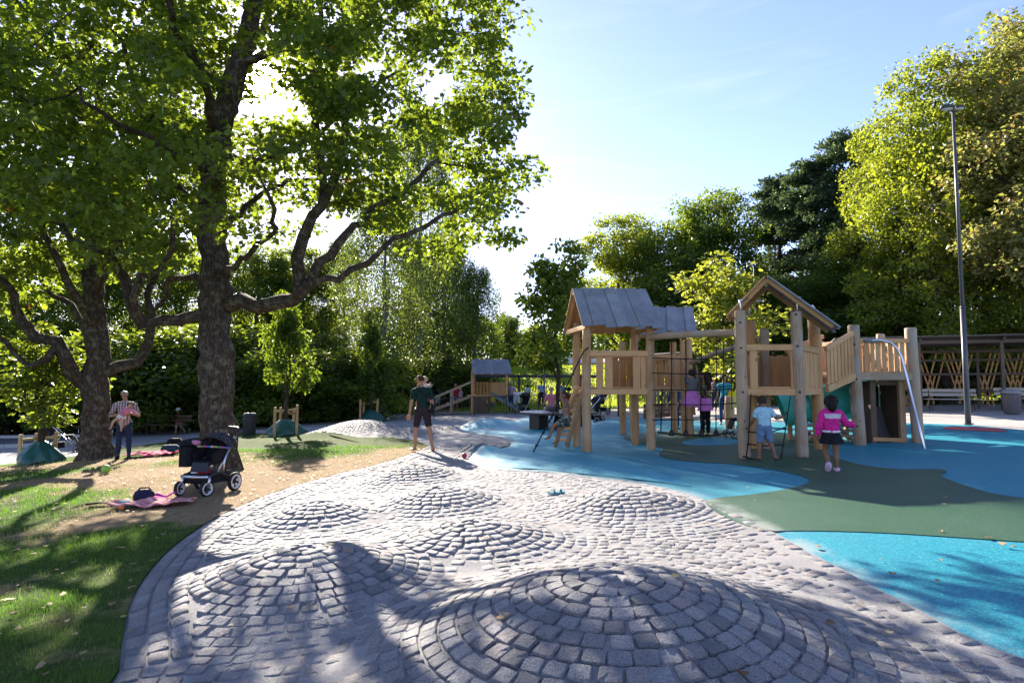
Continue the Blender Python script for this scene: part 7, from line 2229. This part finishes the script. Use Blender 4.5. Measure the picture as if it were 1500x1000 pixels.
# -- people beyond the paving, small in the picture
def far_person(px, py, H, head, label, top, bottom, hair, skin=S_LIGHT, pose=None, kid=0.0, kind=TSHIRT, low=TROUS, dz=None, y=None):
    if y is None: q = at(px, py, h0)
    else: q = P(px, py, y)
    p = Person(H, kid, pose or {}, .021 if H > 1.3 else .017)
    p.hair(hair).face(); p.shell('top', p.sel(kind), .018, top, .008); p.shell('bottoms', p.sel(low), .016, bottom, .008)
    return p, p.place((q.x, q.y, float(h0(q.x, q.y))), head, label, skin, 'people beyond the paving')
CARRY = dict(ra=((.3, .25, -1), (-.6, .75, .1)), la=((-.3, .25, -1), (.6, .75, .1)))
far_person(641, 602, 1.62, R(160), 'dark-haired woman in a dark vest behind the father, at the end of the fence', BLACKC, WHITEC, H_BROWN, S_TAN, CARRY, low=SHORTS)
p, rr_ = far_person(651, 599, 1.70, R(200), 'woman in pale vest with a baby in her arms, left part of the fence', LILAC, BLACKC, H_BLOND, S_LIGHT, CARRY)
q = Person(.7, 1, dict(lean=(0, .2, 1)), .018); q.hair(H_BLOND).face(); q.shell('suit', q.sel({**LONGSL, **TROUS}), .014, MAROON); q.place(rr_.matrix_basis @ Vector((0, .26, .30)), R(20), 'baby in a dark suit held by the woman in the pale vest', S_LIGHT, 'people beyond the paving', feet=False)
p, rr_ = far_person(667, 605, 1.68, R(185), 'woman in a red vest and denim shorts holding a child by the fence', REDC, DENIML, H_BLOND, S_TAN, CARRY, low=SHORTS)
q = Person(.85, 1, dict(lean=(.1, .1, 1)), .018); q.hair(H_BLOND).face(); q.shell('suit', q.sel({**TSHIRT, **SHORTS}), .014, LILAC); q.place(rr_.matrix_basis @ Vector((-.3, .2, .12)), R(30), 'child in lilac on the arm of the woman in the red vest', S_LIGHT, 'people beyond the paving', feet=False)
far_person(749, 604, 1.70, R(-25), 'fair woman in a pink vest and blue jeans with hands on hips', LILAC, JEANB, H_BLOND, S_TAN, dict(la=((-.6, -.1, -.8), (.6, .3, -.5)), ra=((.6, -.1, -.8), (-.6, .3, -.5)), head=(0, .1, 1)))
far_person(757, 605, 1.66, R(-10), 'person in white bending down beside the dark pushchair', WHITEC, WHITEC, H_BLOND, S_LIGHT, dict(lean=(0, .75, .5), chest=(0, .95, .15), head=(0, .9, -.1), la=((-.15, .4, -1), (.1, .4, -1)), ra=((.15, .4, -1), (-.1, .4, -1)), ll=((-.1, -.05, -1), (0, -.1, -1)), rl=((.1, -.05, -1), (0, -.1, -1))), low=SHORTS)
far_person(721, 601, 1.0, R(170), 'toddler in a yellow top at the foot of the slide house', YELLOWC, GREYC, H_BLOND, S_LIGHT, None, .9)
far_person(773, 595, 1.45, R(40), 'child in a pale top and dark trousers left of the light blue shirted man', LBLUE, BLACKC, H_DARK, S_BROWN, None, .3)
far_person(793, 596, 1.70, R(-30), 'man in a light blue shirt standing in front of the grassy slope', cloth('sky_shirt', (.30, .42, .60)), BLACKC, H_DARK, S_TAN)
far_person(820, 597, 1.65, R(20), 'person in blue with dark hair just right of the young tree trunk', BLUEC, DENIM, H_DARK, S_TAN)
far_person(826, 600, 1.55, R(60), 'person in a turquoise top beside the young tree', TEALC, GREYC, H_DARK, S_TAN)
far_person(1047, 600, 1.6, R(120), 'dark-haired woman in grey far behind the rope net', GREYC, DENIM, H_DARK, S_TAN)
far_person(1098, 604, 1.62, R(150), 'woman in a pink patterned top seen beside the tower post', PINK, DENIM, H_RED, S_LIGHT)
far_person(577, 600, 1.6, R(80), 'person in white bending over the parked pushchair', WHITEC, BLACKC, H_RED, S_LIGHT, dict(lean=(0, .6, .7), chest=(0, .8, .4), la=((-.1, .6, -.8), (0, .8, -.4)), ra=((.1, .6, -.8), (0, .8, -.4))))
# people sitting on the round bench
SIT = dict(lean=(0, -.1, 1), ll=((-.12, 1, -.05), (0, .05, -1)), rl=((.12, 1, -.05), (0, .05, -1)), la=((-.2, .4, -.9), (.1, .9, -.2)), ra=((.2, .4, -.9), (-.1, .9, -.2)))
def seated(a, label, top, bot, hair, H=1.65, kid=0.0):
    p = Person(H, kid, SIT, .017); p.hair(hair).face(); p.shell('top', p.sel(TSHIRT), .016, top, .008); p.shell('bottoms', p.sel(TROUS), .014, bot, .008)
    x, y = tx + 1.05 * math.cos(a), ty + 1.05 * math.sin(a)
    p.place((x, y, 0), a - math.pi / 2, label, S_LIGHT, 'people on the round bench', feet=False, z=tz_ + .55 + .065 * H)
seated(R(100), 'person in a pale pink top sitting on the far side of the round bench', PINK, GREYC, H_BLOND)
seated(R(62), 'person in red sitting on the far side of the round bench', REDC, DENIM, H_DARK)
# ------------------------------------------------------------------ prams, blankets, toys
M_RUBBERB = plain('tyre_black', (.012, .012, .013), .7, 0, .3, .3, 20)
M_RIMW = plain('rim_white', (.62, .62, .62), .4, 0, .5, .05)
M_ALU = plain('silver_tube', (.55, .56, .58), .3, .9, .5, .06)
M_FABK = cloth('pram_fabric', (.010, .010, .014), .5, .8, 8)
M_HOOD = cloth_spots('speckled_hood', (.018, .018, .024), (.22, .20, .24), 60, .35)
def wheel(root, c, r, ax, w=.05, name='wheel'):
    c = Vector(c); ax = Vector(ax).normalized()
    u = ax.cross(Vector((0, 0, 1))).normalized(); v = ax.cross(u)
    def ring(rad, off, n=22): return [c + ax * off + u * (rad * math.cos(2*math.pi*k/n)) + v * (rad * math.sin(2*math.pi*k/n)) for k in range(n)]
    def lathe2(prof, mat, nm, par):
        m = MB(); n = 22; rows = []
        for rad, off_ in prof:
            rows.append([len(m.v) + k for k in range(n)]); m.v += ring(rad, off_, n)
        for a_, b_ in zip(rows, rows[1:]):
            for k in range(n): m.face((a_[k], a_[(k+1) % n], b_[(k+1) % n], b_[k]), [(0, 0)] * 4, True)
        return m.build(nm, mat, par)
    wh = lathe2([(r * .74, -w * .4), (r * .84, -w * .55), (r * .95, -w * .45), (r, 0), (r * .95, w * .45), (r * .84, w * .55), (r * .74, w * .4), (r * .74, -w * .4)], M_RUBBERB, name, root)
    lathe2([(r * .60, -w * .5), (r * .76, -w * .58), (r * .78, 0), (r * .76, w * .58), (r * .60, w * .5), (r * .60, -w * .5)], M_RIMW, 'rim', wh)
    m = MB()
    for k in range(5):
        a = 2 * math.pi * k / 5 + .3; d = u * math.cos(a) + v * math.sin(a); m.beam(c, c + d * r * .66, .03, .025, ax)
    m.tube([c - ax * w * .6, c + ax * w * .6], r * .16, 10); m.build('hub', M_BLACK, wh)
    return wh
def tubeb(root, name, pts, r, mat): m = MB(); m.tube(pts, r, 8); return m.build(name, mat, root)
def canopy(root, name, c, rx, ry, rz, a0, a1, ax, mat, n=12, edge=None):
    """folding hood: quarter of an ellipsoid swept about a sideways axis"""
    m = MB(); c = Vector(c); s = Vector(ax).normalized(); f = Vector((0, 0, 1)).cross(s).normalized()
    g = {}
    for i in range(n + 1):
        a = a0 + (a1 - a0) * i / n
        for j in range(n + 1):
            b = -math.pi / 2 + math.pi * j / n
            k = math.cos(b) ** .55 if math.cos(b) > 0 else 0
            pleat = 1 + .03 * (i % 2)
            g[i, j] = len(m.v); m.v.append(c + s * (rx * math.sin(b)) + f * (ry * k * math.cos(a) * pleat) + Vector((0, 0, rz * k * math.sin(a) * pleat)))
    for i in range(n):
        for j in range(n): m.face((g[i, j], g[i+1, j], g[i+1, j+1], g[i, j+1]), [(0, 0)] * 4, True)
    o = m.build(name, mat, root); md = o.modifiers.new('t', 'SOLIDIFY'); md.thickness = .012
    return o
# -- the wide black pram
pc = at(301, 722, h0); pz_ = float(lawn_z(pc.x, pc.y))
pr = empty('pram', (pc.x, pc.y, pz_), 'wide black pram with white-rimmed wheels and speckled hood beside the big trunk', 'pram', 'pushchairs and prams')
# frame of the pram: f forward (towards the viewer, a little left), s sideways to the right
f = Vector((-.24, -.97, 0)).normalized(); s = Vector((-f.y, f.x, 0)); U = Vector((0, 0, 1)); o0 = Vector((pc.x, pc.y, pz_))
def pp_(a, b, c): q = o0 + (s * a + f * b + U * c) * .93; q.z += float(lawn_z(q.x, q.y)) - pz_ if c < .4 else 0; return q
for a in (-.27, .27): wheel(pr, pp_(a, .30, .125), .125, s + f * (.18 if a > 0 else -.12), .05)
for a in (-.35, .35): wheel(pr, pp_(a, -.30, .155), .155, s, .055)
for a in (-.27, .27):
    tubeb(pr, 'fork', [pp_(a, .30, .14), pp_(a + .045, .29, .27), pp_(a, .25, .33)], .02, M_ALU)
    tubeb(pr, 'side_tube', [pp_(a, .27, .32), pp_(a, .0, .36), pp_(a * 1.2, -.30, .20)], .022, M_BLACK)
    tubeb(pr, 'handle_tube', [pp_(a, .05, .36), pp_(a, -.15, .62), pp_(a, -.42, .98)], .018, M_ALU)
tubeb(pr, 'front_axle', [pp_(-.27, .25, .31), pp_(.27, .25, .31)], .03, M_ALU); tubeb(pr, 'rear_axle', [pp_(-.35, -.30, .17), pp_(.35, -.30, .17)], .02, M_BLACK)
tubeb(pr, 'push_handle', [pp_(-.27, -.40, .96), pp_(-.27, -.50, 1.06), pp_(-.18, -.54, 1.09), pp_(.18, -.54, 1.09), pp_(.27, -.50, 1.06), pp_(.27, -.40, .96)], .024, M_BLACK)
m = MB(); m.beam(pp_(-.26, -.02, .27), pp_(.26, -.02, .27), .50, .16, U, .03); m.build('shopping_basket', M_FABK, pr)
m = MB(); m.ball(pp_(.06, .13, .37), .075, 8, sx=1.3); m.build('red_bundle', REDC, pr)
m = MB(); m.ball(pp_(-.07, .14, .37), .065, 8, sx=1.5); m.build('pale_bundle', WHITEC, pr)
m = MB(); m.beam(pp_(-.10, .20, .50), pp_(.27, .20, .50), .05, .05, U); m.build('seat_bar', M_ALU, pr)
m = MB(); m.beam(pp_(.09, .24, .53), pp_(.09, -.12, .56), .36, .06, U, .02); m.build('seat', M_FABK, pr)
m = MB(); m.beam(pp_(.09, -.10, .56), pp_(.09, -.30, .98), .36, .07, f, .02); m.build('backrest', M_FABK, pr)
m = MB(); m.beam(pp_(.09, .24, .54), pp_(.09, .30, .40), .30, .035, f, .01); m.build('footrest', M_BLACK, pr)
for a in (-.10, .28):
    m = MB(); m.beam(pp_(a, .18, .60), pp_(a, -.18, .74), .03, .16, U); m.build('seat_side', M_FABK, pr)
canopy(pr, 'hood', pp_(.09, -.17, .76), .235, .32, .25, .20, 2.3, s, M_HOOD)
trim = MB()
c_ = pp_(.09, -.17, .76)
pts = []
for j in range(15):
    b = -math.pi / 2 + math.pi * j / 14; k = max(0, math.cos(b)) ** .55
    pts.append(c_ + s * (.238 * math.sin(b)) + f * (.325 * k * math.cos(.20)) + U * (.255 * k * math.sin(.20)))
cols_ = [(.45, .42, .10), (.10, .30, .14), (.60, .08, .25), (.10, .16, .40), (.55, .53, .5)]
for j in range(14):
    m = MB(); m.tube([pts[j], pts[j].lerp(pts[j+1], .9)], .016, 6); m.build('hood_trim', cloth('trim', cols_[j % 5]) if j < 5 else bpy.data.materials[('trim' if j % 5 == 0 else 'trim.%03d' % (j % 5))], pr)
# side bag hung on the left
m = MB(); m.beam(pp_(-.34, -.02, .45), pp_(-.34, -.02, .80), .22, .36, f, .04); m.build('side_bag', M_FABK, pr)
canopy(pr, 'side_bag_flap', pp_(-.32, -.02, .80), .15, .26, .12, .2, 2.9, s, M_FABK)
m = MB(); m.ball(pp_(-.20, .06, .86), .075, 8, sx=1.4, sz=.6); m.build('pink_cloth', PINK, pr)
for a in (-.13, .32): tubeb(pr, 'seat_strut', [pp_(a, -.02, .36), pp_(a, -.05, .56), pp_(a, -.18, .78)], .02, M_ALU)

def pushchair(px, py, heading, label, fab, hood, sc=1.0, y=None, f_=h0):
    q = at(px, py, f_) if y is None else P(px, py, y)
    z = float(f_(q.x, q.y))
    o = empty('pushchair', (q.x, q.y, z), label, 'pushchair', 'pushchairs and prams')
    f = Vector((-math.sin(heading), math.cos(heading), 0)); s = Vector((f.y, -f.x, 0)); U = Vector((0, 0, 1)); b0 = Vector((q.x, q.y, z))
    W = lambda a, b, c: b0 + (s * a + f * b + U * c) * sc
    for a in (-.25, .25):
        wheel(o, W(a * .8, .34, .10), .10 * sc, s, .045 * sc); wheel(o, W(a, -.28, .14), .14 * sc, s, .05 * sc)
        tubeb(o, 'leg', [W(a * .85, .34, .12), W(a, -.02, .52)], .016, M_ALU); tubeb(o, 'leg', [W(a, -.28, .15), W(a, -.02, .52), W(a, -.42, .98)], .016, M_ALU)
    tubeb(o, 'push_handle', [W(-.25, -.42, .98), W(0, -.47, 1.02), W(.25, -.42, .98)], .02, M_BLACK)
    m = MB(); m.beam(W(0, .24, .48), W(0, -.16, .46), .36 * sc, .07 * sc, U, .02); m.build('seat', fab, o)
    m = MB(); m.beam(W(0, -.15, .46), W(0, -.30, .95), .36 * sc, .07 * sc, f, .02); m.build('backrest', fab, o)
    m = MB(); m.beam(W(0, .26, .46), W(0, .36, .24), .26 * sc, .04 * sc, f, .01); m.build('footrest', M_BLACK, o)
    canopy(o, 'hood', W(0, -.20, .72), .21 * sc, .34 * sc, .34 * sc, .5, 2.6, s, hood, 8)
    m = MB(); m.beam(W(0, .05, .24), W(0, -.28, .22), .34 * sc, .16 * sc, U, .03); m.build('basket', M_FABK, o)
    return o
NAVYF = cloth('navy_fabric', (.015, .022, .06), .4); 
pushchair(92, 663, R(-60), 'black pushchair standing on the path behind the left sapling', M_FABK, M_FABK, 1.15)
pushchair(588, 601, R(100), 'pushchair parked by the pale birch trunk behind the father', M_FABK, NAVYF)
pushchair(767, 606, R(150), 'dark pushchair beside the woman in jeans in front of the slide house', M_FABK, M_BLACK, 1.1)
pushchair(877, 607, R(35), 'navy pushchair seen between the posts of the left tower', NAVYF, NAVYF, 1.15)
pushchair(868, 620, R(60), 'black pushchair half hidden behind the right front post of the round bench', M_FABK, M_BLACK, 1.0)
pushchair(1086, 640, R(100), 'dark pushchair behind the left post of the middle tower', M_FABK, M_BLACK, .95, None, HR)
# -- bicycle by the birch
bq = at(572, 598, h0); bz = float(h0(bq.x, bq.y))
bc = empty('bicycle', (bq.x, bq.y, bz), 'dark bicycle leaning by the pale birch trunk', 'bicycle')
ax_ = Vector((.25, 1, 0)).normalized(); fw = Vector((ax_.y, -ax_.x, 0)); Bp = lambda a, z: Vector((bq.x, bq.y, bz + z)) + fw * a
for a in (-.52, .52):
    m = MB(); n = 24
    m.tube([Bp(a, .34) + fw * (.33 * math.cos(2*math.pi*k/n)) + U * (.33 * math.sin(2*math.pi*k/n)) for k in range(n + 1)], .02, 6, False); w_ = m.build('wheel', M_RUBBERB, bc)
    m = MB()
    for k in range(8): m.tube([Bp(a, .34), Bp(a, .34) + fw * (.32 * math.cos(math.pi*k/4)) + U * (.32 * math.sin(math.pi*k/4))], .004, 4)
    m.build('spokes', M_ALU, w_)
m = MB()
for a_, b_ in (((-.52, .34), (-.1, .32)), ((-.52, .34), (-.2, .8)), ((-.1, .32), (-.22, .85)), ((-.1, .32), (.38, .78)), ((-.2, .78), (.36, .84)), ((.36, .95), (.52, .34))): m.tube([Bp(*a_), Bp(*b_)], .018, 6)
m.build('frame', M_BLACK, bc)
m = MB(); m.beam(Bp(-.33, .90), Bp(-.10, .89), .14, .05); m.build('saddle', M_BLACK, bc)
m = MB(); c = Bp(.36, .98); m.tube([c - ax_ * .28 - fw * .1, c - ax_ * .1, c + ax_ * .1, c + ax_ * .28 - fw * .1], .014, 6); m.build('handlebar', M_ALU, bc)

# -- blankets with bags
def draped(name, cx, cy, w, d, ang, f, mat, label, cat, amp=.03, seed=1, lift=.015):
    r = np.random.default_rng(seed); m = MB(); nx_, ny_ = 26, 14; g = {}
    ca, sa = math.cos(ang), math.sin(ang)
    for i in range(nx_ + 1):
        for j in range(ny_ + 1):
            u, v = (i / nx_ - .5), (j / ny_ - .5)
            e = 1 + .10 * math.sin(7 * u + seed) + .06 * math.sin(11 * v)
            x = cx + u * w * e * ca - v * d * e * sa; y = cy + u * w * e * sa + v * d * e * ca
            b = vnoise(np.array([u * w + 9 * seed]), np.array([v * d]), .13, seed)[0] + .6 * vnoise(np.array([u * w * .4]), np.array([v * d + 5]), .07, seed + 3)[0]
            g[i, j] = len(m.v); m.v.append(Vector((x, y, float(f(x, y)) + lift + amp * b)))
    for i in range(nx_):
        for j in range(ny_): m.face((g[i, j], g[i+1, j], g[i+1, j+1], g[i, j+1]), [(0, 0)] * 4, True)
    o = m.build(name, mat, None, (cx, cy, float(f(cx, cy))))
    o.location = (cx, cy, float(f(cx, cy)))
    md = o.modifiers.new('t', 'SOLIDIFY'); md.thickness = .014
    return tag(o, label, cat)
def stripe_cloth(name, a, b, c3):
    t = Nt(name); p = t.coord('Object', (9, 9, 9)); s_ = t.n('SeparateXYZ'); t.l(p, s_.inputs[0])
    w = t.math('FRACT', t.math('ADD', s_.outputs[1], t.math('MULTIPLY', s_.outputs[0], .35)))
    return t.done(t.bsdf(t.ramp(w, [(0.0, a), (.35, b), (.6, c3), (.9, a)]), .9, .15))
b1 = G(225, 740); BL1 = stripe_cloth('pink_blanket', (.62, .24, .22), (.66, .42, .40), (.55, .14, .20))
draped('picnic_blanket', b1[0], b1[1], 1.15, .42, .28, lawn_z, BL1, 'salmon pink picnic blanket on the grass left of the pram', 'blanket', .07, 2)
def soft_bag(px, py, w, h, d, mat, name, label, cat, ang=.3, strap=True, lift=.02):
    q = at(px, py, h0); z = float(lawn_z(q.x, q.y)) + lift
    o = empty(name, (q.x, q.y, z), label, cat)
    m = MB(); n = 18; rows = []
    for i in range(7):
        t = i / 6; k = (.90 + .35 * t - .55 * t * t) * (1 if i < 6 else .82)
        row = []
        for a_ in range(n):
            a = 2 * math.pi * a_ / n; cx, sx_ = math.cos(a), math.sin(a)
            e = (abs(cx) ** 4 + abs(sx_) ** 4) ** -.25
            j = 1 + .05 * math.sin(3 * a + 4 * t) + .03 * math.sin(7 * a)
            X_, Y_ = w / 2 * k * e * cx * j, d / 2 * k * e * sx_ * j
            row.append(len(m.v)); m.v.append(Vector((q.x + X_ * math.cos(ang) - Y_ * math.sin(ang), q.y + X_ * math.sin(ang) + Y_ * math.cos(ang), z + h * t)))
        rows.append(row)
    for a_, b_ in zip(rows, rows[1:]):
        for k in range(n): m.face((a_[k], a_[(k+1) % n], b_[(k+1) % n], b_[k]), [(0, 0)] * 4, True)
    m.face(tuple(rows[-1]), [(0, 0)] * n)
    m.build('body', mat, o)
    if strap:
        m = MB(); c = Vector((q.x, q.y, z)); e = Vector((math.cos(ang), math.sin(ang), 0))
        m.tube([c - e * w * .3 + U * h * .9, c - e * w * .2 + U * h * 1.15, c + e * w * .2 + U * h * 1.15, c + e * w * .3 + U * h * .9], .012, 6); m.build('handle', BLACKC, o)
    return o
soft_bag(211, 735, .30, .17, .17, cloth('navy_bag', (.015, .016, .05), .5, .5), 'bag', 'shiny navy bag standing on the salmon blanket', 'bag')
soft_bag(183, 744, .18, .08, .12, TEALC, 'shoes', 'small teal shoes heap at the left end of the salmon blanket', 'shoes', .2, False)
m = soft_bag(178, 747, .08, .05, .07, plain('orange_toy', (.70, .16, .05), .5), 'toy', 'small orange toy in front of the teal shoes', 'toy', 0, False)
b2_ = G(255, 733)
draped('pink_garment', b2_[0] - .13, b2_[1] + .0, .28, .2, .35, lambda x, y: lawn_z(x, y) + .03, cloth('fuchsia_cloth', (.55, .05, .30), .4), 'crumpled fuchsia garment at the right end of the salmon blanket', 'clothes', .08, 5, .01)
b3 = G(222, 668); draped('picnic_blanket', b3[0], b3[1], 1.35, .55, .2, lawn_z, cloth('red_pink_blanket', (.60, .08, .17), .4), 'red-pink blanket on the grass behind the pram', 'blanket', .08, 8)
soft_bag(250, 664, .5, .22, .3, cloth('dark_print_cloth', (.03, .07, .10), .7, .8, 20), 'clothes_heap', 'dark heap of clothes at the right end of the red-pink blanket', 'clothes', .2, False)
soft_bag(256, 660, .45, .34, .28, BLACKC, 'backpack', 'black backpack half hidden by the pram on the red-pink blanket', 'backpack', .2)
bq_ = G(158, 742); draped('dark_garment', bq_[0] - .05, bq_[1] + .02, .42, .14, .4, lawn_z, BLACKC, 'dark garment dropped on the grass left of the salmon blanket', 'clothes', .05, 11)
def ball(px, py, r, mat, label, f_=h0, name='ball'):
    q = at(px, py, f_); m = MB(); m.ball((q.x, q.y, float(f_(q.x, q.y)) + r), r, 12); o = m.build(name, mat, None, (q.x, q.y, float(f_(q.x, q.y)) + r)); o.location = (q.x, q.y, float(f_(q.x, q.y)) + r)
    return tag(o, label, 'ball')
ball(155, 693, .09, plain('lime_ball', (.30, .52, .08), .5), 'lime green ball lying on the lawn between the pram and the path', lawn_z)
ball(680, 671, .06, plain('red_ball', (.45, .02, .05), .4), 'small dark red ball on the pale paving behind the man in green', HP)
ball(184, 602, .10, plain('red_ball_far', (.55, .06, .03), .4), 'x', h0) if False else None
ball(705, 600, .12, plain('orange_ball', (.65, .12, .04), .4), 'orange-red ball on the ground in front of the slide house')
sdl = at(810, 724, HP); z_ = float(HP(sdl.x, sdl.y))
for k, (dx, dy, an) in enumerate(((0, 0, .2), (.10, .05, .5))):
    m = MB(); e = Vector((math.cos(an), math.sin(an), 0)); c = Vector((sdl.x + dx, sdl.y + dy, z_ + .02))
    m.beam(c - e * .075, c + e * .075, .06, .02, ch=.009); so = empty('sandal', c, ('teal child sandal nearest the viewer on the pale cobbles', 'teal child sandal lying just behind its twin on the cobbles')[k], 'sandal', 'pair of sandals'); m.build('sole', TEALC, so)
    m = MB(); m.tube([c + e * .02 - Vector((-e.y, e.x, 0)) * .03, c + e * .02 + Vector((0, 0, .045)), c + e * .02 + Vector((-e.y, e.x, 0)) * .03], .012, 6); m.build('strap', TEALC, so)
# bags on the round bench
def bench_bag(a, rad, w, h, mat, label):
    x, y = tx + rad * math.cos(a), ty + rad * math.sin(a); z = tz_ + .555
    o = empty('bag', (x, y, z), label, 'bag', 'bags on the round bench')
    m = MB(); m.lathe([(w * .42, 0), (w * .52, h * .2), (w * .5, h * .6), (w * .36, h * .92), (w * .1, h)], (x, y, z), 14, sy=.7); m.build('body', mat, o)
    m = MB(); m.tube([(x - w * .25, y, z + h * .85), (x - w * .15, y, z + h * 1.2), (x + w * .15, y, z + h * 1.2), (x + w * .25, y, z + h * .85)], .012, 6); m.build('handle', BLACKC, o)
bench_bag(R(-75), .95, .42, .16, cloth('pale_bag', (.55, .42, .38)), 'pale pinkish bag lying on the round black bench')
bench_bag(R(-35), .85, .36, .34, cloth('dark_teal_bag', (.03, .06, .07)), 'dark bag leaning at the young tree trunk on the round bench')
bench_bag(R(20), .9, .40, .40, cloth('blue_bag', (.04, .05, .22)), 'blue rucksack on the right side of the round bench')
for a, rad, lab in ((R(-78), .55, 'dark green sack under the round black bench'), (R(-40), .9, 'black sack under the right half of the round bench')):
    x, y = tx + rad * math.cos(a), ty + rad * math.sin(a); o = empty('sack', (x, y, tz_), lab, 'bag', 'sacks under the round bench')
    m = MB(); m.lathe([(.2, 0), (.34, .08), (.32, .25), (.2, .36), (.05, .42)], (x, y, tz_), 14); m.build('body', cloth('sack_cloth', (.01, .03, .025), .5), o)
